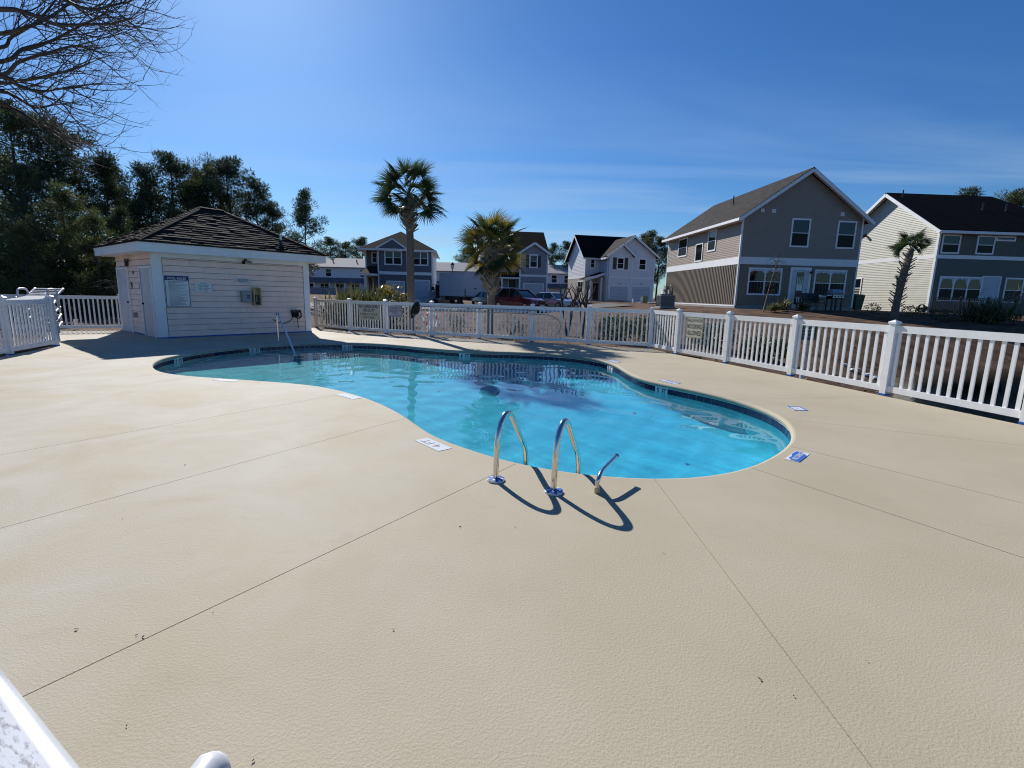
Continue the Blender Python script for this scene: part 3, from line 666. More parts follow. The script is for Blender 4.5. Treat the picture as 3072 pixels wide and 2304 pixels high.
mb = MB(); mb.box(-0.04, HW + 0.03, -0.044, -0.0345, 0.002, 0.035).box(-0.044, -0.0365, 0, HD, 0.002, 0.035); mb.build('tape', M['tape'], hut)
OV = 0.46; ZE = 2.77; ZF = 2.49; APX = 4.17; rcx, rcy = HW / 2, HD / 2
x0, x1, y0, y1 = -OV, HW + OV, -OV, HD + OV
mb = MB()
mb.box(x0, x1, y0, y0 + 0.03, ZF, ZE).box(x0, x1, y1 - 0.03, y1, ZF, ZE).box(x0, x0 + 0.03, y0 + 0.031, y1 - 0.031, ZF, ZE).box(x1 - 0.03, x1, y0 + 0.031, y1 - 0.031, ZF, ZE)
mb.box(x0 - 0.012, x1 + 0.012, y0 - 0.014, y0 - 0.001, ZE - 0.09, ZE - 0.002).box(x0 - 0.014, x0 - 0.001, y0, y1, ZE - 0.09, ZE - 0.002)
fas = mb.build('fascia', M['whitepaint'], hut)
MB().box(x0 + 0.03, x1 - 0.03, y0 + 0.03, y1 - 0.03, ZF + 0.005, ZF + 0.02).build('soffit', M['whitepaint'], hut)
hr = 0.35                                                                 # half length of the short ridge
ra, rbb = Vector((rcx - hr, rcy, APX)), Vector((rcx + hr, rcy, APX))
cA, cB, cC, cD = Vector((x0 - 0.04, y0 - 0.04, ZE)), Vector((x1 + 0.04, y0 - 0.04, ZE)), Vector((x1 + 0.04, y1 + 0.04, ZE)), Vector((x0 - 0.04, y1 + 0.04, ZE))
roof = MB().add([cA, cB, cC, cD, ra, rbb, cA - Vector((0, 0, .03)), cB - Vector((0, 0, .03)), cC - Vector((0, 0, .03)), cD - Vector((0, 0, .03))],
                [(0, 1, 5, 4), (1, 2, 5), (2, 3, 4, 5), (3, 0, 4), (9, 8, 7, 6), (0, 6, 7, 1), (1, 7, 8, 2), (2, 8, 9, 3), (3, 9, 6, 0)]).build('roof', M['shinglebrown'], hut)
def shingle_face(e0, e1, t0, t1, rows, tabw, rnd, joined=None, ret=0):
    """rows of tabs from eave e0-e1 up to top t0-t1"""
    nrm = (e1 - e0).cross(t0 - e0).normalized(); up = ((t0 + t1) / 2 - (e0 + e1) / 2).normalized(); ax = (e1 - e0).normalized(); cnt = 0
    for i in range(rows):
        a, b = i / rows, (i + 1) / rows
        p, q = e0.lerp(t0, a), e1.lerp(t1, a); p2, q2 = e0.lerp(t0, b), e1.lerp(t1, b); L_ = (q - p).length
        n = max(1, round(L_ / tabw)); sh = rnd.uniform(0, 0.5)
        for k in range(-1, n):
            u0, u1 = max(0, (k + sh) / n), min(1, (k + 1 + sh) / n)
            if u1 - u0 < 0.15 / n: continue
            A, B = p.lerp(q, u0) + ax * 0.004, p.lerp(q, u1) - ax * 0.004; Cc, Dd = p2.lerp(q2, u1) - ax * 0.004, p2.lerp(q2, u0) + ax * 0.004
            lift = rnd.uniform(0.022, 0.042); sl_ = rnd.uniform(-0.02, 0.012); A = A + up * sl_; B = B + up * (sl_ + rnd.uniform(-0.006, 0.006))
            lo_ = [A, B, Cc, Dd]; hi = [A + nrm * lift, B + nrm * (lift + rnd.uniform(-0.008, 0.008)), Cc + nrm * 0.010, Dd + nrm * 0.010]
            if joined is not None: joined.hexa(lo_, hi)
            else: MB().hexa(lo_, hi).build('shingle', M['shinglebrown'], roof)
            cnt += 1
    return cnt
rs = random.Random(5)
nsh = shingle_face(cA, cB, ra, rbb, 18, 0.36, rs)
js = MB()
shingle_face(cD, cA, ra, ra, 18, 0.36, rs, js); shingle_face(cB, cC, rbb, rbb, 18, 0.36, rs, js); shingle_face(cC, cD, rbb, ra, 18, 0.36, rs, js)
tag(js.build('shingle', M['shinglebrown'], roof), kind='stuff')
for s_, e_ in ((cA, ra), (cB, rbb), (ra, rbb)):
    d = (e_ - s_); n = max(2, int(d.length / 0.17)); d.normalize(); side = d.cross(Vector((0, 0, 1))).normalized()
    for k in range(n):
        c0 = s_.lerp(e_, k / n); c1 = s_.lerp(e_, (k + 1.25) / n); a = Vector((0, 0, 0.052 + rs.uniform(0, 0.012))); b = Vector((0, 0, 0.035)); w = 0.13
        MB().add([c0 - side * w + a * 0.1, c0 + a, c0 + side * w + a * 0.1, c1 - side * w + b * 0.1, c1 + b, c1 + side * w + b * 0.1, c0, c1 + Vector((0, 0, -0.03))],
                 [(0, 1, 4, 3), (1, 2, 5, 4), (0, 6, 1), (1, 6, 2), (3, 4, 7), (4, 5, 7)]).build('hip_shingle', M['shinglebrown'], roof)
def roof_pt(px, py):
    e0, e1, t0 = HF.wor(cA), HF.wor(cB), HF.wor(ra); n = (e1 - e0).cross(t0 - e0); return HF.loc(on_plane(px, py, e0, n))
q = roof_pt(*z3(1780, 385)); MB().lathe([(0.10, 0), (0.07, 0.06), (0.05, 0.10), (0.045, 0.24)], 10).build('vent_boot', M['blackpaint'], roof).location = q
MB().lathe([(0.035, 0.16), (0.035, 0.42)], 10).build('vent_pipe', M['whitepaint'], roof).location = q
q = Vector((rcx + 0.95, rcy + 0.25, 3.72)); MB().lathe([(0.035, 0), (0.035, 0.36)], 10).build('vent_pipe', M['whitepaint'], roof).location = q
# doors on the short side
z4 = crop(340, 760, 6.6375)
def door(par, face, off, rect, m_frame, m_leaf, gap=False, knob=True):
    u0, u1, za, zb = rect; f = MB(); w = 0.075
    fbox(f, face, off, u0, u0 + w, 0.0, zb, 0.0, 0.045); fbox(f, face, off, u1 - w, u1, 0.0, zb, 0.0, 0.045); fbox(f, face, off, u0 + w, u1 - w, zb - w, zb, 0.0, 0.045)
    d = f.build('door', m_frame, par); l = fbox(MB(), face, off, u0 + w + 0.003, u1 - w - (0.06 if gap else 0.003), 0.01, zb - w - 0.004, 0.0, 0.030).build('door_leaf', m_leaf, d)
    if gap: fbox(MB(), face, off, u1 - w - 0.058, u1 - w - 0.002, 0.01, zb - w - 0.004, 0.0, 0.019).build('gap', M['ink'], d)
    if knob:
        uk = u1 - w - 0.10 if gap else u0 + w + 0.08
        k = MB().tube([fpt(face, off, uk, 1.0, 0.03), fpt(face, off, uk, 1.0, 0.08)], 0.028, 8).build('handle', M['blackpaint'], d)
    return d
r1 = urect(HF, 'left', 0.0, z4, (80, 205), (292, 232)); r2 = urect(HF, 'left', 0.0, z4, (525, 190), (765, 200))
print('hut doors', r1, r2)
door(hut, 'left', -0.018, (r1[0], min(r1[1], HD - 0.06), 0, 2.12), M['whitepaint'], M['oldpaint'])
door(hut, 'left', -0.018, (r2[0], r2[1], 0, 2.12), M['whitepaint'], M['oldpaint'], gap=True)
def wall_thing(name, label, cat, fr, face, off, u, z, out_=0.0, group=None):
    """an empty fixed to a wall: local x along the wall, -y outwards"""
    w = fr.wor(fpt(face, off, u, z, out_)); a = fr.a + (0 if face == 'front' else -math.pi / 2)
    return thing(name, label, cat, w, a, group)
for k, (q, lab) in enumerate(((z4(380, 635), 'small black restroom sign beside the far door'), (z4(545, 635), 'small black restroom sign beside the gapped door'))):
    P = HF.L(*q, 'left', 0.0); t = wall_thing('restroom_sign', lab, 'sign', HF, 'left', 0.0, P.y, P.z, 0.019, 'restroom signs on the pool hut')
    MB().box(-0.075, 0.075, -0.008, 0, -0.11, 0.11).build('plate', M['ink'], t)
    mb = MB(); mb.lathe([(0.014, -0.002), (0.014, 0.002)], 10, (0, 0, 0)); pic = MB().box(-0.022, 0.022, -0.012, -0.0085, -0.085, -0.055).box(-0.010, 0.010, -0.012, -0.0085, -0.05, -0.03); pic.build('pictogram', M['dtile'], t)
P = HF.L(*z4(405, 375), 'left', 0.0); t = wall_thing('door_notice', 'tiny black notice high between the two hut doors', 'sign', HF, 'left', 0.0, P.y, P.z, 0.019)
MB().box(-0.06, 0.06, -0.008, 0, -0.045, 0.045).build('plate', M['ink'], t); MB().box(-0.025, 0.025, -0.011, -0.0085, -0.012, 0.012).build('print', M['dtile'], t)
P = HF.L(*z4(330, 150), 'left', 0.0); t = wall_thing('wall_bracket', 'rusty brown wall bracket below the hut soffit', 'bracket', HF, 'left', 0.0, P.y, P.z, 0.018)
MB().box(-0.13, 0.15, -0.09, -0.05, 0.0, 0.045).box(-0.16, -0.11, -0.10, 0.0, -0.16, 0.07).build('bracket_arm', M['brownwood'], t)
P = HF.L(*z4(485, 1225), 'left', 0.0); t = wall_thing('outlet_box', 'grey weatherproof outlet box low between the hut doors', 'outlet', HF, 'left', 0.0, P.y, P.z, 0.017)
MB().box(-0.075, 0.075, -0.07, 0, -0.08, 0.08).build('casing', M['greybox'], t); MB().box(-0.06, 0.06, -0.09, -0.071, -0.06, 0.07).build('cover', M['greybox'], t)

# fittings on the long front wall
def sign_on(fr, face, conv, tl, br, name, label, m, out_=0.029, off=0.0, th=0.008, border=None, bw=0.012, group=None):
    u0, u1, za, zb = urect(fr, face, off, conv, tl, br); w, h = u1 - u0, zb - za
    t = wall_thing(name, label, 'sign', fr, face, off, (u0 + u1) / 2, (za + zb) / 2, out_, group)
    MB().box(-w / 2, w / 2, -th, 0, -h / 2, h / 2).build('plate', m, t)
    if border:
        b = MB(); y0_, y1_ = -th - 0.002, -th; e = 0.012
        b.box(-w / 2 + e, w / 2 - e, y0_, y1_, h / 2 - e - bw, h / 2 - e).box(-w / 2 + e, w / 2 - e, y0_, y1_, -h / 2 + e, -h / 2 + e + bw)
        b.box(-w / 2 + e, -w / 2 + e + bw, y0_, y1_, -h / 2 + e + bw, h / 2 - e - bw).box(w / 2 - e - bw, w / 2 - e, y0_, y1_, -h / 2 + e + bw, h / 2 - e - bw)
        b.build('border', border, t)
    return t, w, h
zr = crop(480, 810, 12.289)
t, w, h = sign_on(HF, 'front', zr, (105, 180), (1150, 1360), 'rules_sign', 'tall white POOL RULES board with a navy heading on the hut wall', M['dtile'], border=M['navyink'], bw=0.018)
hh = h * 0.125
MB().box(-w / 2 + 0.03, w / 2 - 0.03, -0.0115, -0.0085, h / 2 - 0.03 - hh, h / 2 - 0.03).build('heading', M['navyink'], t)
text_obj('POOL RULES', w * 0.74, hh * 0.62, t, (0, -0.0125, h / 2 - 0.03 - hh / 2), M['dtile'], bold=0.012)
rl = random.Random(2); lines = MB(); nl = 24
for k in range(nl):
    zz_ = h / 2 - 0.03 - hh - 0.035 - (h - hh - 0.11) * k / (nl - 1); u = -w / 2 + 0.105
    end = u + (w - 0.16) * (rl.uniform(0.75, 1.0) if k % 3 != 2 else rl.uniform(0.3, 0.7))
    while u < end:
        l = rl.uniform(0.02, 0.065); lines.box(u, min(u + l, end), -0.0105, -0.0082, zz_ - 0.0055, zz_ + 0.0055); u += l + 0.008
    if k % 2 == 0: lines.box(-w / 2 + 0.055, -w / 2 + 0.07, -0.0105, -0.0082, zz_ - 0.006, zz_ + 0.006)
tag(lines.build('print', M['navyink'], t), kind='stuff')
t, w, h = sign_on(HF, 'front', zr, (1265, 455), (1910, 825), 'hours_sign', 'small white pool area hours sign right of the rules board'.replace(' right of', ' next to'), M['dtile'])
for k, (s_, ww) in enumerate((('POOL AREA', 0.42), ('OPEN YEAR-ROUND', 0.70), ('7 AM - SUNSET', 0.52), ('SWIMMING PERMITTED', 0.82), ('APR 15 - OCT 15', 0.54), ('9 AM - SUNSET', 0.52))):
    text_obj(s_, w * ww, h * 0.085, t, (0, -0.0095, h / 2 - h * (0.12 + 0.152 * k)), M['navyink'], bold=0.02)
zq = crop(690, 820, 9.217)
t, w, h = sign_on(HF, 'front', zq, (130, 130), (570, 265), 'notice_sign', 'narrow white three line notice above the grey wall box', M['dtile'], border=M['navyink'], bw=0.006)
ln = MB()
for k, (a, b) in enumerate(((-0.36, 0.30), (-0.42, 0.42), (-0.30, 0.30))):
    u = a * w
    while u < b * w:
        l = rl.uniform(0.02, 0.05); ln.box(u, min(u + l, b * w), -0.0105, -0.0082, h * (0.24 - 0.25 * k) - 0.008, h * (0.24 - 0.25 * k) + 0.008); u += l + 0.006
tag(ln.build('print', M['navyink'], t), kind='stuff')
u0, u1, za, zb = urect(HF, 'front', 0, zq, (270, 480), (560, 800)); w, h = u1 - u0, zb - za
t = wall_thing('phone_box', 'grey emergency call box on the pink hut wall', 'call box', HF, 'front', 0, (u0 + u1) / 2, (za + zb) / 2, 0.018)
o = MB().box(-w / 2, w / 2, -0.13, 0, -h / 2, h / 2).build('casing', M['greybox'], t)
MB().box(-w / 2 + 0.006, w / 2 - 0.006, -0.142, -0.1305, -h / 2 + 0.006, h / 2 - 0.006).build('lid', M['greybox'], t)
MB().box(0.0, 0.09, -0.146, -0.1425, -0.055, 0.05).build('label_plate', M['navyink'], t); text_obj('CALL', 0.07, 0.03, t, (0.045, -0.1475, 0.0), M['dtile'], bold=0.02)
u0, u1, za, zb = urect(HF, 'front', -0.1, zq, (620, 390), (850, 890)); w, h = u1 - u0, zb - za
t = wall_thing('emergency_phone', 'open yellowed plastic phone housing beside the grey call box', 'phone', HF, 'front', 0, (u0 + u1) / 2, (za + zb) / 2, 0.018)
b = MB(); k = 0.02
b.box(-w / 2, w / 2, -0.012, 0, -h / 2, h / 2).box(-w / 2, -w / 2 + k, -0.18, -0.012, -h / 2, h / 2).box(w / 2 - k, w / 2, -0.18, -0.012, -h / 2, h / 2).box(-w / 2 + k, w / 2 - k, -0.18, -0.012, h / 2 - k, h / 2).box(-w / 2 + k, w / 2 - k, -0.18, -0.012, -h / 2, -h / 2 + k)
b.build('housing', M['creambox'], t)
MB().box(-w * 0.33, w * 0.33, -0.07, -0.0125, -h * 0.42, h * 0.1).build('phone_body', M['brownwood'], t)
MB().tube(bezier_pts([(-0.01, -0.09, h * 0.06), (-0.015, -0.11, -h * 0.12), (-0.01, -0.09, -h * 0.3)]), 0.02, 8).build('handset', M['greybox'], t)
MB().box(w / 2 + 0.001, w / 2 + 0.03, -0.13, -0.06, -0.10, 0.02).build('latch', M['blackpaint'], t)
P = HF.L(*z3(1437, 512), 'front', 0); t = wall_thing('floodlight', 'twin headed floodlight under the hut eave', 'floodlight', HF, 'front', 0, P.x, HH - 0.06, 0.03)
MB().lathe([(0.05, -0.03), (0.05, 0.03)], 10).build('base', M['blackpaint'], t)
for s_ in (-1, 1):
    MB().tube([(0.03 * s_, -0.02, -0.02), (0.09 * s_, -0.08, -0.05), (0.12 * s_, -0.15, -0.09)], [0.02, 0.035, 0.055], 10).build('head', M['blackpaint'] if s_ < 0 else M['greybox'], t)
# coiled hose on its hanger
P = HF.L(*zq(1780, 1090), 'front', 0); t = wall_thing('hose_hanger', 'black garden hose coiled on a hanger near the hut corner', 'hose', HF, 'front', 0, P.x, P.z, 0.02)
MB().box(-0.14, 0.16, -0.16, -0.0, 0.02, 0.10).box(-0.12, 0.14, -0.03, 0, -0.14, 0.02).build('hanger', M['blackpaint'], t)
mb = MB(); rc = random.Random(4)
for k in range(6):
    cxx = rc.uniform(-0.05, 0.07); wv = rc.uniform(0.07, 0.13); hv = rc.uniform(0.14, 0.24); dy = -0.05 - 0.022 * k
    mb.tube([(cxx + wv * math.sin(a), dy + 0.01 * math.cos(3 * a), -0.06 - hv * (1 - math.cos(a)) / 2 * 1.15 + 0.12) for a in np.linspace(0, 2 * math.pi, 22)], 0.013, 6)
mb.tube(bezier_pts([(-0.06, -0.06, -0.05), (-0.16, -0.05, -0.24), (-0.40, -0.05, -0.36), (-0.62, -0.05, -0.33), (-0.74, -0.04, -0.26), (-0.80, -0.01, -0.22)]), 0.013, 6)
mb.tube(bezier_pts([(0.05, -0.08, -0.1), (0.06, -0.08, -0.32), (0.075, -0.07, -0.55)]), 0.012, 6); mb.build('hose_coil', M['rubber'], t, smooth=True)
MB().lathe([(0.018, 0), (0.012, 0.05)], 8, (0.075, -0.07, -0.60)).build('nozzle', M['dtile'], t)

# ------------------------------------------------------------------ houses
def zrange(poly, z):
    us = []
    n = len(poly)
    for i in range(n):
        (u0, z0), (u1, z1) = poly[i], poly[(i + 1) % n]
        if abs(z1 - z0) < 1e-9:
            if abs(z - z0) < 1e-6: us += [u0, u1]
        elif min(z0, z1) - 1e-6 <= z <= max(z0, z1) + 1e-6: us.append(u0 + (u1 - u0) * (z - z0) / (z1 - z0))
    return (min(us), max(us)) if us else None
def lap(par, face, off, poly, m, e=0.115, lip=0.016, name='siding'):
    """lapped vinyl siding: every course leans out towards its lower edge"""
    mb = MB(); z = min(p[1] for p in poly); top = max(p[1] for p in poly)
    while z < top - 0.02:
        z1 = min(z + e, top - 1e-4); a = zrange(poly, z + 1e-4); b = zrange(poly, z1 - 1e-4)
        if a and b:
            P = lambda u, zz, o: fpt(face, off, u, zz, o)
            mb.add([P(a[0], z, lip), P(a[1], z, lip), P(b[1], z1, 0.003), P(b[0], z1, 0.003), P(a[0], z, 0.001), P(a[1], z, 0.001)], [(0, 1, 2, 3), (4, 5, 1, 0), (4, 0, 3), (5, 2, 1)])
        z = z1
    return tag(mb.build(name, m, par), kind='stuff')
def battens(par, face, off, u0, u1, z0, z1, m, sp=0.20, w=0.035, d=0.018):
    mb = MB(); n = int((u1 - u0) / sp)
    fbox(mb, face, off, u0, u1, z0, z1, 0.0, 0.006)
    for k in range(n + 1):
        u = u0 + (u1 - u0) * (k + 0.5) / (n + 1); fbox(mb, face, off, u - w / 2, u + w / 2, z0, z1, 0.006, d)
    return tag(mb.build('batten', m, par), kind='stuff')
def window(par, face, off, rect, cols=1, m=None, tw=0.10, rows=2, dep=0.05, muntin=False, blind=None, name='window'):
    u0, u1, z0, z1 = rect; f = MB(); m = m or M['whitepaint']
    fbox(f, face, off, u0, u0 + tw, z0, z1, 0, dep); fbox(f, face, off, u1 - tw, u1, z0, z1, 0, dep)
    fbox(f, face, off, u0 + tw, u1 - tw, z1 - tw, z1, 0, dep); fbox(f, face, off, u0 + tw, u1 - tw, z0, z0 + tw, 0, dep)
    cw = (u1 - u0 - 2 * tw - (cols - 1) * tw) / cols; panes = []
    for c in range(cols):
        a = u0 + tw + c * (cw + tw)
        if c: fbox(f, face, off, a - tw, a, z0 + tw, z1 - tw, 0, dep - 0.004)
        ha = (z1 - z0 - 2 * tw) / rows
        for r_ in range(rows):
            zb = z0 + tw + r_ * ha
            if r_: fbox(f, face, off, a, a + cw, zb - 0.022, zb + 0.022, 0, dep - 0.012)
            panes.append((a, a + cw, zb + (0.022 if r_ else 0), zb + ha - (0.022 if r_ < rows - 1 else 0), r_))
            if muntin: fbox(f, face, off, a + cw / 2 - 0.02, a + cw / 2 + 0.02, zb + (0.022 if r_ else 0), zb + ha - (0.022 if r_ < rows - 1 else 0), 0.023, dep - 0.014)
    w = f.build(name, m, par)
    for a, b, c, d, r_ in panes:
        o = 0.022 if r_ else 0.018
        fbox(MB(), face, off, a, b, c, d, 0.0, o).build('pane', M['glass' if r_ or rows == 1 else 'screen'] if not (blind and r_ == blind[0]) else blind[1], w)
    return w
def valance(w, face, off, u0, u1, z1, drop, seed, side=0.0):
    r = random.Random(seed); n = 14; top = [(u0 + (u1 - u0) * k / n, z1) for k in range(n + 1)]; bot = []
    for k in range(n + 1):
        f = k / n; d = drop * (0.55 + 0.35 * abs(math.sin(f * 9 + seed))) + r.uniform(-.02, .02); e = min(f, 1 - f); d += side * max(0, 1 - e * 6); bot.append((top[k][0], z1 - max(0.03, d)))
    mb = MB(); v = [fpt(face, off, u, z, 0.0235) for u, z in top] + [fpt(face, off, u, z, 0.0235) for u, z in bot]; mb.add(v, [(k, k + 1, n + 2 + k, n + 1 + k) for k in range(n)]); return mb.build('curtain', M['blind'], w)
def slab(mb, a, b, c, d, th=0.10):
    v = Vector((0, 0, -th)); q = [Vector(p) for p in (a, b, c, d)]; return mb.hexa([p + v for p in q], q)
def garage(par, face, off, rect, m=None, rows=4):
    u0, u1, z0, z1 = rect; f = MB(); t = 0.10
    fbox(f, face, off, u0, u0 + t, z0, z1, 0, 0.05); fbox(f, face, off, u1 - t, u1, z0, z1, 0, 0.05); fbox(f, face, off, u0 + t, u1 - t, z1 - t, z1, 0, 0.05)
    g = f.build('garage_door', M['whitepaint'], par); h = (z1 - t - z0) / rows
    for r_ in range(rows): fbox(MB(), face, off, u0 + t + 0.002, u1 - t - 0.002, z0 + r_ * h + 0.006, z0 + (r_ + 1) * h - 0.006, 0, 0.025).build('panel', m or M['garage'], g)
    fbox(MB(), face, off, u0 + t, u1 - t, z0, z1 - t, 0, 0.012).build('backing', M['blackpaint'], g)
    return g
def carriage_lamp(par, face, off, u, z):
    mb = MB(); p = fpt(face, off, u, z, 0.03); q = fpt(face, off, u, z + 0.05, 0.14); r_ = fpt(face, off, u, z - 0.10, 0.15)
    mb.tube([p, q], 0.02, 6).tube([q, r_], [0.03, 0.065], 8); mb.build('wall_lamp', M['blackpaint'], par)
def band(par, face, off, u0, u1, z0, z1, d=0.03, m=None): return fbox(MB(), face, off, u0, u1, z0, z1, 0, d).build('trim', m or M['whitepaint'], par)
def corner(par, face, off, u, z0, z1, w=0.10, d=0.028): return fbox(MB(), face, off, u - w / 2, u + w / 2, z0, z1, 0, d).build('trim', M['whitepaint'], par)
z5 = crop(1900, 450, 2.765); z6 = crop(2400, 500, 3.2917); z3b = crop(900, 450, 2.765); z4b = crop(1400, 600, 3.687); z8 = crop(1700, 650, 5.926)

# --- taupe gabled house
TF = Frame((14.16, 32.4, 1.06), 3.5); TW = TF.L(2552.8, 927.4).x; TD = 12.6; TH = 5.7
TR = TF.L(2442.5, 511).z; tsl = (TR - TH) / (TW / 2)
print('tan', TW, TR)
tan = thing('gabled_house', 'taupe two storey house with a street facing gable, patio and grill in front', 'house', TF.o, TF.a)
mb = MB(); pent = [(0, -0.5), (TW, -0.5), (TW, TH), (TW / 2, TR - 0.14), (0, TH)]
mb.add([(u, 0, z) for u, z in pent] + [(u, TD, z) for u, z in pent], [(0, 1, 2, 3, 4), (9, 8, 7, 6, 5), (0, 4, 9, 5), (1, 6, 7, 2), (2, 7, 8, 3), (3, 8, 9, 4)]).build('wall', M['tanlap'], tan)
zb0 = TF.L(*z5(885, 945)).z; zb1 = TF.L(*z5(885, 885)).z
lap(tan, 'front', 0, [(0.05, zb1), (TW - 0.05, zb1), (TW - 0.05, TH), (TW / 2, TR - 0.16), (0.05, TH)], M['tanlap'])
lap(tan, 'left', 0, [(0.05, zb1), (TD - 0.05, zb1), (TD - 0.05, TH), (0.05, TH)], M['tanlap'])
battens(tan, 'front', 0, 0.05, TW - 0.05, 0.15, zb0, M['tanbatten']); battens(tan, 'left', 0, 0.05, TD - 0.05, 0.15, zb0, M['tanbatten'], sp=0.24, w=0.11, d=0.035)
band(tan, 'front', 0, 0.051, TW - 0.051, zb0, zb1); band(tan, 'left', 0, 0.051, TD - 0.051, zb0, zb1)
for f_, u_ in (('front', 0.0), ('front', TW)): corner(tan, f_, 0, u_, 0.12, TH)
for u_ in (0.06, TD): corner(tan, 'left', 0, u_, 0.12, TH - 0.02)
fbox(MB(), 'left', 0, 0.05, TD - 0.05, 0.06, 0.15, 0, 0.03).build('trim', M['whitepaint'], tan)
mb = MB(); mb.box(-0.012, TW + 0.012, -0.02, 0, -0.5, 0.11).box(-0.02, 0, 0.0, TD, -0.5, 0.05); mb.build('foundation', M['foundation'], tan)
ov = 0.42; mb = MB(); ze = TH - ov * tsl + 0.10; tr_ = TR + 0.10
slab(mb, (-ov, -ov, ze), (TW / 2, -ov, tr_), (TW / 2, TD + ov, tr_), (-ov, TD + ov, ze)); slab(mb, (TW / 2, -ov, tr_), (TW + ov, -ov, ze), (TW + ov, TD + ov, ze), (TW / 2, TD + ov, tr_))
trf = mb.build('roof', M['shinglegrey'], tan)
mb = MB(); up = Vector((0, 0, 1))
mb.beam((-ov - 0.02, -ov - 0.015, ze - 0.17), (TW / 2, -ov - 0.015, tr_ - 0.17), 0.03, 0.2).beam((TW + ov + 0.02, -ov - 0.018, ze - 0.17), (TW / 2, -ov - 0.018, tr_ - 0.17), 0.03, 0.2)
mb.build('rake_board', M['whitepaint'], tan)
mb = MB(); mb.box(-ov - 0.09, -ov + 0.0, -ov - 0.03, TD + ov, ze - 0.22, ze - 0.055); mb.build('gutter', M['whitepaint'], tan)
mb = MB()
for s_ in (0, 1):                                       # sloping soffit boards under the rakes
    xa, xb = (-ov, TW / 2) if s_ == 0 else (TW + ov, TW / 2)
    slab(mb, (xa, -ov, ze - 0.11), (xb, -ov, tr_ - 0.11), (xb, -0.02, tr_ - 0.11), (xa, -0.02, ze - 0.11), 0.02) if s_ == 0 else slab(mb, (xb, -ov, tr_ - 0.11), (xa, -ov, ze - 0.11), (xa, -0.02, ze - 0.11), (xb, -0.02, tr_ - 0.11), 0.02)
mb.box(-ov, -0.02, 0, TD + ov, ze - 0.2, ze - 0.17); mb.build('soffit', M['whitepaint'], tan)
for tl, br in (((1318, 566), (1446, 810)), ((1700, 586), (1824, 823))): window(tan, 'front', 0, urect(TF, 'front', 0, z5, tl, br))
for i_, (tl, br) in enumerate((((958, 974), (1211, 1208)), ((1506, 991), (1743, 1220)))):
    q_ = urect(TF, 'front', 0, z5, tl, br); w_ = window(tan, 'front', 0, q_, 2); cm = (q_[0] + q_[1]) / 2
    for a_, b_ in ((q_[0] + 0.10, cm - 0.05), (cm + 0.05, q_[1] - 0.10)): valance(w_, 'front', 0, a_, b_, q_[3] - 0.10, 0.14, i_ * 3 + (a_ > cm), 0.12)
u0, u1, za, zb = urect(TF, 'front', 0, z5, (1306, 972), (1436, 1310))
f = MB(); fbox(f, 'front', 0, u0, u0 + 0.13, 0.0, zb, 0, 0.05); fbox(f, 'front', 0, u1 - 0.13, u1, 0.0, zb, 0, 0.05); fbox(f, 'front', 0, u0 + 0.13, u1 - 0.13, zb - 0.15, zb, 0, 0.05)
d = f.build('door', M['whitepaint'], tan)
fbox(MB(), 'front', 0, u0 + 0.13, u1 - 0.13, 0.03, zb - 0.15, 0, 0.03).build('door_leaf', M['oldpaint'], d)
um = (u0 + u1) / 2; fbox(MB(), 'front', 0, um - 0.24, um + 0.24, 0.28, zb - 0.30, 0.031, 0.036).build('pane', M['glass'], d)
zc_ = 0.28; ph = zb - 0.58
cl = MB()
for k in range(4): cl.tube([fpt('front', 0, um - 0.16 + 0.105 * k, zc_ + ph * 0.62, 0.043), fpt('front', 0, um - 0.19 + 0.125 * k, zc_ + ph * 0.86, 0.043)], [0.035, 0.02], 5)
fbox(cl, 'front', 0, um - 0.19, um + 0.20, zc_ + ph * 0.43, zc_ + ph * 0.63, 0.037, 0.045)
cl.build('door_banner', M['dtile'], d)
fbox(MB(), 'front', 0, um - 0.18, um + 0.18, zc_ + ph * 0.24, zc_ + ph * 0.425, 0.037, 0.045).build('door_banner_skirt', M['maroon'], d)
lg = MB(); fbox(lg, 'front', 0, um - 0.10, um - 0.03, zc_ + ph * 0.06, zc_ + ph * 0.235, 0.037, 0.045); fbox(lg, 'front', 0, um + 0.03, um + 0.10, zc_ + ph * 0.06, zc_ + ph * 0.235, 0.037, 0.045); lg.build('door_banner_fringe', M['dtile'], d)
MB().tube([fpt('front', 0, u1 - 0.2, 1.0, 0.03), fpt('front', 0, u1 - 0.2, 1.0, 0.09)], 0.035, 8).build('handle', M['blackpaint'], d)
MB().tube([fpt('front', 0, u1 - 0.2, 1.22, 0.03), fpt('front', 0, u1 - 0.2, 1.22, 0.06)], 0.03, 8).build('deadbolt', M['blackpaint'], d)
for tl, br in (((1058, 486), (1085, 516)), ((1150, 490), (1180, 521)), ((1720, 518), (1747, 550))):
    u0, u1, za, zb = urect(TF, 'front', 0, z5, tl, br); v = fbox(MB(), 'front', 0, u0, u1, za, zb, 0, 0.04).build('vent_hood', M['whitepaint'], tan)
    fbox(MB(), 'front', 0, u0 + 0.06, u1 - 0.07, za + 0.06, zb - 0.08, 0.0405, 0.055).build('flap', M['oldpaint'], v)
P = TF.L(*z5(1470, 1018)); MB().lathe([(0.10, -0.05), (0.11, 0.0), (0.07, 0.08)], 10, fpt('front', 0, P.x, P.z, 0.09)).build('porch_lamp', M['blackpaint'], tan)
for tl, br, rw in (((388, 675), (445, 866), 2), ((524, 780), (571, 923), 1), ((636, 606), (687, 786), 2)):
    a_, b_, c_, d_ = urect(TF, 'left', 0, z5, tl, br); window(tan, 'left', 0, (a_, b_, min(c_, ze - 1.7 if rw == 2 else c_), min(d_, ze - 0.24)), 1, rows=rw)
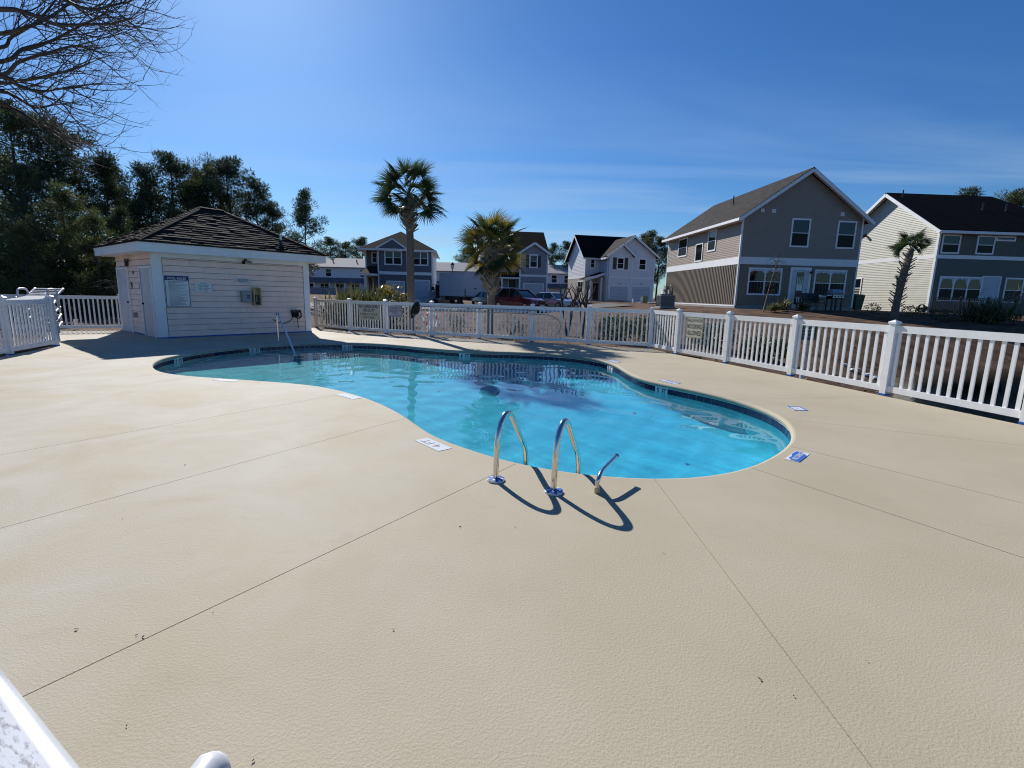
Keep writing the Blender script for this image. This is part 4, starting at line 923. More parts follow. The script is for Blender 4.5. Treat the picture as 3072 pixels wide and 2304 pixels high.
def on_slope(fr, a, b, c, px, py):
    A, B, C_ = [fr.wor(p) for p in (a, b, c)]; return fr.loc(on_plane(px, py, A, (B - A).cross(C_ - A)))
q = on_slope(TF, (-ov, -ov, ze), (TW / 2, -ov, tr_), (-ov, TD, ze), *z5(828, 452)); MB().lathe([(0.10, 0), (0.045, 0.06), (0.04, 0.62)], 10).build('vent_pipe', M['blackpaint'], trf).location = q
# meters and air conditioner on the sunny side
def utility(u, z, h, w, name, lab):
    t = wall_thing(name, lab, 'utility meter', TF, 'left', 0, u, z, 0.03)
    return t
P = TF.L(*z5(280, 1180), 'left', 0)
t = wall_thing('utility_meters', 'grey meter boxes and conduit on the sunny side of the taupe house', 'utility meters', TF, 'left', 0, P.y, 0.0, 0.03)
MB().box(-0.25, 0.25, -0.22, 0, 0.55, 1.55).build('meter_box', M['greybox'], t); MB().tube([(0, -0.22, 1.2), (0, -0.36, 1.2)], 0.13, 12).build('meter_dial', M['dtile'], t)
MB().box(-1.0, -0.6, -0.16, 0, 0.6, 1.15).build('meter_box', M['whitepaint'], t); MB().box(0.6, 0.95, -0.14, 0, 0.7, 1.2).build('meter_box', M['greybox'], t)
MB().tube([(0.0, -0.1, 0.55), (0, -0.1, 0)], 0.05, 8).tube([(-0.8, -0.1, 0.6), (-0.8, -0.1, 0.0)], 0.04, 8).tube([(1.2, -0.08, 0.0), (1.2, -0.08, 1.5), (1.0, -0.08, 1.6)], 0.035, 8).build('conduit', M['greybox'], t)
P = gp(*z5(282, 1296), 1.04); 
ac = thing('air_conditioner', 'dark square air conditioning unit beside the meter boxes', 'air conditioner', (P.x - 0.15, P.y, ground_z(P.x, P.y) + 0.03), TF.a)
mb = MB().box(-0.43, 0.43, -0.43, 0.43, 0.08, 0.82); mb.build('casing', M['greybox'], ac); lv = MB()
for k in range(13): lv.box(-0.445, 0.445, -0.445, 0.445, 0.13 + 0.05 * k, 0.155 + 0.05 * k)
lv.build('louvre', M['blackpaint'], ac); MB().lathe([(0.36, 0.825), (0.36, 0.86), (0.1, 0.88)], 14).build('fan_guard', M['blackpaint'], ac); MB().box(-0.5, 0.5, -0.5, 0.5, 0, 0.08).build('base', M['foundation'], ac)

# --- sage house
GF = Frame((27.93, 34.15, 0.88), 3.5); GD = 9.3; GH = 5.62
GR = GF.L(2659.7, 586, 'left').z; n_ = GF.m @ Vector((0, 1, 0)); pr = GF.loc(on_plane(*z6(1890, 331), GF.wor((0, GD / 2, 0)), n_)); GW = pr.x + GD / 2 * 0.55
print('sage', GR, GW, pr)
sage = thing('sage_house', 'sage green two storey house with a black roof beside the taupe house', 'house', GF.o, GF.a)
gsl = (GR - GH) / (GD / 2)
mb = MB(); mb.add([(0, 0, -0.5), (GW, 0, -0.5), (GW, GD, -0.5), (0, GD, -0.5), (0, 0, GH), (GW, 0, GH), (GW, GD, GH), (0, GD, GH), (0, GD / 2, GR - 0.14)],
                  [(0, 1, 5, 4), (1, 2, 6, 5), (2, 3, 7, 6), (3, 0, 4, 8, 7)]).build('wall', M['sage'], sage)
zb0 = GF.L(*z6(1365, 905)).z; zb1 = GF.L(*z6(1365, 868)).z
lap(sage, 'left', 0, [(0.05, 0.1), (GD - 0.05, 0.1), (GD - 0.05, zb0), (0.05, zb0)], M['sage'], e=0.125, lip=0.022)
lap(sage, 'left', 0, [(0.05, zb1), (GD - 0.05, zb1), (GD - 0.05, GH), (GD / 2, GR - 0.16), (0.05, GH)], M['sage'], e=0.125, lip=0.022)
lap(sage, 'front', 0, [(0.05, 0.1), (GW, 0.1), (GW, zb0), (0.05, zb0)], M['sageshade']); battens(sage, 'front', 0, 0.05, GW, zb1, GH, M['sageshade'])
band(sage, 'front', 0, 0.051, GW, zb0, zb1); band(sage, 'left', 0, 0.051, GD - 0.051, zb0, zb1); corner(sage, 'front', 0, 0.03, 0.1, GH, 0.12); corner(sage, 'left', 0, 0.08, 0.1, GH, 0.12); corner(sage, 'left', 0, GD, 0.1, GH)
mb = MB(); zl = GH - ov * gsl + 0.1; zt = GR + 0.1; xr = pr.x
slab(mb, (-ov, -ov, zl), (GW + ov, -ov, zl), (xr, GD / 2, zt), (-ov, GD / 2, zt)); slab(mb, (-ov, GD / 2, zt), (xr, GD / 2, zt), (GW + ov, GD + ov, zl), (-ov, GD + ov, zl))
mb.add([(GW + ov, -ov, zl), (GW + ov, GD + ov, zl), (xr, GD / 2, zt)], [(0, 1, 2)])
grf = mb.build('roof', M['shingleblack'], sage)
mb = MB(); mb.beam((-ov - 0.015, -ov - 0.02, zl - 0.17), (-ov - 0.015, GD / 2, zt - 0.17), 0.03, 0.22).beam((-ov - 0.018, GD + ov + 0.02, zl - 0.17), (-ov - 0.018, GD / 2, zt - 0.17), 0.03, 0.22); mb.build('rake_board', M['whitepaint'], sage)
MB().box(-ov, GW + ov, -ov - 0.09, -ov, zl - 0.22, zl - 0.055).build('gutter', M['whitepaint'], sage)
mb = MB(); slab(mb, (-ov, -ov, zl - 0.11), (-0.02, -ov, zl - 0.11), (-0.02, GD / 2, zt - 0.11), (-ov, GD / 2, zt - 0.11), 0.02); slab(mb, (-ov, GD / 2, zt - 0.11), (-0.02, GD / 2, zt - 0.11), (-0.02, GD + ov, zl - 0.11), (-ov, GD + ov, zl - 0.11), 0.02); mb.box(0, GW, -ov, -0.02, zl - 0.2, zl - 0.17); mb.build('soffit', M['whitepaint'], sage)
for tl, br, rw in (((1420, 608), (1561, 863), 2), ((1765, 623), (1900, 871), 2), ((1947, 640), (2126, 722), 1)):
    a_, b_, c_, d_ = urect(GF, 'front', 0, z6, tl, br); window(sage, 'front', 0, (a_, b_, c_ - (0.12 if rw == 1 else 0), min(d_, zl - 0.24)), 1, rows=rw)
q_ = urect(GF, 'front', 0, z6, (1380, 1080), (1763, 1335)); w_ = window(sage, 'front', 0, q_, 3); cw_ = (q_[1] - q_[0] - 0.4) / 3
for i_ in range(3): valance(w_, 'front', 0, q_[0] + 0.1 + i_ * (cw_ + 0.1), q_[0] + 0.1 + i_ * (cw_ + 0.1) + cw_, q_[3] - 0.10, 0.10, 11 + i_ * 4, 0.45)
window(sage, 'front', 0, urect(GF, 'front', 0, z6, (2030, 1096), (2168, 1348)), 1)
u0, u1, za, zb = urect(GF, 'front', 0, z6, (1798, 1079), (1928, 1405)); door(sage, 'front', 0.0, (u0, u1, 0, zb), M['whitepaint'], M['garage'])
window(sage, 'left', 0, urect(GF, 'left', 0, z6, (520, 1100), (592, 1300)), 1)
P = GF.L(*z6(645, 672), 'left'); MB().tube([fpt('left', 0, P.y, P.z, 0.03), fpt('left', 0, P.y - 0.2, P.z - 0.15, 0.2)], [0.06, 0.11], 8).build('security_lamp', M['blackpaint'], sage)
for q_ in ((1012, 300), (1800, 428), (2030, 438)):
    q = on_slope(GF, (-ov, -ov, zl), (0, -ov, zl), (0, GD / 2, zt), *z6(*q_)); MB().lathe([(0.08, -0.05), (0.05, 0.06), (0.04, 0.5)], 8).build('vent_pipe', M['blackpaint'], grf).location = q
P = GF.L(*z6(1220, 1400), 'left'); t = wall_thing('hose_reel', 'dark hose reel on the sage house wall near its corner', 'hose reel', GF, 'left', 0, P.y, P.z, 0.03)
mb = MB()
for k in range(4): mb.tube([(0.24 * math.cos(a), -0.08 - 0.03 * k, 0.27 * math.sin(a)) for a in np.linspace(0, 6.283, 18)], 0.03, 6)
mb.build('hose_coil', M['rubber'], t); MB().box(-0.3, 0.3, -0.06, 0, -0.05, 0.05).build('bracket', M['blackpaint'], t)

# --- slate house with pediment
z0_ = 0.42; P = at_y(*z3b(655, 1240), 55.0); SF = Frame((P.x, 55.0, z0_), 6.5)
SWd = SF.L(*z3b(1098, 1000)).x; wx = SF.L(*z3b(545, 1000), 'front', 1.6).x; SH = SF.L(*z3b(655, 822)).z; SD = 11.0
slate = thing('slate_house', 'slate grey two storey house with a small pediment behind the tall palm', 'house', SF.o, SF.a)
print('slate', SWd, wx, SH)
mb = MB(); mb.box(0, SWd, 0, SD, -0.6, SH).box(wx, -0.001, 1.6, SD, -0.6, SH); mb.build('wall', M['slate'], slate)
zb0 = SF.L(*z3b(660, 1030)).z; zb1 = SF.L(*z3b(660, 1005)).z
lap(slate, 'front', 0, [(0.05, zb1), (SWd - 0.05, zb1), (SWd - 0.05, SH), (0.05, SH)], M['slate'], e=0.16); battens(slate, 'front', 0, 0.05, SWd - 0.05, 0.1, zb0, M['slate'], sp=0.35)
lap(slate, 'front', 1.6, [(wx + 0.05, 3.0), (-0.05, 3.0), (-0.05, SH), (wx + 0.05, SH)], M['slate'], e=0.16)
fbox(MB(), 'right', SWd, 0, SD, 0.1, SH, 0, 0.012).build('siding', M['housewhite'], slate)
band(slate, 'front', 0, 0.05, SWd - 0.05, zb0, zb1); corner(slate, 'front', 0, 0.02, 0, SH, 0.14); corner(slate, 'front', 0, SWd - 0.02, 0, SH, 0.14); corner(slate, 'front', 1.6, wx + 0.05, 0, SH, 0.14); band(slate, 'right', SWd, 0, SD, zb0, zb1)
pk = SF.L(*z3b(862, 692), 'front', SD / 2); o_ = 0.4; ridge = pk.z; mb = MB(); xm = (wx + SWd) / 2; hl = max(0.3, (SD - (SWd - wx)) / 2)
E4 = [(wx - o_, -o_, SH + 0.02), (SWd + o_, -o_, SH + 0.02), (SWd + o_, SD + o_, SH + 0.02), (wx - o_, SD + o_, SH + 0.02)]; r0, r1_ = (xm, SD / 2 - hl, ridge), (xm, SD / 2 + hl, ridge)
mb.add(E4 + [r0, r1_], [(0, 1, 4), (1, 2, 5, 4), (2, 3, 5), (3, 0, 4, 5), (3, 2, 1, 0)]); mb.build('roof', M['shinglebrown'], slate)
mb = MB(); mb.box(wx - o_ - 0.03, SWd + o_ + 0.03, -o_ - 0.05, -o_ - 0.001, SH - 0.16, SH + 0.02).box(SWd + o_ + 0.001, SWd + o_ + 0.05, -o_, SD + o_, SH - 0.16, SH + 0.02).box(wx - o_ - 0.05, wx - o_ - 0.001, -o_, SD + o_, SH - 0.16, SH + 0.02); mb.build('gutter', M['whitepaint'], slate)
MB().box(wx - o_, SWd + o_, -o_, SD + o_, SH - 0.05, SH - 0.03).build('soffit', M['whitepaint'], slate)
a = SF.L(*z3b(645, 802), 'front', -0.45); b = SF.L(*z3b(870, 802), 'front', -0.45); c = SF.L(*z3b(765, 738), 'front', -0.45); zp = SH + 0.05
ped = MB(); ped.add([(a.x, -0.42, zp), (b.x, -0.42, zp), (c.x, -0.42, c.z), (a.x, 3, zp), (b.x, 3, zp), (c.x, 3, c.z)], [(0, 1, 2), (0, 2, 5, 3), (1, 4, 5, 2), (3, 5, 4)]).build('pediment', M['slate'], slate)
mb = MB(); mb.beam((a.x - 0.25, -0.47, zp - 0.02), (c.x, -0.47, c.z + 0.02), 0.09, 0.16).beam((b.x + 0.25, -0.475, zp - 0.02), (c.x, -0.475, c.z + 0.02), 0.09, 0.16).beam((a.x - 0.2, -0.465, zp - 0.05), (b.x + 0.2, -0.465, zp - 0.05), 0.08, 0.12)
mb.build('pediment_trim', M['whitepaint'], slate)
slab(mb := MB(), (a.x - 0.3, -0.5, zp + 0.02), (c.x, -0.5, c.z + 0.14), (c.x, 4, c.z + 0.14), (a.x - 0.3, 4, zp + 0.02), 0.06); slab(mb, (c.x, -0.5, c.z + 0.14), (b.x + 0.3, -0.5, zp + 0.02), (b.x + 0.3, 4, zp + 0.02), (c.x, 4, c.z + 0.14), 0.06); mb.build('pediment_roof', M['shinglebrown'], slate)
for tl, br, c_, of in (((698, 829), (848, 957), 2, 0), ((932, 837), (1065, 962), 2, 0), ((592, 845), (645, 942), 1, 1.6)): window(slate, 'front', of, urect(SF, 'front', of, z3b, tl, br), c_, tw=0.13)
u0, u1, za, zb = urect(SF, 'front', 0, z3b, (715, 1083), (872, 1245)); garage(slate, 'front', 0, (u0, u1, 0, zb), M['slate'] if False else M['garage'])
u0, u1, za, zb = urect(SF, 'front', 0, z3b, (945, 1075), (1080, 1245)); garage(slate, 'front', 0, (u0, u1, 0, zb))
e = SF.L(*z3b(497, 1022), 'front', -0.3); f = SF.L(*z3b(655, 985), 'front', 1.6); zp0 = e.z; zp1 = f.z + 0.25
mb = MB(); mb.add([(e.x, -0.6, zp0), (-0.001, -0.6, zp0), (-0.001, 1.6, zp1), (wx + 0.3, 1.6, zp1), (e.x, 1.6, zp0)], [(0, 1, 2, 3), (0, 3, 4), (4, 1, 0)]); mb.build('porch_roof', M['shinglebrown'], slate)
MB().box(e.x, -0.001, -0.62, -0.55, zp0 - 0.22, zp0 - 0.01).box(e.x - 0.01, e.x + 0.05, -0.55, 1.6, zp0 - 0.22, zp0 - 0.012).build('porch_beam', M['whitepaint'], slate)
for xx in (e.x + 0.55,): MB().box(xx - 0.09, xx + 0.09, -0.5, -0.32, -0.1, zp0 - 0.2).build('column', M['whitepaint'], slate)
u0, u1, za, zb = urect(SF, 'front', 1.6, z3b, (560, 1048), (612, 1200)); door(slate, 'front', 1.6, (u0, u1, 0, zb), M['whitepaint'], M['brownwood'])

# --- blue grey house with shutters
z0_ = 0.62; P = at_y(*z4b(145, 1090), 61.0); BF = Frame((P.x, 61.0, z0_), 6.0)
bx1 = BF.L(*z4b(590, 800), 'front', -1.3).x; bx2 = BF.L(*z4b(890, 800), 'front', -1.3).x; BH = BF.L(*z4b(400, 578)).z; BD = 9.5
print('blue', bx1, bx2, BH)
blue = thing('shuttered_house', 'blue grey two storey house with black shutters behind the red SUV', 'house', BF.o, BF.a)
mb = MB(); mb.box(0, bx1, 0, BD, -0.6, BH); BR = BF.L(*z4b(700, 362), 'front', BD / 2).z; BP = BF.L(*z4b(748, 474), 'front', -1.3).z; bm = (bx1 + bx2) / 2
mb.add([(bx1, -1.3, -0.6), (bx2, -1.3, -0.6), (bx2, -1.3, BH), (bm, -1.3, BP), (bx1, -1.3, BH), (bx1, BD, -0.6), (bx2, BD, -0.6), (bx2, BD, BH), (bm, BD, BP), (bx1, BD, BH)], [(0, 1, 2, 3, 4), (1, 6, 7, 2), (0, 4, 9, 5), (2, 7, 8, 3), (3, 8, 9, 4)])
mb.build('wall', M['bluegrey'], blue)
mb = MB(); mb.add([(0, 0, BH), (0, BD, BH), (0, BD / 2, BR - 0.15), (bx2, 0, BH), (bx2, BD, BH), (bx2, BD / 2, BR - 0.15)], [(0, 2, 1), (3, 4, 5)]); fbox(mb, 'left', 0, 0, BD, 0, BH, 0.001, 0.012); mb.build('gable_siding', M['housewhite'], blue)
zb0 = BF.L(*z4b(600, 846), 'front', -1.3).z; zb1 = BF.L(*z4b(600, 822), 'front', -1.3).z
battens(blue, 'front', -1.3, bx1 + 0.05, bx2 - 0.05, zb1, BH, M['bluegrey'], sp=0.32); battens(blue, 'front', -1.3, bx1 + 0.05, bx2 - 0.05, 0.1, zb0, M['bluegrey'], sp=0.32)
lap(blue, 'front', 0, [(0.05, 3.0), (bx1, 3.0), (bx1, BH), (0.05, BH)], M['bluegrey'], e=0.17)
band(blue, 'front', -1.3, bx1 + 0.05, bx2 - 0.05, zb0, zb1); corner(blue, 'front', -1.3, bx1, 0, BH, 0.15); corner(blue, 'front', -1.3, bx2, 0, BH, 0.15); corner(blue, 'front', 0, 0.04, 0, BH, 0.15)
bs = (BR - BH) / (BD / 2); o_ = 0.4; ze_ = BH - o_ * bs + 0.1; zt_ = BR + 0.1; mb = MB()
slab(mb, (-o_, -o_, ze_), (bx2 + o_, -o_, ze_), (bx2 + o_, BD / 2, zt_), (-o_, BD / 2, zt_)); slab(mb, (-o_, BD / 2, zt_), (bx2 + o_, BD / 2, zt_), (bx2 + o_, BD + o_, ze_), (-o_, BD + o_, ze_))
ps = (BP - BH) / (bm - bx1); zg = BH - o_ * ps + 0.1; yb = BD / 2 * 0.8
slab(mb, (bx1 - o_, -1.3 - o_, zg), (bm, -1.3 - o_, BP + 0.1), (bm, yb, BP + 0.1), (bx1 - o_, yb, zg)); slab(mb, (bm, -1.3 - o_, BP + 0.1), (bx2 + o_, -1.3 - o_, zg), (bx2 + o_, yb, zg), (bm, yb, BP + 0.1))
mb.build('roof', M['shingleblack'], blue)
mb = MB(); yf = -1.3 - o_ - 0.02
mb.beam((bx1 - o_ - 0.05, yf, zg - 0.16), (bm, yf, BP - 0.06), 0.05, 0.24).beam((bx2 + o_ + 0.05, yf - 0.004, zg - 0.16), (bm, yf - 0.004, BP - 0.06), 0.05, 0.24).beam((-o_ - 0.02, -o_, ze_ - 0.14), (-o_ - 0.02, BD / 2, zt_ - 0.14), 0.04, 0.22).box(-o_, bx1 - o_, -o_ - 0.08, -o_ - 0.001, ze_ - 0.2, ze_ - 0.02)
mb.build('fascia', M['whitepaint'], blue)
w_ = window(blue, 'front', -1.3, urect(BF, 'front', -1.3, z4b, (693, 598), (787, 755)), 1, tw=0.16)
for tl, br in (((659, 611), (690, 743)), ((789, 617), (820, 747))): u0, u1, za, zb = urect(BF, 'front', -1.3, z4b, tl, br); fbox(MB(), 'front', -1.3, u0, u1, za, zb, 0.02, 0.05).build('shutter', M['blackpaint'], blue)
window(blue, 'front', 0, urect(BF, 'front', 0, z4b, (475, 600), (541, 705)), 1, tw=0.15, rows=1); window(blue, 'front', 0, urect(BF, 'front', 0, z4b, (330, 592), (386, 750)), 1, tw=0.13); window(blue, 'front', 0, urect(BF, 'front', 0, z4b, (300, 872), (398, 1052)), 1, tw=0.14)
u0, u1, za, zb = urect(BF, 'front', -1.3, z4b, (622, 917), (846, 1110)); garage(blue, 'front', -1.3, (u0, u1, 0, zb)); P = BF.L(*z4b(733, 897), 'front', -1.3); carriage_lamp(blue, 'front', -1.3, P.x, P.z)
u0, u1, za, zb = urect(BF, 'front', 0, z4b, (458, 872), (545, 1100)); door(blue, 'front', 0, (u0, u1, 0, zb), M['whitepaint'], M['brownwood'])
e = BF.L(*z4b(350, 848), 'front', -1.2); f = BF.L(*z4b(360, 792), 'front', 0)
MB().add([(0.2, -1.4, e.z), (bx1 - 0.01, -1.4, e.z), (bx1 - 0.01, 0, f.z), (0.2, 0, f.z)], [(0, 1, 2, 3)]).add([(0.2, -1.4, e.z - 0.03), (bx1 - 0.01, -1.4, e.z - 0.03), (bx1 - 0.01, 0, e.z - 0.03), (0.2, 0, e.z - 0.03)], [(3, 2, 1, 0)]).build('porch_roof', M['shingleblack'], blue)
MB().box(0.2, bx1 - 0.01, -1.42, -1.36, e.z - 0.2, e.z - 0.032).build('porch_beam', M['whitepaint'], blue)
for q_ in (388, 582): xq = BF.L(*z4b(q_, 900), 'front', -1.2).x; MB().box(xq - 0.08, xq + 0.08, -1.36, -1.2, -0.1, e.z - 0.2).build('column', M['whitepaint'], blue)

# --- white house with twin garages
P = at_y(*z8(304, 1470), 66.0); HFx = Frame(P, 12.0)
HDp = HFx.L(*z8(40, 800), 'left').y; x1_ = HFx.L(*z8(590, 800)).x; hx2 = HFx.L(*z8(590, 700)).x
pj = -HFx.L(*z8(735, 850), 'left', x1_).y; x3_ = HFx.L(*z8(1560, 850), 'front', -pj).x; WHt = HFx.L(*z8(330, 692)).z
print('white', HDp, x1_, pj, x3_, WHt, P)
pj = min(max(pj, 1.5), 4.5); HDp = min(max(HDp, 7.0), 10.5); x3_ = HFx.L(*z8(1560, 850), 'front', -pj).x
white_h = thing('white_house', 'white two storey house with two garage doors and black shutters', 'house', HFx.o, HFx.a)
WR = HFx.L(*z8(600, 356), 'front', HDp / 2).z; xg = HFx.L(*z8(1190, 348), 'front', -pj).x; WG = HFx.L(*z8(1190, 350), 'front', -pj).z; WE = HFx.L(*z8(1560, 690), 'front', -pj).z
mb = MB(); mb.box(0, x3_, 0, HDp, -0.8, WHt); mb.build('wall', M['housewhite'], white_h)
mb = MB(); mb.add([(x1_, -pj, -0.8), (x3_, -pj, -0.8), (x3_, -pj, WE), (xg, -pj, WG - 0.1), (x1_, -pj, WE - 0.2), (x1_, 2, -0.8), (x3_, 2, -0.8), (x3_, 2, WE), (xg, 2, WG - 0.1), (x1_, 2, WE - 0.2)], [(0, 1, 2, 3, 4), (1, 6, 7, 2), (0, 4, 9, 5), (2, 7, 8, 3), (3, 8, 9, 4)]); mb.build('garage_wing', M['housewhite'], white_h)
mb = MB(); mb.add([(0, 0, WHt), (0, HDp, WHt), (0, HDp / 2, WR - 0.15)], [(0, 2, 1)]); mb.build('gable', M['housewhite'], white_h)
zb0 = HFx.L(*z8(735, 1090), 'front', -pj).z; zb1 = HFx.L(*z8(735, 1060), 'front', -pj).z
lap(white_h, 'left', 0, [(0.05, zb1), (HDp - 0.05, zb1), (HDp - 0.05, WHt), (HDp / 2, WR - 0.2), (0.05, WHt)], M['housewhite'], e=0.18); fbox(MB(), 'left', 0, 0.05, HDp - 0.05, -0.2, zb0, 0, 0.012).build('siding', M['housetan'], white_h)
lap(white_h, 'left', x1_, [(-pj + 0.05, 3.0), (-0.02, 3.0), (-0.02, WE - 0.25), (-pj + 0.05, WE - 0.25)], M['housewhite'], e=0.18)
band(white_h, 'left', 0, 0.05, HDp - 0.05, zb0, zb1); band(white_h, 'front', -pj, x1_ + 0.05, x3_ - 0.05, zb0, zb1)
xs1 = HFx.L(*z8(1165, 900), 'front', -pj).x
for u_ in (x1_, xs1, x3_): corner(white_h, 'front', -pj, u_, 0, WE - 0.1, 0.16)
corner(white_h, 'front', 0, 0.05, 0, WHt, 0.15); corner(white_h, 'left', 0, 0.08, 0, WHt, 0.15)
mb = MB(); o_ = 0.45; s1 = (WR - WHt) / (HDp / 2); ze_ = WHt - o_ * s1 + 0.1
slab(mb, (-o_, -o_, ze_), (x3_, -o_, ze_), (x3_, HDp / 2, WR + 0.1), (-o_, HDp / 2, WR + 0.1)); slab(mb, (-o_, HDp / 2, WR + 0.1), (x3_, HDp / 2, WR + 0.1), (x3_, HDp + o_, ze_), (-o_, HDp + o_, ze_))
mb.build('roof', M['shingleblack'], white_h)
mb = MB(); a = HFx.L(*z8(740, 690), 'front', -pj - 0.5); yb = HDp / 2; yf = -pj - 0.5
zl_ = HFx.L(*z8(578, 710), 'front', -o_).z; sl_l = (WG - WE + 0.2) / (xg - x1_); sl_r = (WG - WE) / (x3_ - xg)
slab(mb, (x1_ - o_, yf, WE - 0.2 - o_ * sl_l + 0.1), (xg, yf, WG + 0.1), (xg, yb, WG + 0.1), (x1_ - o_, yb, WE - 0.2 - o_ * sl_l + 0.1)); slab(mb, (xg, yf, WG + 0.1), (x3_ + o_, yf, WE - o_ * sl_r + 0.1), (x3_ + o_, yb, WE - o_ * sl_r + 0.1), (xg, yb, WG + 0.1))
mb.build('garage_roof', M['shinglegrey'], white_h)
mb = MB(); mb.beam((x1_ - o_, yf - 0.02, WE - 0.2 - o_ * sl_l - 0.06), (xg, yf - 0.02, WG - 0.06), 0.05, 0.22).beam((x3_ + o_, yf - 0.024, WE - o_ * sl_r - 0.06), (xg, yf - 0.024, WG - 0.06), 0.05, 0.22).beam((-o_ - 0.02, -o_, ze_ - 0.14), (-o_ - 0.02, HDp / 2, WR - 0.04), 0.04, 0.24).beam((-o_ - 0.022, HDp + o_, ze_ - 0.14), (-o_ - 0.022, HDp / 2, WR - 0.04), 0.04, 0.24)
mb.box(-o_, x1_ - o_, -o_ - 0.08, -o_, ze_ - 0.2, ze_ - 0.02).beam((x1_ - o_ - 0.03, yf, WE - 0.2 - o_ * sl_l - 0.05), (x1_ - o_ - 0.03, 0, WE - 0.2 - o_ * sl_l - 0.05), 0.05, 0.2); mb.build('fascia', M['whitepaint'], white_h)
# shallow bay with its own small gable
yb2 = -pj - 0.35; xb = HFx.L(*z8(995, 490), 'front', yb2).x; ZB = HFx.L(*z8(995, 492), 'front', yb2).z; xa, xc = x1_ + 0.02, HFx.L(*z8(1165, 690), 'front', yb2).x; zba = HFx.L(*z8(1190, 668), 'front', yb2).z
MB().add([(xa, yb2, 0), (xc, yb2, 0), (xc, yb2, zba), (xb, yb2, ZB - 0.1), (xa, yb2, zba), (xa, -pj, 0), (xc, -pj, 0), (xc, -pj, zba), (xb, -pj, ZB - 0.1), (xa, -pj, zba)], [(0, 1, 2, 3, 4), (1, 6, 7, 2), (0, 4, 9, 5)]).build('bay', M['housewhite'], white_h)
mb = MB(); so_ = (ZB - zba) / (xc - xb); yq = yb2 - 0.45
slab(mb, (xa - o_, yq, zba - (xb - xa > 0) * o_ * so_ + 0.08), (xb, yq, ZB + 0.08), (xb, -pj + 0.6, ZB + 0.08), (xa - o_, -pj + 0.6, zba - o_ * so_ + 0.08), 0.08); slab(mb, (xb, yq, ZB + 0.08), (xc + o_, yq, zba - o_ * so_ + 0.08), (xc + o_, -pj + 0.6, zba - o_ * so_ + 0.08), (xb, -pj + 0.6, ZB + 0.08), 0.08)
mb.build('bay_roof', M['shinglegrey'], white_h)
MB().beam((xa - o_, yq - 0.02, zba - o_ * so_ - 0.06), (xb, yq - 0.02, ZB - 0.06), 0.05, 0.2).beam((xc + o_, yq - 0.024, zba - o_ * so_ - 0.06), (xb, yq - 0.024, ZB - 0.06), 0.05, 0.2).build('bay_fascia', M['whitepaint'], white_h)
band(white_h, 'front', yb2, xa + 0.05, xc - 0.05, zb0, zb1)
window(white_h, 'front', yb2, urect(HFx, 'front', yb2, z8, (893, 716), (1020, 946)), 1, tw=0.16)
for tl, br in (((830, 722), (884, 936)), ((1029, 730), (1082, 940))): u0, u1, za, zb = urect(HFx, 'front', yb2, z8, tl, br); fbox(MB(), 'front', yb2, u0, u1, za, zb, 0.0, 0.05).build('shutter', M['blackpaint'], white_h)
window(white_h, 'front', -pj, urect(HFx, 'front', -pj, z8, (1277, 735), (1412, 966)), 1, tw=0.18); window(white_h, 'front', 0, urect(HFx, 'front', 0, z8, (412, 738), (505, 925)), 1, tw=0.18)
u0, u1, za, zb = urect(HFx, 'front', yb2, z8, (758, 1222), (1085, 1512)); garage(white_h, 'front', yb2, (u0, u1, 0.05, zb)); u0, u1, za, zb = urect(HFx, 'front', -pj, z8, (1155, 1232), (1475, 1528)); garage(white_h, 'front', -pj, (u0, u1, 0.0, zb))
for q_, of in (((940, 1190), yb2), ((1322, 1192), -pj)): P = HFx.L(*z8(*q_), 'front', of); carriage_lamp(white_h, 'front', of, P.x, P.z)
window(white_h, 'left', 0, urect(HFx, 'left', 0, z8, (200, 1145), (290, 1362)), 1, tw=0.12, muntin=True)
e = HFx.L(*z8(400, 1112), 'front', -1.7); f = HFx.L(*z8(712, 992), 'front', 0)
mb = MB(); slab(mb, (-0.75, -1.9, e.z), (x1_ - 0.01, -1.9, e.z + 0.9), (x1_ - 0.01, -0.01, f.z), (-0.75, -0.01, e.z + 0.1), 0.1); mb.build('porch_roof', M['shingleblack'], white_h)
mb = MB(); mb.beam((-0.75, -1.93, e.z - 0.16), (x1_ - 0.01, -1.93, e.z + 0.72), 0.06, 0.3); mb.build('porch_beam', M['whitepaint'], white_h)
for xq in (0.15, x1_ - 0.35): MB().box(xq - 0.11, xq + 0.11, -1.85, -1.63, -0.3, e.z - 0.2 + 0.28 * max(0, xq)).build('column', M['whitepaint'], white_h)
fbox(MB(), 'front', 0, 0.15, x1_ - 0.02, -0.2, zb0, 0, 0.014).build('siding', M['housetan'], white_h)
u0, u1, za, zb = urect(HFx, 'front', 0, z8, (455, 1165), (520, 1470)); door(white_h, 'front', -0.016, (u0, max(u1, u0 + 0.95), 0, 2.2), M['whitepaint'], M['brownwood'])

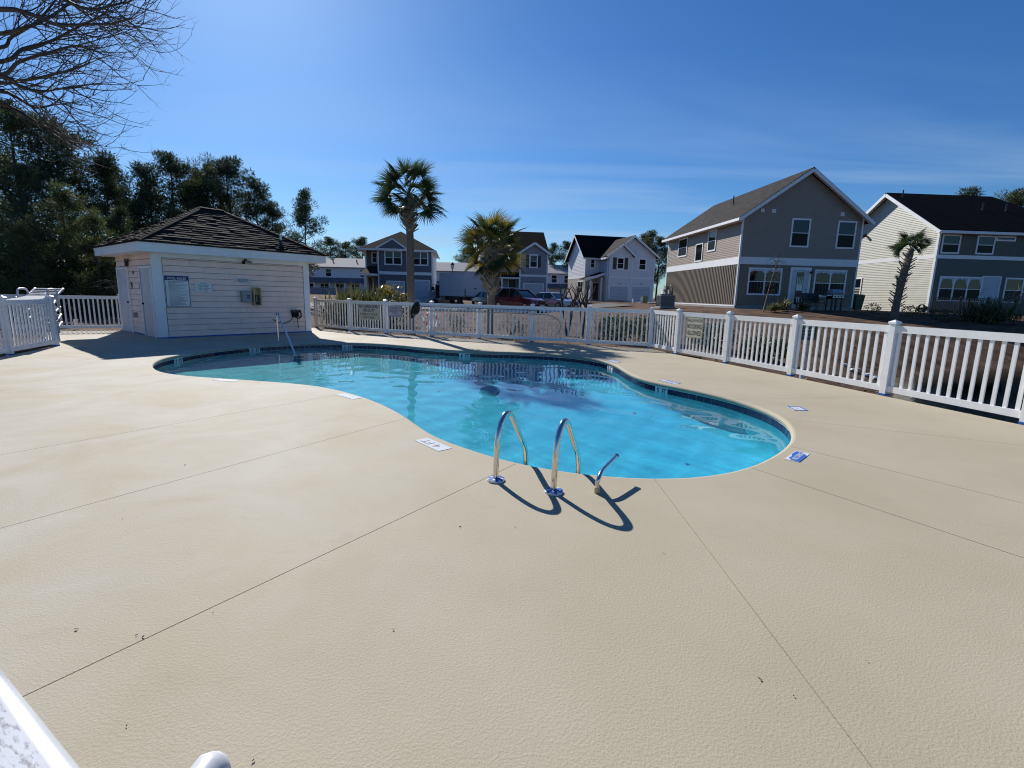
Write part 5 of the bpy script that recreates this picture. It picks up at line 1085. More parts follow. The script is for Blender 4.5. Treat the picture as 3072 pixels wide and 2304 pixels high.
# --- far rows of townhouses
def row_house(name, label, px0, px1, Y, zg, wins, garages):
    a = at_y(px0, 850, Y).x; b = at_y(px1, 850, Y).x; fr = Frame((a, Y, zg), 0.0); L_ = b - a
    t = thing(name, label, 'townhouses', fr.o, 0.0, 'far rows of townhouses')
    zE, zR, D_ = 5.4, 7.2, 10.0
    MB().add([(0, 0, -1), (L_, 0, -1), (L_, 0, zE), (0, 0, zE), (0, D_, -1), (L_, D_, -1), (L_, D_, zE), (0, D_, zE), (0, D_ / 2, zR), (L_, D_ / 2, zR)], [(0, 1, 2, 3), (5, 4, 7, 6), (4, 0, 3, 8, 7), (1, 5, 6, 9, 2)]).build('wall', M['housewhite'], t)
    mb = MB(); slab(mb, (-0.4, -0.5, zE), (L_ + 0.4, -0.5, zE), (L_ + 0.4, D_ / 2, zR + 0.2), (-0.4, D_ / 2, zR + 0.2), 0.15); slab(mb, (-0.4, D_ / 2, zR + 0.2), (L_ + 0.4, D_ / 2, zR + 0.2), (L_ + 0.4, D_ + 0.5, zE), (-0.4, D_ + 0.5, zE), 0.15)
    rf = mb.build('roof', M['palegreyroof'], t)
    for k in range(2): MB().tube([(L_ * (0.4 + 0.35 * k), 2.6, 6.2), (L_ * (0.4 + 0.35 * k), 2.6, 7.0)], 0.12, 6).build('vent_pipe', M['blackpaint'], rf)
    mb = MB(); slab(mb, (0, -1.5, 2.55), (L_, -1.5, 2.55), (L_, 0, 3.35), (0, 0, 3.35), 0.15); mb.build('porch_roof', M['slate'], t)
    for k in range(int(L_ / 3) + 1): MB().box(k * 3 - 0.08, k * 3 + 0.08, -1.42, -1.28, -0.5, 2.45).build('column', M['whitepaint'], t)
    for px in wins:
        u = at_y(px, 850, Y).x - a; window(t, 'front', 0, (u - 0.6, u + 0.6, 3.5, 5.1), 1, tw=0.1)
    for k in range(int(L_ / 3)):
        u = k * 3 + 1.5; window(t, 'front', 0, (u - 0.9, u + 0.9, 0.9, 2.2), 2, tw=0.1)
    return t
row_house('townhouse_row', 'far white townhouse row with a pale grey roof beside the slate house', 905, 1112, 100.0, 0.7, (987, 1090), 3)
row_house('townhouse_row', 'far white townhouse row seen between the slate house and the shuttered house', 1270, 1470, 104.0, 0.6, (1328, 1400), 3)
row_house('townhouse_row', 'far white townhouse row seen between the shuttered house and the white house', 1600, 1760, 104.0, 0.6, (1662, 1700), 3)
a = at_y(926, 896, 78.0); b = at_y(1060, 896, 78.0); t = thing('privacy_fence', 'grey solid panel fence in front of the far townhouses', 'fence', (a.x, 78.0, 0.2))
L_ = b.x - a.x; n = int(L_ / 1.8)
for k in range(n):
    MB().box(k * L_ / n + 0.06, (k + 1) * L_ / n - 0.06, -0.03, 0.03, 0.0, 1.75).build('panel', M['fence_grey'], t); MB().box(k * L_ / n - 0.055, k * L_ / n + 0.055, -0.06, 0.06, 0, 1.9).build('post', M['fence_grey'], t)

# ------------------------------------------------------------------ vegetation
def rvec(r):
    while True:
        v = Vector((r.uniform(-1, 1), r.uniform(-1, 1), r.uniform(-1, 1)))
        if 0.01 < v.length < 1: return v.normalized()
def leaf_cloud(mb, r, c, rad, n, l, w, up=0.2, shell=0.45):
    """n small leaf blades spread through an ellipsoid"""
    c = Vector(c); vs = []; fs = []
    for _ in range(n):
        d = rvec(r); k = r.uniform(shell, 1.0) ** 0.7; p = c + Vector((d.x * rad[0], d.y * rad[1], d.z * rad[2])) * k
        a = (rvec(r) + d * 0.7 + Vector((0, 0, up))).normalized() * l * r.uniform(0.6, 1.25); s_ = a.cross(rvec(r)).normalized() * w * r.uniform(0.6, 1.2)
        b = len(vs); vs += [p - s_ * 0.4, p + a * 0.5 + s_ * 0.5, p + a, p + a * 0.45 - s_ * 0.6]; fs.append((b, b + 1, b + 2, b + 3))
    mb.add(vs, fs)
def pine_meshes(seed, H=13.0, base=0.30, Rm=3.0, n=38, m='needle', spire=False, dens=1.0):
    r = random.Random(seed); t = MB(); c = MB()
    lean = Vector((r.uniform(-.5, .5), r.uniform(-.5, .5), 0)); tp = [Vector((0, 0, -0.4)) + lean * (k / 8) ** 2 + Vector((r.uniform(-.06, .06), r.uniform(-.06, .06), H * 0.97 * k / 8)) for k in range(9)]
    t.tube(tp, [0.19 * (1 - 0.85 * k / 8) + 0.015 for k in range(9)], 7)
    for i in range(n):
        f = base + (1 - base) * ((i + r.random()) / n); z = H * f; q = (f - base) / (1 - base)
        prof = (1 - q) ** 0.7 if spire else min(1.0, 0.55 + 1.6 * q) * (1 - q ** 3.2) + 0.12
        L_ = Rm * prof * r.uniform(0.55, 1.12); a = r.uniform(0, 6.283); el = r.uniform(-0.15, 0.35) + 0.5 * q
        d = Vector((math.cos(a), math.sin(a), 0)); o = lean * f * f + Vector((0, 0, z)); pts = [o, o + d * L_ * 0.5 + Vector((0, 0, L_ * 0.5 * math.tan(el) * 0.7)), o + d * L_ + Vector((0, 0, L_ * math.tan(el)))]
        t.tube(pts, [0.055 * (1.2 - q), 0.035, 0.012], 4, cap=False)
        for k in range(3):
            s_ = 0.42 + 0.29 * k; p = pts[0].lerp(pts[2], s_) + rvec(r) * 0.35 + Vector((0, 0, 0.15)); R_ = r.uniform(0.45, 0.86) * (0.85 + 0.3 * (1 - q))
            leaf_cloud(c, r, p, (R_ * 1.15, R_ * 1.15, R_ * 0.75), int(92 * dens), 0.46, 0.070, 0.5, 0.2)
    return t.mesh('trunk', M['bark']), c.mesh('crown', M[m])
PV = [pine_meshes(1), pine_meshes(2, Rm=2.6, n=34), pine_meshes(3, base=0.12, Rm=2.7, n=40), pine_meshes(4, base=0.05, Rm=2.4, n=40, spire=True), pine_meshes(5, base=0.04, Rm=3.2, n=46, m='needle_b'), pine_meshes(6, base=0.45, Rm=2.9, n=30)]
rp = random.Random(11)
def pine(px, top, Y, var, label, wide=1.0, name='pine_tree', group='pines in the wood behind the pool hut'):
    x = at_y(px, top, Y).x; g0 = ground_z(x, Y); h = at_y(px, top, Y).z - g0; k = h / 13.0
    t = thing(name, label, 'tree', (x, Y, g0), rp.uniform(0, 6.28), group); t.scale = (k * wide, k * wide, k)
    inst('trunk', PV[var][0], t); inst('crown', PV[var][1], t); return t
pine(30, 345, 30, 0, 'tall pine at the edge of the wood, partly behind the bare twigs', 1.0)
pine(150, 392, 32, 0, 'big open crowned pine whose layered top rises over the wood beside the bare branches', 1.05)
pine(-60, 420, 34, 2, 'pine half out of view behind the shiny palm fronds', 1.0)
pine(90, 520, 27, 5, 'thin trunked pine with bare lower stem low in the wood', 0.7)
pine(297, 470, 34, 3, 'narrow spire topped pine standing apart in the wood', 0.95)
pine(365, 535, 38, 1, 'lower round topped pine just beside the spire topped one', 1.0)
pine(445, 520, 39, 2, 'dense pine behind the left slope of the hut roof'.replace('left slope', 'lower slope'), 1.0)
pine(505, 488, 40, 0, 'tallest dense pine directly above the hut roof slope', 1.0)
pine(570, 535, 43, 2, 'dark pine behind the very peak of the hut roof', 1.0)
pine(625, 520, 44, 1, 'pine rising just past the hut roof peak', 0.9)
pine(690, 500, 42, 0, 'broad crowned pine with a ragged rounded top past the hut peak', 1.05)
pine(765, 560, 43, 2, 'pine sloping down behind the hut roof next to the lone pine', 0.9)
pine(810, 620, 43, 5, 'short pine filling the gap before the lone pine', 0.8)
pine(905, 592, 40, 1, 'lone slender pine with gaps in its crown beside the hut eave', 0.82)
pine(180, 585, 25, 4, 'lower bushy olive green pine in front of the dark wood', 0.95)
pine(275, 655, 24, 4, 'short olive young pine behind the white picket fence', 0.9)
pine(60, 690, 23, 4, 'small olive pine beside the shiny palm fronds', 0.9)
pine(425, 620, 36, 2, 'mid height pine low behind the hut eave corner', 1.2)
pine(520, 640, 36, 4, 'olive pine low behind the hut roof', 1.2)
pine(345, 640, 30, 2, 'dark young pine between the olive pine and the hut', 1.0)
for px, top, Y, lab in ((985, 722, 112, 'far round pine clump over the townhouse roof beside the hut eave'), (1040, 735, 115, 'far dark pine over the townhouse roof'), (1085, 722, 113, 'far pine touching the slate house eave'), (1402, 748, 118, 'far small pine between the palms'), (1655, 740, 112, 'far dark pine beside the shuttered house roof'), (1700, 735, 110, 'far rounded pine between the shuttered and white houses'), (1945, 705, 100, 'dark pine rising behind the white house gable'), (1980, 722, 96, 'dark pine between the white house and the taupe house'), (1925, 715, 104, 'far pine top just over the white house roof')):
    pine(px, top, Y, rp.choice((0, 2)), lab, 1.15, group='far pines behind the houses')
pine(2897, 586, 68, 2, 'pine crown just showing over the sage house roof', 1.0, group='far pines behind the houses'); pine(3060, 590, 60, 0, 'pine at the edge beyond the sage house roof', 1.0, group='far pines behind the houses')

def bush(name, label, c, rad, n, l, w, m, group=None, stems=True, seed=1, cat='shrub'):
    r = random.Random(seed); t = thing(name, label, cat, c, r.uniform(0, 6), group); mb = MB(); leaf_cloud(mb, r, (0, 0, rad[2] * 0.95), rad, n, l, w, 0.3, 0.35)
    mb.build('foliage', m, t)
    if stems:
        s_ = MB()
        for k in range(7): d = rvec(r); s_.tube([(d.x * 0.1, d.y * 0.1, -0.05), (d.x * rad[0] * 0.5, d.y * rad[1] * 0.5, rad[2] * 0.8), (d.x * rad[0] * 0.8, d.y * rad[1] * 0.8, rad[2] * 1.5)], [0.03, 0.02, 0.008], 4)
        s_.build('stem', M['twig'], t)
    return t
def G(x, y): return (x, y, ground_z(x, y))
for k, (x, y, a, h, lab) in enumerate(((-26, 24.5, 3.2, 1.9, 'dark understorey bush beside the shiny palm fronds'), (-22.4, 25.5, 2.6, 1.7, 'dark understorey bush behind the stacked loungers'), (-19.6, 26.5, 2.4, 2.0, 'dark understorey bush behind the middle of the white picket fence'), (-17.3, 25.5, 1.8, 1.9, 'tangled understorey bush at the hut corner'), (-24, 29, 4, 2.6, 'tall dark thicket deep under the pines'), (-18.5, 31, 3.5, 2.6, 'tall dark thicket under the pines behind the hut'), (-30, 28, 4, 2.6, 'dark thicket under the pines at the view edge'), (-21.5, 33, 3.0, 2.6, 'thicket deep between the pine trunks behind the hut'))):
    bush('undergrowth_bush', lab, G(x, y), (a, a * 0.8, h), 2600, 0.26, 0.13, M['shrubleaf'] if k % 3 else M['needle_b'], 'understorey bushes by the pines', seed=20 + k)
# bare brambles at the hut corner
r = random.Random(77); t = thing('bramble_bush', 'bare tangled bramble stems beside the hut corner', 'shrub', G(-17.0, 22.6)); mb = MB()
for k in range(60):
    a = r.uniform(0, 6.28); L_ = r.uniform(0.8, 2.0); d = Vector((math.cos(a), math.sin(a), 0)); mb.tube([(d.x * 0.2, d.y * 0.2, 0), tuple(d * L_ * 0.5 + Vector((0, 0, L_))), tuple(d * L_ + Vector((0, 0, L_ * 0.9 + r.uniform(-.3, .3))))], [0.014, 0.009, 0.004], 3)
mb.build('stem', M['twig'], t)

# --- palms
def fan_mesh(seed, n=30, Lp=0.74, Rb=0.66, spread=2.35, m='palmleaf'):
    r = random.Random(seed); mb = MB(); hub = Vector((Lp, 0, 0)); sag = r.uniform(0.05, 0.16)
    mb.tube([(0, 0, 0), (Lp * 0.5, 0, 0.03), (Lp, 0, 0)], [0.016, 0.012, 0.010], 4, cap=False)
    for k in range(n):
        a = (k / (n - 1) - 0.5) * 2 * spread / 1.15 + r.uniform(-.03, .03); L_ = Rb * (1.0 - 0.30 * abs(a) / spread) * r.uniform(0.9, 1.08)
        d = Vector((math.cos(a), math.sin(a), 0)); s_ = Vector((-math.sin(a), math.cos(a), 0)); fold = 0.16 * abs(math.sin(a)); w = 0.019
        p1 = hub + d * L_ * 0.30 + Vector((0, 0, fold * L_ * 0.4)); p2 = hub + d * L_ * 0.62 + Vector((0, 0, fold * L_ * 0.6 - sag * L_ * 0.25)); p3 = hub + d * L_ * 0.97 + Vector((0, 0, fold * L_ * 0.5 - sag * L_ * r.uniform(0.8, 2.0)))
        mb.add([hub - s_ * 0.006, hub + s_ * 0.006, p1 + s_ * w, p1 - s_ * w, p2 + s_ * w * 0.75, p2 - s_ * w * 0.75, p3, p1 + Vector((0, 0, -0.012)), p2 + Vector((0, 0, -0.010))],
               [(0, 1, 2, 7), (0, 7, 3), (7, 2, 4, 8), (3, 7, 8, 5), (8, 4, 6), (5, 8, 6)])
    return mb.mesh('frond', M[m])
FANS = [fan_mesh(s) for s in (1, 2, 3, 4)]; FANG = [fan_mesh(s, m='palmgold') for s in (5, 6, 7)]
BOOTS = []
for s_ in (1, 2, 3):
    r = random.Random(40 + s_); L_ = 0.36; mb = MB()
    for sd in (-1, 1):
        mb.hexa([(-0.01, 0.0, 0), (-0.01, sd * 0.055, 0), (0.015, sd * 0.055, 0), (0.03, 0.0, 0)], [(0.06, sd * 0.018, L_), (0.06, sd * 0.045, L_ * 0.92), (0.078, sd * 0.045, L_ * 0.92), (0.08, sd * 0.018, L_)])
    mb.hexa([(-0.02, -0.06, -0.08), (-0.02, 0.06, -0.08), (0.02, 0.05, -0.08), (0.02, -0.05, -0.08)], [(0.01, -0.055, 0.12), (0.01, 0.055, 0.12), (0.04, 0.04, 0.12), (0.04, -0.04, 0.12)])
    BOOTS.append(mb.mesh('leaf_base', M['boot']))
def palm(label, x, y, zc, trunk_r, nf, boots, seed, gold=0.0, fs=1.0, lean=(0, 0), low=-0.55, name='palm_tree', cluster=None):
    r = random.Random(seed); g0 = ground_z(x, y); H = zc - g0; t = thing(name, label, 'palm tree', (x, y, g0)); mb = MB(); n = 26; pts = []; rad = []
    for k in range(n + 1):
        f = k / n; pts.append(Vector((lean[0] * f * f, lean[1] * f * f, -0.15 + (H + 0.15) * f))); rad.append(trunk_r * (1.16 - 0.16 * min(1, f * 4)) * (1 + 0.035 * r.uniform(-1, 1)) * (1.0 if f < 0.93 else 0.8))
    mb.tube(pts, rad, 14); o = mb.build('trunk', M['palmbark'], t, smooth=True)
    top = Vector((lean[0], lean[1], H))
    for k in range(nf):
        a = k * 2.39996 + r.uniform(-.25, .25); q = (k + 0.5) / nf; el = 1.18 + (low - 1.18) * (q ** 0.80) + r.uniform(-.12, .12)
        d = Vector((math.cos(a) * math.cos(el), math.sin(a) * math.cos(el), math.sin(el)))
        if cluster and r.random() < 0.35: d = (d + Vector(cluster)).normalized()
        m_ = d.to_track_quat('X', 'Z') @ Quaternion((1, 0, 0), r.uniform(-0.9, 0.9)); s_ = fs * r.uniform(0.85, 1.1)
        f = inst('frond', r.choice(FANG if r.random() < gold else FANS), t); f.matrix_basis = Matrix.Translation(top + Vector((0, 0, -0.25 + 0.3 * (1 - q)))) @ m_.to_matrix().to_4x4() @ Matrix.Scale(s_, 4)
    if boots:
        z0b, z1b, nb, ln = boots; k = 0
        while k < nb:
            f = (k + 0.5) / nb; z = z0b + (z1b - z0b) * f; a = k * 2.39996; fr_ = z / H; c = Vector((lean[0] * fr_ * fr_, lean[1] * fr_ * fr_, z))
            b = inst('leaf_base', r.choice(BOOTS), t); tilt = r.uniform(0.22, 0.70); tw = (0.55 if k % 2 else -0.55) + r.uniform(-.15, .15)
            b.matrix_basis = Matrix.Translation(c) @ Matrix.Rotation(a, 4, 'Z') @ Matrix.Translation((trunk_r * 0.93, 0, 0)) @ Matrix.Rotation(tilt, 4, 'Y') @ Matrix.Rotation(tw, 4, 'X') @ Matrix.Scale(ln * r.uniform(0.85, 1.15), 4); k += 1
    return t
palm('tall palm with a smooth lower trunk and green fan crown behind the white fence', -3.80, 18.65, 4.98, 0.136, 42, (3.72, 4.80, 80, 0.78), 1, 0.0, 1.06, (-0.02, 0))
palm('shorter palm with crosshatched leaf bases and yellowing fans behind the white fence', -0.86, 18.75, 3.22, 0.142, 42, (1.55, 3.15, 96, 1.0), 2, 0.62, 1.04, (0.05, 0.0), -0.75)
Ys = 25.5; xs_ = at_y(2690, 900, Ys).x
palm('small dark windblown palm standing before the sage house', xs_, Ys, at_y(2703, 745, Ys).z, 0.16, 17, (0.5, 3.1, 60, 0.8), 5, 0.0, 0.80, (0.34, 0), 0.35, cluster=None)
f = inst('frond', FANS[1], bpy.data.objects['palm_tree.002']); f.matrix_basis = Matrix.Translation((0.4, 0, at_y(2703, 765, Ys).z - ground_z(xs_, Ys))) @ Vector((-1.0, -0.1, 0.25)).to_track_quat('X', 'Y').to_matrix().to_4x4() @ Matrix.Scale(0.95, 4)
palm('palm with glossy drooping fronds behind the shaded picket fence', -12.2, 10.6, 5.0, 0.16, 40, (3.0, 4.6, 40, 1.0), 8, 0.15, 1.15, (0.2, 0), -0.9)

# --- yucca clumps
def blades(name, label, c, n, L0, L1, w, seed, m, group=None, el0=0.35, el1=1.5, spread=0.3, cat='plant', dry=0):
    r = random.Random(seed); t = thing(name, label, cat, c, 0, group)
    for mm_, cnt in ((m, n), (M['dryblade'], dry)):
        if not cnt: continue
        mb = MB()
        for _ in range(cnt):
            a = r.uniform(0, 6.283); el = r.uniform(el0, el1) * (0.5 if mm_ is M['dryblade'] else 1); L_ = r.uniform(L0, L1); d = Vector((math.cos(a) * math.cos(el), math.sin(a) * math.cos(el), math.sin(el))); s_ = d.cross(Vector((0, 0, 1))).normalized() * w
            o = Vector((r.gauss(0, spread), r.gauss(0, spread), r.uniform(0, 0.15))); k = r.uniform(0.05, 0.25)
            p1 = o + d * L_ * 0.55; p2 = o + d * L_ - Vector((0, 0, k * L_)); mb.add([o - s_ * 0.5, o + s_ * 0.5, p1 + s_, p1 - s_, p2], [(0, 1, 2, 3), (3, 2, 4)])
        mb.build('blade', mm_, t)
    return t
P = at_y(1075, 905, 22.5)
blades('yucca_clump', 'big spiky yucca clump beside the tall palm behind the lifeguard sign', (P.x, 22.5, ground_z(P.x, 22.5)), 1200, 0.9, 2.1, 0.055, 3, M['yuccaleaf'], spread=0.50, el0=0.35, dry=60)
P = at_y(1168, 880, 23.2); bush('leafy_shrub', 'yellow green leafy shrub between the yucca clump and the tall palm', (P.x, 23.2, ground_z(P.x, 23.2)), (0.95, 0.9, 0.95), 900, 0.22, 0.085, M['palmgold'], seed=9)
for k, (px, py, Y, L_, lab) in enumerate(((2345, 945, 28.6, 0.75, 'spiky sago plant below the taupe house door'), (2405, 942, 28.9, 0.6, 'small spiky plant beside the patio chairs'), (2318, 948, 28.0, 0.5, 'spiky plant at the foot of the bare sapling'))):
    P = at_y(px, py, Y); blades('spiky_plant', lab, (P.x, Y, ground_z(P.x, Y)), 90, L_ * 0.7, L_ * 1.2, 0.03, 30 + k, M['yuccaleaf'], 'spiky plants by the taupe house', spread=0.15)
P = at_y(2960, 955, 25.0); big = blades('cordgrass_clump', 'untidy dark grass clump with pale bare branches before the sage house', (P.x, 25.0, ground_z(P.x, 25.0)), 420, 0.6, 1.5, 0.028, 41, M['shrubleaf'], spread=0.55, dry=70)
r = random.Random(8); mb = MB()
for k in range(16):
    a0 = Vector((r.gauss(-0.2, 0.3), r.gauss(0, 0.3), 0)); d = Vector((r.uniform(0.5, 1.0), r.uniform(-.3, .3), r.uniform(0.5, 1.0))).normalized(); L_ = r.uniform(1.2, 2.7); p = [a0 + d * L_ * q + Vector((0, 0, 0.15 * math.sin(q * 3))) for q in (0, 0.35, 0.7, 1.0)]; mb.tube(p, [0.028, 0.02, 0.013, 0.004], 4)
    for j in range(4): o = p[1].lerp(p[3], r.random()); mb.tube([o, o + (d + rvec(r) * 0.6).normalized() * r.uniform(0.3, 0.6)], [0.010, 0.003], 3)
mb.build('branch', M['dryblade'], big)
for k, (q, lab) in enumerate((((710, 1462), 'first low round shrub, nearest the bin'), ((1080, 1500), 'low round shrub just beside the small palm trunk'), ((1228, 1528), 'middle low round shrub below the black metal fence'), ((1362, 1533), 'fourth low round shrub before the black metal fence'), ((1465, 1540), 'low reddish round shrub next to the cordgrass clump'))):
    w = z6(*q); P = None
    for _ in range(1):
        Y = 27.5
        for it in range(30): P = at_y(w[0], w[1], Y); Y -= (P.z - ground_z(P.x, Y)) * -2.0 if False else 0
    Y = 28.5 - 0.9 * k; P = at_y(w[0], w[1], Y); bush('round_shrub', lab, (P.x, Y, ground_z(P.x, Y) - 0.02), (0.42, 0.42, 0.30), 260, 0.10, 0.05, M['shrubleaf'], 'low round shrubs before the sage house', stems=False, seed=50 + k)
for k, (x, y, a, h, lab) in enumerate(((3.6, 17.5, 0.75, 0.50, 'glossy green hedge shrub behind the back fence, nearer the palms'), (4.75, 17.2, 0.8, 0.52, 'glossy green hedge shrub behind the fence corner post'), (6.3, 15.9, 0.8, 0.42, 'dark hedge shrub behind the no diving sign'), (7.4, 14.6, 0.7, 0.36, 'dark low hedge shrub behind the pond-side fence'))):
    bush('hedge_shrub', lab, (x, y, ground_z(x, y) - 0.03), (a, a * 0.8, h), 1500, 0.10, 0.055, M['shrubleaf'], 'hedge shrubs behind the white fence', seed=60 + k)
# twiggy bare shrubs, crape myrtles, sapling
def twiggy(name, label, c, h, n, seed, spread=0.35, group=None, thick=0.010, cat='shrub', leaf=0):
    r = random.Random(seed); t = thing(name, label, cat, c, 0, group); mb = MB(); lf = MB()
    for _ in range(n):
        d = Vector((r.gauss(0, spread), r.gauss(0, spread), 1)).normalized(); L_ = h * r.uniform(0.6, 1.05); p = [Vector((0, 0, -0.03)), d * L_ * 0.5 + rvec(r) * 0.04, d * L_]; mb.tube(p, [thick, thick * 0.7, thick * 0.3], 4)
        for k in range(5):
            o = p[1].lerp(p[2], r.random()); e = o + (d * 0.5 + rvec(r)).normalized() * h * r.uniform(0.12, 0.3); mb.tube([o, e], [thick * 0.5, thick * 0.2], 3)
            if leaf: leaf_cloud(lf, r, e, (0.06, 0.06, 0.06), leaf, 0.06, 0.03)
    mb.build('stem', M['twig'], t)
    if leaf: lf.build('foliage', M['shrubleaf'], t)
    return t
for k, (px, Y, h, lab) in enumerate(((1362, 18.4, 0.95, 'twiggy half bare shrub behind the fence between the two palms'), (1385, 19.2, 0.7, 'low twiggy shrub just behind the twiggy one between the palms'), (1535, 18.2, 0.8, 'twiggy shrub behind the fence beside the yellowing palm'), (1563, 18.4, 0.6, 'small twiggy shrub behind the shepherd crook pole'), (1795, 17.8, 0.9, 'twiggy shrub with a few leaves beside the hedge'), (1210, 19.4, 0.7, 'low shrub behind the owners sign'), (1120, 20.2, 0.8, 'low shrub behind the lifeguard sign'))):
    P = at_y(px, 1000, Y); twiggy('twiggy_shrub', lab, (P.x, Y, ground_z(P.x, Y)), h, 11, 70 + k, 0.3, 'twiggy shrubs behind the white fence', leaf=3)
def myrtle(label, x, y, h, seed, group):
    r = random.Random(seed); t = thing('crape_myrtle', label, 'tree', G(x, y), 0, group); mb = MB(); br = MB()
    for k in range(3):
        a = r.uniform(0, 6.28); d = Vector((math.cos(a) * 0.22, math.sin(a) * 0.22, 1)).normalized(); top = d * h * r.uniform(0.55, 0.68); mb.tube([(0, 0, -0.1), d * h * 0.3, top], [0.05, 0.04, 0.038], 6)
        for j in range(3):
            e = top + Vector((r.uniform(-.5, .5), r.uniform(-.4, .4), 0.75)).normalized() * h * r.uniform(0.2, 0.32); br.tube([top, e], [0.026, 0.022], 5)
            for q in range(4): br.tube([e, e + Vector((r.uniform(-.6, .6), r.uniform(-.6, .6), 0.7)).normalized() * h * r.uniform(0.08, 0.16)], [0.011, 0.005], 4)
    mb.build('trunk', M['twig'], t); br.build('branch', M['twig'], t)
myrtle('hard pruned bare crape myrtle, the one nearer the silver car', 2.12, 19.6, 2.05, 1, 'pruned crape myrtles'); myrtle('hard pruned bare crape myrtle with a spread fork before the white house', 2.68, 19.4, 2.0, 6, 'pruned crape myrtles')
P = at_y(2287, 950, 28.0); g0 = ground_z(P.x, 28.0); r = random.Random(3); t = thing('sapling', 'thin leaning bare sapling in front of the taupe house window', 'tree', (P.x, 28.0, g0)); top = Vector((0.55, 0, 3.0)); mb = MB(); mb.tube([(0, 0, -0.1), top * 0.5 + Vector((-0.03, 0, 0)), top], [0.035, 0.025, 0.008], 6); mb.build('trunk', M['boot'], t); br = MB()
for k in range(70):
    o = top * r.uniform(0.28, 1.0); d = (rvec(r) + Vector((0, 0, 0.1))).normalized(); L_ = r.uniform(0.3, 0.75); p = [o, o + d * L_ * 0.6, o + d * L_ + Vector((0, 0, -0.08))]; br.tube(p, [0.009, 0.006, 0.002], 3)
    for j in range(2): q = p[0].lerp(p[2], r.uniform(0.4, 1)); br.tube([q, q + rvec(r) * 0.2], [0.004, 0.002], 3)
br.build('twigs', M['twig'], t)

# --- big bare tree overhead at the view's upper corner
r = random.Random(21); bt = thing('bare_tree', 'bare winter tree with fine drooping twigs spreading over the upper corner of the sky', 'tree', (-7.0, 2.9, 0))
base = Vector((-7.0, 2.9, 0)); tk = MB(); tk.tube([(0, 0, -0.3), (0.05, 0.03, 1.2), (0.2, 0.15, 2.4)], [0.15, 0.12, 0.10], 10); tk.build('trunk', M['bark'], bt, smooth=True)
LIMBS = [(6.6, [(-60, 205), (115, 160), (255, 134), (370, 95), (470, 62)]), (7.2, [(-60, 250), (100, 200), (250, 170), (380, 150), (480, 168)]), (6.2, [(180, -60), (300, -10), (390, 20), (470, 30), (560, 18), (640, 6)]),
         (6.0, [(-60, 240), (90, 278), (190, 298), (290, 290), (390, 285)]), (6.6, [(-60, 330), (60, 352), (180, 398), (260, 415), (320, 400)]), (6.8, [(-60, 110), (100, 95), (250, 55), (360, 0), (420, -60)]),
         (7.6, [(-60, 268), (120, 262), (250, 245), (370, 225), (450, 205)]), (5.8, [(-60, 30), (120, 40), (280, 80), (420, 80), (560, 78)]), (7.0, [(-60, 160), (60, 120), (200, 60), (300, -20)]), (6.4, [(-60, 290), (60, 310), (170, 350), (250, 345)])]
twg = MB(); nl_ = 0
def twig(o, d, L_, rad, depth, r):
    global nl_
    pts = [Vector(o)]; d = d.normalized(); seg = 5; curl = Vector((r.uniform(0.05, 0.2), r.uniform(-.12, .08), r.uniform(-0.10, 0.34)))
    for k in range(seg): d = (d + curl * 0.7 + rvec(r) * 0.20).normalized(); pts.append(pts[-1] + d * (L_ / seg))
    twg.tube(pts, [rad * (1 - 0.72 * k / seg) for k in range(seg + 1)], 4 if depth < 2 else 3, cap=False); nl_ += 1
    if depth < 3:
        for k in range((4, 2, 1)[depth]):
            j = r.randint(1, seg - 1); q = pts[j].lerp(pts[j + 1], r.random()); dd = (pts[j + 1] - pts[j]).normalized(); side = dd.cross(rvec(r)).normalized()
            twig(q, dd * 0.75 + side * r.uniform(0.5, 0.95), L_ * r.uniform(0.35, 0.62), rad * 0.55, depth + 1, r)
for Y, pl in LIMBS:
    P = [at_y(px, py, 0.70 * (Y + 0.15 * i + r.uniform(-.2, .2))) - base for i, (px, py) in enumerate([(q[0] * 0.60 if q[0] > 0 else q[0], q[1] * 0.92) for q in pl])]; st = [Vector((0.2, 0.15, 2.3)), (Vector((0.2, 0.15, 2.3)) + P[0]) / 2 + Vector((0, 0, 0.3))]; c = bezier_pts(st + P, 5); n = len(c)
    lm = MB(); lm.tube(c, [0.020 * (1 - 0.85 * k / n) + 0.003 for k in range(n)], 6); lm.build('branch', M['twig'], bt, smooth=True)
    for k in range(9, n - 1):
        for j in range(1 if r.random() < 0.8 else 0):
            dd = (c[k + 1] - c[k]).normalized(); side = Vector((r.uniform(-.2, .7), r.uniform(-.8, .8), r.uniform(-1.0, 0.55)))
            twig(c[k], dd * 0.9 + side, r.uniform(0.45, 0.95) * (1.0 - 0.25 * k / n), 0.0055, 1 if r.random() < 0.55 else 0, r)
    twig(c[-1], c[-1] - c[-2], 0.45, 0.0055, 1, r)
twg.build('twigs', M['twig'], bt)
print('twigs', nl_)
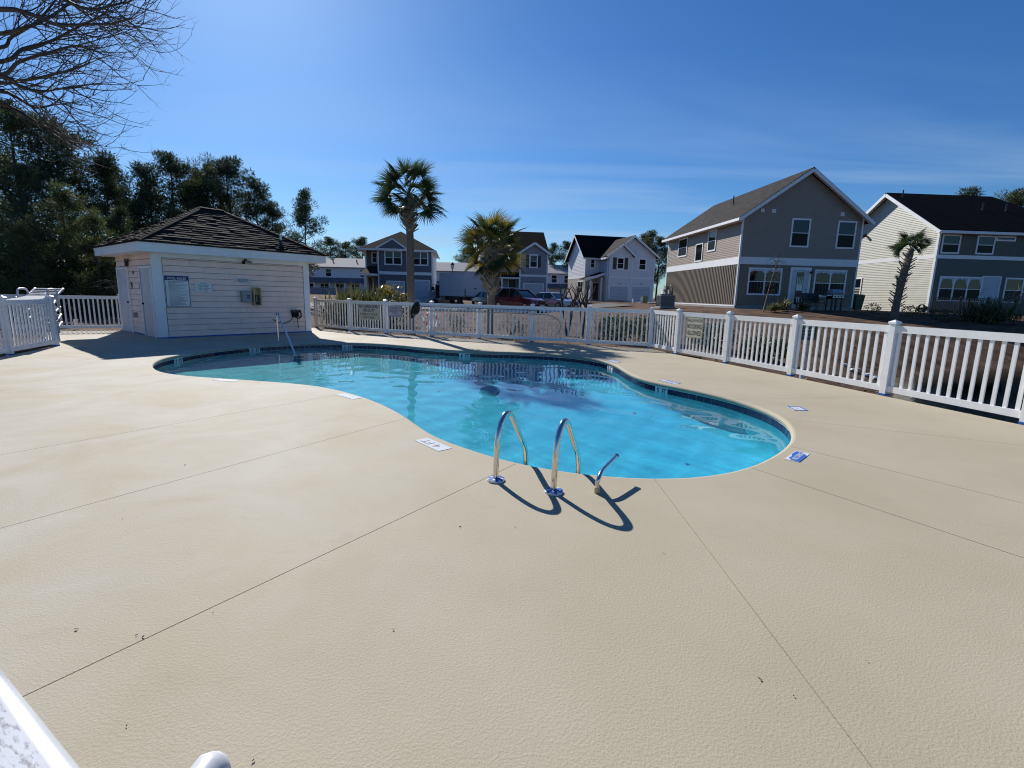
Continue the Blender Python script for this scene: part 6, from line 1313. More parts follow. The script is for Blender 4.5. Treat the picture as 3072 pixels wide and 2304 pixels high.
# leaf litter and dry grass tufts on the ground just behind the fences
r = random.Random(14); mb = MB(); vs = []; fs = []
for _ in range(5200):
    x = r.uniform(-9, 14); y = r.uniform(5, 32)
    if in_poly(x, y, DECK) or pond_d(x, y) < 0.3 or dist_poly(x, y, DK) > 13: continue
    z = ground_z(x, y) + 0.03; a = r.uniform(0, 6.28); l = r.uniform(0.04, 0.11); d = Vector((math.cos(a), math.sin(a), r.uniform(0.1, 0.9))) * l; s_ = Vector((-math.sin(a), math.cos(a), r.uniform(-.2, .4))) * l * 0.35; p = Vector((x, y, z - 0.01)); b = len(vs); vs += [p - s_, p + s_, p + d]; fs.append((b, b + 1, b + 2))
mb.add(vs, fs); tag(mb.build('leaf_litter', M['litter']), 'dry leaves and grass tufts on the brown ground behind the fences', 'leaf litter', kind='stuff')
# far wood behind the pines: one dark mass
r = random.Random(33); mb = MB()
for k in range(46):
    x = -80 + k * 1.18 + r.uniform(-1, 1); y = 50 + r.uniform(-4, 6); leaf_cloud(mb, r, (x, y, ground_z(x, y) + r.uniform(1.5, 3.2)), (2.6, 2.0, r.uniform(2.6, 4.2)), 420, 0.55, 0.26, 0.3, 0.3)
tag(mb.build('far_woodland', M['shrubleaf']), 'dark woodland mass behind the pines and the pool hut', 'woodland', kind='stuff')

# ------------------------------------------------------------------ vehicles
def loft(mb, st):
    """rings of equal length joined end to end, capped"""
    n = len(st[0]); b = len(mb.v); fs = []
    for s_ in st: mb.v += [tuple(p) for p in s_]
    for i in range(len(st) - 1):
        for j in range(n): j2 = (j + 1) % n; fs.append((b + i * n + j, b + i * n + j2, b + (i + 1) * n + j2, b + (i + 1) * n + j))
    fs.append(tuple(b + j for j in range(n))[::-1]); fs.append(tuple(b + (len(st) - 1) * n + j for j in range(n))); mb.f += fs; mb.mi += [mb.cur] * len(fs)
def car(name, label, x, y, heading, kind, paint, group='cars in the parking lot'):
    t = thing(name, label, 'SUV' if kind == 'suv' else 'car', (x, y, ground_z(x, y) + 0.06), heading, group)
    if kind == 'suv': L_, Wd, zb, belt, top = 4.75, 1.90, 0.30, 1.08, 1.74; xs_ = [-2.36, -2.30, -1.9, -0.6, 0.8, 1.15, 1.9, 2.25, 2.37]; tops = [0.85, 1.02, 1.10, 1.09, 1.08, 1.05, 0.98, 0.86, 0.62]; cab = [(-2.22, 1.09), (-1.95, 1.66), (-1.2, 1.73), (0.0, 1.72), (0.35, 1.66), (1.12, 1.06)]
    else: L_, Wd, zb, belt, top = 4.7, 1.80, 0.22, 0.92, 1.42; xs_ = [-2.34, -2.28, -1.7, -0.6, 0.7, 1.05, 1.8, 2.2, 2.33]; tops = [0.72, 0.92, 0.97, 0.93, 0.92, 0.90, 0.84, 0.74, 0.55]; cab = [(-1.75, 0.95), (-1.05, 1.36), (-0.5, 1.42), (0.1, 1.40), (0.35, 1.35), (1.05, 0.90)]
    mb = MB(); st = []
    for xx, zt in zip(xs_, tops):
        w = Wd / 2 * (0.80 if abs(xx) > 2.3 else 0.93 if abs(xx) > 2.1 else 1.0); m_ = zb + (zt - zb) * 0.55; lo_ = zb + (0.12 if abs(xx) > 2.3 else 0)
        st.append([(xx, -w * 0.92, lo_), (xx, -w, lo_ + 0.12), (xx, -w, m_), (xx, -w * 0.955, zt - 0.03), (xx, -w * 0.86, zt), (xx, w * 0.86, zt), (xx, w * 0.955, zt - 0.03), (xx, w, m_), (xx, w, lo_ + 0.12), (xx, w * 0.92, lo_)])
    loft(mb, st); o = mb.build('body', paint, t); smooth_by_angle(o, 40)
    def ring(xx, z, w, zl): return [(xx, -w, zl), (xx, -w * (0.80 if z - zl > 0.3 else 0.93), z - 0.02), (xx, w * (0.80 if z - zl > 0.3 else 0.93), z - 0.02), (xx, w, zl)]
    g = MB(); loft(g, [ring(a, max(b - 0.02, belt - 0.03), Wd / 2 * 0.93, belt - 0.06) for a, b in cab]); o = g.build('windows', M['glass'], t); smooth_by_angle(o, 30); o.name = 'window_glass'
    rf = MB(); wr = Wd / 2 * 0.93 * 0.80
    for (a, za), (b, zb_) in zip(cab[1:-2], cab[2:-1]): rf.hexa([(a, -wr, za - 0.03), (b, -wr, zb_ - 0.03), (b, wr, zb_ - 0.03), (a, wr, za - 0.03)], [(a, -wr * 0.96, za + 0.015), (b, -wr * 0.96, zb_ + 0.015), (b, wr * 0.96, zb_ + 0.015), (a, wr * 0.96, za + 0.015)])
    for s_ in (-1, 1):
        (a0, z0_), (a1, z1_), (a2, z2_), (a5, z5_) = cab[0], cab[1], cab[-2], cab[-1]
        for p, q in (((a5, s_ * Wd / 2 * 0.92, z5_), (a2, s_ * wr, z2_)), ((a0, s_ * Wd / 2 * 0.92, z0_), (a1, s_ * wr, z1_)), ((-0.35, s_ * Wd / 2 * 0.935, belt), (-0.40, s_ * (wr + 0.012), cab[2][1] - 0.04))): rf.beam(p, q, 0.07, 0.05)
    o = rf.build('roof', paint, t)
    if kind == 'suv':
        rr_ = MB()
        for s_ in (-1, 1): rr_.tube([(-1.8, s_ * 0.66, 1.70), (-1.7, s_ * 0.66, 1.79), (0.0, s_ * 0.66, 1.78), (0.15, s_ * 0.66, 1.71)], 0.02, 5).build if False else rr_.tube([(-1.8, s_ * 0.66, 1.70), (-1.7, s_ * 0.66, 1.79), (0.0, s_ * 0.66, 1.78), (0.15, s_ * 0.66, 1.71)], 0.02, 5)
        rr_.build('roof_rack', M['chrome'], t)
    R_ = 0.36 if kind == 'suv' else 0.33
    for wx_ in (-1.42, 1.42):
        for s_ in (-1, 1):
            w = MB(); y0_ = s_ * (Wd / 2 - 0.10); w.tube([(wx_, y0_ - 0.10, R_), (wx_, y0_ + 0.105, R_)], R_, 16); wh = w.build('wheel', M['rubber'], t)
            MB().tube([(wx_, y0_ + s_ * 0.106, R_), (wx_, y0_ + s_ * 0.118, R_)], R_ * 0.62, 12).build('rim', M['chrome'], wh)
    zl = tops[-2] - 0.12
    for s_ in (-1, 1):
        MB().hexa([(2.10, s_ * 0.50, zl - 0.06), (2.34, s_ * 0.42, zl - 0.06), (2.30, s_ * 0.80, zl - 0.06), (2.05, s_ * 0.90, zl - 0.06)], [(2.10, s_ * 0.50, zl + 0.09), (2.28, s_ * 0.42, zl + 0.09), (2.20, s_ * 0.82, zl + 0.09), (2.0, s_ * 0.90, zl + 0.09)]).build('headlight', M['lamp'], t)
        MB().box(-2.36, -2.2, min(s_ * 0.55, s_ * 0.87), max(s_ * 0.55, s_ * 0.87), zl - 0.02, zl + 0.16).build('taillight', M['taillamp'], t)
        MB().box(0.78, 0.96, min(s_ * 0.93, s_ * 1.10), max(s_ * 0.93, s_ * 1.10), belt - 0.02, belt + 0.13).build('mirror', paint, t)
    MB().box(2.30, 2.385, -0.42, 0.42, zl - 0.20, zl + 0.05).build('grille', M['blackpaint'], t); MB().box(2.37, 2.40, -0.26, 0.26, zl - 0.33, zl - 0.21).build('number_plate', M['dtile'], t)
    return t
P = at_y(1558, 900, 41.0); car('parked_suv', 'dark red SUV with roof rails parked in front of the shuttered house', P.x, 41.0, R(-42), 'suv', M['redpaint'])
P = at_y(1660, 900, 42.5); car('parked_car', 'silver sedan parked beside the dark red SUV', P.x, 42.5, R(-48), 'sedan', M['silver'])
P = at_y(1478, 900, 45.5); car('parked_car', 'dark blue car mostly hidden behind the yellowing palm trunk', P.x, 45.5, R(-55), 'sedan', M['bluecar'])

# box truck: rear corner faces the viewer
P = at_y(1392, 860, 47.0); tr_h = R(121); tz = ground_z(P.x, 47.0) + 0.06
ux = Vector((math.cos(tr_h), math.sin(tr_h), 0)); uy = Vector((-ux.y, ux.x, 0))
org = Vector((P.x, 47.0, tz)) + ux * 3.0 - uy * 1.15
t = thing('box_truck', 'plain white box truck with a roll up rear door parked behind the palms', 'truck', org, tr_h)
MB().box(-3.0, 2.8, -1.15, 1.15, 0.95, 3.12).build('box', M['truckwhite'], t)
mb = MB()
for s_ in (-1.16, 1.12):
    mb.box(-3.02, 2.82, s_, s_ + 0.04, 3.06, 3.16).box(-3.02, 2.82, s_, s_ + 0.04, 0.93, 1.0)
    for xx in (-3.02, 2.76): mb.box(xx, xx + 0.06, s_, s_ + 0.04, 1.0, 3.06)
mb.box(-3.03, -2.99, -1.12, 1.12, 3.0, 3.16).box(-3.03, -2.99, -1.12, -0.98, 0.95, 3.0).box(-3.03, -2.99, 0.98, 1.12, 0.95, 3.0); mb.build('trim', M['truckwhite'], t)
MB().box(-2.6, 2.6, 1.163, 1.185, 1.52, 1.57).box(-2.6, 2.6, -1.185, -1.163, 1.52, 1.57).build('rub_rail', M['truckwhite'], t)
rd = MB().box(-3.012, -3.0, -0.97, 0.97, 0.98, 2.99).build('rear_door', M['truckwhite'], t)
for k in range(5): MB().box(-3.028, -3.013, -0.96, 0.96, 1.0 + 0.4 * k, 1.385 + 0.4 * k).build('panel', M['truckwhite'], rd)
MB().box(-3.05, -3.029, -0.12, 0.12, 1.62, 1.72).build('latch', M['blackpaint'], rd)
MB().box(-3.06, -3.031, 1.0, 1.10, 1.0, 1.12).box(-3.06, -3.031, 1.0, 1.10, 1.22, 1.42).box(-3.06, -3.031, 1.0, 1.10, 1.5, 1.62).build('door_bar', M['blackpaint'], t)  # dark latch rods at the rear door's edge
mb = MB(); loft(mb, [[(xx, -1.0, 0.5), (xx, -1.0, zt - 0.1), (xx, -0.9, zt), (xx, 0.9, zt), (xx, 1.0, zt - 0.1), (xx, 1.0, 0.5)] for xx, zt in ((2.95, 2.2), (4.2, 2.2), (4.75, 1.45), (5.5, 1.35), (5.7, 1.1))]); mb.build('cab', M['truckwhite'], t)
MB().box(3.2, 4.15, 1.001, 1.012, 1.35, 2.0).box(3.2, 4.15, -1.012, -1.001, 1.35, 2.0).build('cab_window', M['glass'], t)
d = MB().hexa([(4.15, 1.02, 0.6), (4.15, 1.06, 0.6), (3.75, 1.95, 0.6), (3.71, 1.93, 0.6)], [(4.15, 1.02, 1.35), (4.15, 1.06, 1.35), (3.75, 1.95, 1.35), (3.71, 1.93, 1.35)]).build('cab_door', M['truckwhite'], t); MB().beam((4.14, 1.04, 2.05), (3.73, 1.94, 2.05), 0.05, 0.07).beam((3.74, 1.92, 1.35), (3.74, 1.92, 2.05), 0.05, 0.05).build('door_frame', M['truckwhite'], d)
MB().box(3.1, 4.2, 0.99, 1.02, 0.7, 1.34).build('cab_opening', M['blackpaint'], t)
for s_ in (-1, 1): MB().box(4.25, 4.35, min(s_ * 1.15, s_ * 1.4), max(s_ * 1.15, s_ * 1.4), 1.45, 1.85).build('mirror', M['blackpaint'], t)
MB().box(-3.0, 4.6, -0.45, 0.45, 0.55, 0.93).build('chassis', M['blackpaint'], t)
for wx_ in (-1.7, 4.4):
    for s_ in (-1, 1): MB().tube([(wx_, s_ * 0.85, 0.42), (wx_, s_ * 1.08, 0.42)], 0.42, 16).build('wheel', M['rubber'], t)
for k, (px, lab) in enumerate(((1232, 'white wheel stop straight behind the tall palm'), (1325, 'white wheel stop in front of the box truck'), (1405, 'white wheel stop behind the low twiggy shrubs'), (1517, 'white wheel stop in front of the dark red SUV'), (1572, 'white wheel stop between the SUV and the sedan'), (1652, 'white wheel stop in front of the silver sedan'))):
    P = at_y(px, 935, 38.9); g0 = ground_z(P.x, 38.9); t = thing('wheel_stop', lab, 'wheel stop', (P.x, 38.9, g0 + 0.02), R(-3), 'white concrete wheel stops')
    MB().hexa([(-0.9, -0.09, 0), (0.9, -0.09, 0), (0.9, 0.09, 0), (-0.9, 0.09, 0)], [(-0.86, -0.05, 0.14), (0.86, -0.05, 0.14), (0.86, 0.05, 0.14), (-0.86, 0.05, 0.14)]).build('block', M['dtile'], t)
# street lamp
P = at_y(1357, 832, 57.0); g0 = ground_z(P.x, 57); t = thing('street_lamp', 'black lantern street lamp rising behind the box truck', 'street lamp', (P.x, 57, g0)); zt = at_y(1357, 787, 57).z - g0
MB().tube([(0, 0, 0), (0, 0, zt - 0.75)], [0.09, 0.05], 8).build('pole', M['blackpaint'], t); MB().lathe([(0.10, zt - 0.75), (0.20, zt - 0.30), (0.19, zt - 0.27)], 8).build('lantern', M['lamp'], t); MB().lathe([(0.27, zt - 0.27), (0.14, zt - 0.10), (0.03, zt)], 8).build('cap', M['blackpaint'], t)
# green utility box and post by the driveway
P = at_y(1931, 918, 50.0); t = thing('utility_box', 'green slatted utility box by the white house driveway', 'utility box', (P.x, 50.0, ground_z(P.x, 50)), R(20))
MB().box(-0.26, 0.26, -0.22, 0.22, 0, 0.72).build('casing', M['transformer'], t); mb = MB()
for k in range(5): mb.box(-0.28, -0.261, -0.2, 0.2, 0.1 + 0.12 * k, 0.16 + 0.12 * k)
mb.build('louvre', M['dtile'], t)
P = at_y(1898, 918, 50.5); t = thing('marker_post', 'short white marker post beside the green utility box', 'post', (P.x, 50.5, ground_z(P.x, 50.5))); MB().box(-0.07, 0.07, -0.07, 0.07, 0, 0.42).build('post', M['dtile'], t); MB().box(-0.09, 0.09, -0.09, 0.09, 0.42, 0.46).build('cap', M['dtile'], t)

# ------------------------------------------------------------------ patio of the taupe house
def patio_chair(label, px, Y):
    P = at_y(px, 905, Y); t = thing('patio_chair', label, 'chair', (P.x, Y, ground_z(P.x, Y) + 0.03), R(10), 'black patio chairs'); fr_ = MB()
    for s_ in (-0.27, 0.27): MB().tube([(s_, -0.25, 0), (s_, -0.24, 0.62), (s_, 0.25, 0.64)], 0.018, 6).build('arm', M['blackpaint'], t); MB().tube([(s_, 0.28, 0), (s_, 0.22, 0.45), (s_, 0.34, 1.02)], 0.018, 6).build('leg', M['blackpaint'], t)
    MB().box(-0.26, 0.26, -0.25, 0.24, 0.42, 0.46).build('seat', M['blackpaint'], t); MB().hexa([(-0.26, 0.20, 0.46), (0.26, 0.20, 0.46), (0.26, 0.24, 0.46), (-0.26, 0.24, 0.46)], [(-0.26, 0.31, 1.0), (0.26, 0.31, 1.0), (0.26, 0.35, 1.0), (-0.26, 0.35, 1.0)]).build('backrest', M['blackpaint'], t)
patio_chair('black patio chair next to the white patio door', 2426, 30.4); patio_chair('black patio chair between the other chair and the grill', 2453, 30.4)
P = at_y(2502, 905, 30.2); t = thing('gas_grill', 'black gas grill with a silver lid on the patio', 'grill', (P.x, 30.2, ground_z(P.x, 30.2) + 0.03), R(6))
mb = MB(); prof = [(-0.26, 0.92), (-0.28, 1.05), (-0.18, 1.22), (0.05, 1.26), (0.24, 1.15), (0.26, 0.92)]; n = len(prof); mb.add([(-0.33, y, z) for y, z in prof] + [(0.33, y, z) for y, z in prof], [tuple(range(n)), tuple(range(n, 2 * n))[::-1]] + [(i, i + n, (i + 1) % n + n, (i + 1) % n) for i in range(n)]); mb.build('lid', M['grill'], t)
MB().box(-0.34, 0.34, -0.27, 0.26, 0.68, 0.918).build('firebox', M['blackpaint'], t); MB().box(-0.34, 0.34, -0.30, -0.272, 0.76, 0.90).build('control_panel', M['grill'], t)
for k in range(3): MB().tube([(-0.2 + 0.2 * k, -0.30, 0.83), (-0.2 + 0.2 * k, -0.34, 0.83)], 0.035, 8).build('knob', M['blackpaint'], t)
MB().box(-0.68, -0.345, -0.24, 0.22, 0.86, 0.90).build('side_shelf', M['grill'], t); MB().box(0.345, 0.78, -0.24, 0.22, 0.84, 0.88).build('side_shelf', M['blackpaint'], t); MB().tube([(-0.25, -0.30, 1.06), (0.25, -0.30, 1.06)], 0.015, 6).build('handle', M['chrome'], t)
for xx in (-0.3, 0.3):
    for yy in (-0.22, 0.22): MB().box(xx - 0.03, xx + 0.03, yy - 0.03, yy + 0.03, 0.0, 0.68).build('leg', M['blackpaint'], t)
P = at_y(2569, 905, 34.0); t = thing('wheelie_bin', 'dark green wheeled bin between the taupe and sage houses', 'bin', (P.x, 34.0, ground_z(P.x, 34) + 0.02), R(5))
MB().hexa([(-0.23, -0.26, 0.05), (0.23, -0.26, 0.05), (0.23, 0.24, 0.05), (-0.23, 0.24, 0.05)], [(-0.30, -0.34, 0.98), (0.30, -0.34, 0.98), (0.30, 0.34, 0.98), (-0.30, 0.34, 0.98)]).build('tub', M['signgreen'], t); MB().hexa([(-0.32, -0.37, 0.985), (0.32, -0.37, 0.985), (0.32, 0.36, 0.985), (-0.32, 0.36, 0.985)], [(-0.26, -0.3, 1.06), (0.26, -0.3, 1.06), (0.28, 0.34, 1.06), (-0.28, 0.34, 1.06)]).build('lid', M['signgreen'], t)
for s_ in (-0.26, 0.2): MB().tube([(s_, 0.27, 0.11), (s_ + 0.06, 0.27, 0.11)], 0.11, 10).build('wheel', M['rubber'], t)
# black metal fence before the sage house
t = thing('metal_fence', 'low black metal picket fence before the sage house', 'fence'); A = at_y(2793, 930, 31.5); B = at_y(3200, 930, 31.9); zf = 0.83; d = Vector((B.x - A.x, B.y - A.y, 0)); L_ = d.length; d.normalize(); ang = math.atan2(d.y, d.x)
pk_ = MB().box(-0.010, 0.010, -0.010, 0.010, 0.05, 1.12).mesh('picket', M['blackpaint']); ps_ = MB().box(-0.04, 0.04, -0.04, 0.04, -0.3, 1.24).mesh('post', M['blackpaint']); n = int(L_ / 0.11)
for k in range(n): inst('picket', pk_, t, loc=(A.x + d.x * k * 0.11, A.y + d.y * k * 0.11, zf), rot=(0, 0, ang))
for k in range(int(L_ / 1.8) + 1): inst('post', ps_, t, loc=(A.x + d.x * k * 1.8, A.y + d.y * k * 1.8, zf), rot=(0, 0, ang))
for z in (0.12, 1.0, 1.13): MB().beam((A.x, A.y, zf + z), (A.x + d.x * L_, A.y + d.y * L_, zf + z), 0.03, 0.035).build('rail', M['blackpaint'], t)

# ------------------------------------------------------------------ things on and behind the pool fence
def seg_frame(a, b): return Frame((a[0], a[1], 0), math.degrees(math.atan2(b[1] - a[1], b[0] - a[0])))
F12, F23, FRs = seg_frame(FP[1], FP[2]), seg_frame(FP[2], FP[7]), seg_frame(FR[1], FR[2])
zs = crop(1060, 890, 11.06)
t, w, h = sign_on(F12, 'front', zs, (195, 238), (892, 785), 'lifeguard_sign', 'cream NO LIFEGUARD ON DUTY sign hung on the back fence', M['signcream'], out_=0.034)
text_obj('NO LIFEGUARD', w * 0.94, h * 0.20, t, (0, -0.0095, h * 0.36), M['navyink'], bold=0.03); text_obj('ON DUTY', w * 0.58, h * 0.20, t, (0, -0.0095, h * 0.11), M['navyink'], bold=0.03)
text_obj('SWIM AT YOUR', w * 0.84, h * 0.15, t, (0, -0.0095, -h * 0.14), M['ink'], bold=0.005); text_obj('OWN RISK', w * 0.56, h * 0.15, t, (0, -0.0095, -h * 0.35), M['ink'], bold=0.005)
t, w, h = sign_on(F23, 'front', zs, (1178, 285), (1645, 692), 'owners_sign', 'small grey OWNERS & RESIDENTS ONLY sign with a dark border on the back fence', M['signgrey'], out_=0.034, border=M['maroon'], bw=0.014)
text_obj('OWNERS &', w * 0.82, h * 0.17, t, (0, -0.0105, h * 0.27), M['maroon'], bold=0.015); text_obj('RESIDENTS', w * 0.82, h * 0.17, t, (0, -0.0105, h * 0.05), M['maroon'], bold=0.015); text_obj('ONLY', w * 0.40, h * 0.17, t, (0, -0.0105, -h * 0.16), M['maroon'], bold=0.015)
mb = MB(); u = -w * 0.4
while u < w * 0.4: l = rl.uniform(0.012, 0.035); mb.box(u, u + l, -0.0105, -0.0082, -h * 0.345, -h * 0.315); u += l + 0.006
tag(mb.build('print', M['navyink'], t), kind='stuff')
zs2 = crop(2040, 920, 13.825)
t, w, h = sign_on(FRs, 'front', zs2, (350, 400), (960, 1345), 'diving_sign', 'cream SHALLOW WATER NO DIVING ALLOWED sign on the fence near the corner', M['signcream'], out_=0.034, border=M['ink'], bw=0.005)
text_obj('SHALLOW WATER', w * 0.88, h * 0.15, t, (0, -0.0105, h * 0.33), M['ink'], bold=0.0); text_obj('NO DIVING', w * 0.86, h * 0.22, t, (0, -0.0105, h * 0.05), M['ink'], bold=0.01); text_obj('ALLOWED', w * 0.84, h * 0.22, t, (0, -0.0105, -h * 0.26), M['ink'], bold=0.01)
P = at_y(2426, 1000, 11.6); g0 = ground_z(P.x, 11.6); fr = Frame((P.x, 11.6, g0), 14); t = thing('bank_sign', 'green sign with pale letters on a white stake behind the fence', 'sign', fr.o, fr.a); zt = at_y(2426, 969, 11.6).z - g0; zb_ = at_y(2426, 1019, 11.6).z - g0; w = 0.42; h = zt - zb_
MB().box(-w / 2, w / 2, -0.008, 0.008, zb_, zt).build('plate', M['signgreen'], t); MB().box(-0.06, 0.02, 0.009, 0.06, -0.2, zb_ + 0.1).build('stake', M['dtile'], t); text_obj('PERMIT', w * 0.7, h * 0.16, t, (0, -0.0095, zb_ + h * 0.16), M['signgrey'], bold=0.0)
mb = MB()
for k in range(3):
    u = -w * 0.38
    while u < w * 0.36: l = rl.uniform(0.02, 0.05); mb.box(u, u + l, -0.0105, -0.0082, zb_ + h * (0.42 + 0.18 * k) - 0.012, zb_ + h * (0.42 + 0.18 * k) + 0.012); u += l + 0.012
tag(mb.build('print', M['signgrey'], t), kind='stuff')
# leaf net and shepherd's crook hung along the fence
def on_fence(px, py, o=0.10): p = F23.L(px, py, 'front', -o); return F23.wor((p.x, -o, p.z))
A = on_fence(1258, 919); B = on_fence(1619, 932)
t = thing('leaf_net', 'black pool leaf net on a long pole hung along the back fence', 'pool net', A); MB().tube([(0, 0, 0), B - A], 0.016, 8).build('pole', M['blackpaint'] if False else M['greybox'], t, smooth=True)
hoop = [(1243, 904), (1251, 900), (1259, 905), (1263, 918), (1261, 932), (1255, 941), (1246, 945), (1238, 944)]
hp = [on_fence(*q, o=0.12 + 0.02 * (i % 3)) - A for i, q in enumerate(hoop)]; MB().tube(bezier_pts(hp, 5), 0.011, 6).build('hoop', M['rope'], t, smooth=True)
low = [on_fence(*q, o=0.07) - A for q in ((1236, 920), (1244, 908), (1254, 906), (1259, 918), (1256, 936), (1247, 946), (1240, 950), (1233, 956), (1231, 935))]; cen = on_fence(1246, 926, o=0.17) - A
mb = MB(); mb.add([cen] + low, [(0, i + 1, (i + 1) % len(low) + 1) for i in range(len(low))]); back = [p + F23.m @ Vector((0, 0.05, 0)) for p in low]; n = len(low); mb.add(low + back, [(i, (i + 1) % n, (i + 1) % n + n, i + n) for i in range(n)] + [tuple(range(n, 2 * n))]); mb.build('net_bag', M['netblack'], t)
A = on_fence(1261, 932, 0.13); pts = [on_fence(*q, o=0.13) for q in ((1261, 932), (1440, 936), (1627, 944), (1655, 949), (1674, 960), (1681, 975), (1680, 990), (1673, 1001))]
t = thing('rescue_hook', 'slender shepherd crook rescue pole hung along the back fence', 'rescue hook', A); MB().tube(bezier_pts([p - A for p in pts], 6), 0.013, 8).build('pole', M['greybox'], t, smooth=True)
for q in ((1405, 927), (1440, 930), (1590, 934)): c = on_fence(*q, o=0.10) - A; o = F23.m @ Vector((0, -0.05, 0)); i_ = F23.m @ Vector((0, 0.07, 0)); MB().beam(c + i_, c + o, 0.012, 0.02).beam(c + o, c + o + Vector((0, 0, 0.06)), 0.012, 0.012).build('hook', M['blackpaint'], t)
# life ring hung behind the fence
P = on_fence(1294, 962, -0.14); t = thing('life_ring', 'faded red and white life ring hung behind the back fence', 'life ring', P, F23.a); R1, r1 = 0.27, 0.055
for k in range(8):
    a0, a1 = k * math.pi / 4 + (0.0 if k % 2 else 0.12), (k + 1) * math.pi / 4 + (0.0 if k % 2 == 0 else 0.12) * (1 if k % 2 else 1); a1 = (k + 1) * math.pi / 4 + (0.12 if (k + 1) % 2 == 0 else 0.0)
    MB().tube([(R1 * math.cos(a), 0, R1 * math.sin(a)) for a in np.linspace(a0, a1, 7)], r1, 10).build('ring_section' if k % 2 == 0 else 'white_section', M['ringred'] if k % 2 == 0 else M['rope'], t, smooth=True)
MB().tube(bezier_pts([(0.27 * math.cos(a), -0.07, 0.27 * math.sin(a) + 0.0) if k % 2 else (0.33 * math.cos(a), -0.03, 0.33 * math.sin(a)) for k, a in enumerate(np.linspace(0.3, 6.5, 13))], 3), 0.010, 5).tube(bezier_pts([(0.1, -0.09, 0.2), (0.05, -0.12, -0.05), (-0.05, -0.1, -0.25), (-0.12, -0.1, -0.34)]), 0.012, 5).build('rope', M['rope'], t)

# ------------------------------------------------------------------ pool ladder rails and hand rails
A = gp(1487.5, 1441.5); B = gp(1661, 1477); sp = (B - A); pd = Vector((-sp.y, sp.x, 0)).normalized()
ESC = None
def ladder_rail(base, label):
    t = thing('ladder_rail', label, 'pool rail', base, 0, 'pool ladder rails')
    f = lambda d, z: tuple(pd * d + Vector((0, 0, z)))
    c = bezier_pts([f(0, 0), f(0.0, 0.14), f(0.012, 0.30), f(0.05, 0.43), f(0.12, 0.515), f(0.20, 0.535), f(0.275, 0.485), f(0.36, 0.385), f(0.46, 0.265), f(0.545, 0.165), f(0.585, 0.08), f(0.60, -0.03), f(0.602, -0.3), f(0.602, -0.9)], 7)
    MB().tube(c, 0.024, 14).build('rail', M['steel'], t, smooth=True)
    e = MB().lathe([(0.073, 0.001), (0.073, 0.016), (0.060, 0.024), (0.027, 0.028)], 20).build('flange', M['dtile'], t)
    r = random.Random(hash(label) % 99 if False else len(label)); tp = MB()
    for k in range(7):
        a = k * 0.9 + r.uniform(0, 0.4); d1 = Vector((math.cos(a), math.sin(a), 0)); s_ = Vector((-math.sin(a), math.cos(a), 0)); w = r.uniform(0.007, 0.015)
        tp.add([d1 * 0.028 - s_ * w + Vector((0, 0, 0.0295)), d1 * 0.028 + s_ * w + Vector((0, 0, 0.0295)), d1 * 0.059 + s_ * w * 1.3 + Vector((0, 0, 0.0265)), d1 * 0.059 - s_ * w * 1.3 + Vector((0, 0, 0.0265)), d1 * 0.0745 + s_ * w + Vector((0, 0, 0.014)), d1 * 0.0745 - s_ * w + Vector((0, 0, 0.014))], [(0, 1, 2, 3), (3, 2, 4, 5)])
    tp.build('tape', M['tape'], e)
    return t
l1 = ladder_rail(A, 'hoop shaped stainless ladder rail, the one farther from the short bent bar'); l2 = ladder_rail(B, 'hoop shaped stainless ladder rail beside the short bent bar')
t = thing('ladder_steps', 'stainless treads of the pool ladder below the water', 'ladder treads', A + pd * 0.60)
for k in range(3): MB().beam((0, 0, -0.35 - 0.27 * k), sp + Vector((0, 0, -0.35 - 0.27 * k)), 0.09, 0.03).build('tread', M['steel'], t)
C0 = gp(1790, 1478); SUNH = Vector((SUN_DIR.x, SUN_DIR.y, 0)); tip = Vector((1.04, 3.836, 0)) + SUNH.normalized() * 0.288; tip.z = 0.187
t = thing('grab_bar', 'short bent steel bar stub at the pool edge beside the ladder', 'steel bar', C0); q = tip - C0; zt_ = q.z + 0.055
MB().tube(bezier_pts([(0, 0, 0.0), (0.0, 0, 0.07), (0.012, 0.008, 0.115), (q.x * 0.22, q.y * 0.22, 0.150), (q.x * 0.55, q.y * 0.55, 0.150 + (q.z - 0.150) * 0.5), q], 8), 0.0175, 12).build('bar', M['steel'], t, smooth=True)
MB().tube([(0, 0, 0.001), (0, 0, 0.045)], 0.022, 12).build('socket', M['creambox'], t); MB().tube([q - Vector((0.004, 0.01, -0.002)), q + Vector((0.004, 0.012, -0.004))], 0.0185, 12).build('end_cap', M['blackpaint'], t)
H0 = gp(835, 1024); H1 = gp(883.5, 1058.7, WATER_Z); d = H1 - H0; ht = 0.86
t = thing('step_handrail', 'tall bent steel handrail leading down the pool steps by the hut', 'handrail', H0)
MB().tube(bezier_pts([(0, 0, 0), (0, 0, 0.45), (0, 0, ht - 0.10), (d.x * 0.03, d.y * 0.03, ht - 0.02), (d.x * 0.09, d.y * 0.09, ht - 0.03), (d.x * 0.16, d.y * 0.16, ht - 0.13), (d.x * 0.5, d.y * 0.5, ht * 0.53 + WATER_Z * 0.47), (d.x, d.y, WATER_Z), (d.x * 1.25, d.y * 1.25, -0.42)], 7), 0.024, 12).build('rail', M['steel'], t, smooth=True)
MB().lathe([(0.06, 0.001), (0.06, 0.014), (0.026, 0.022)], 16).build('flange', M['steel'], t)

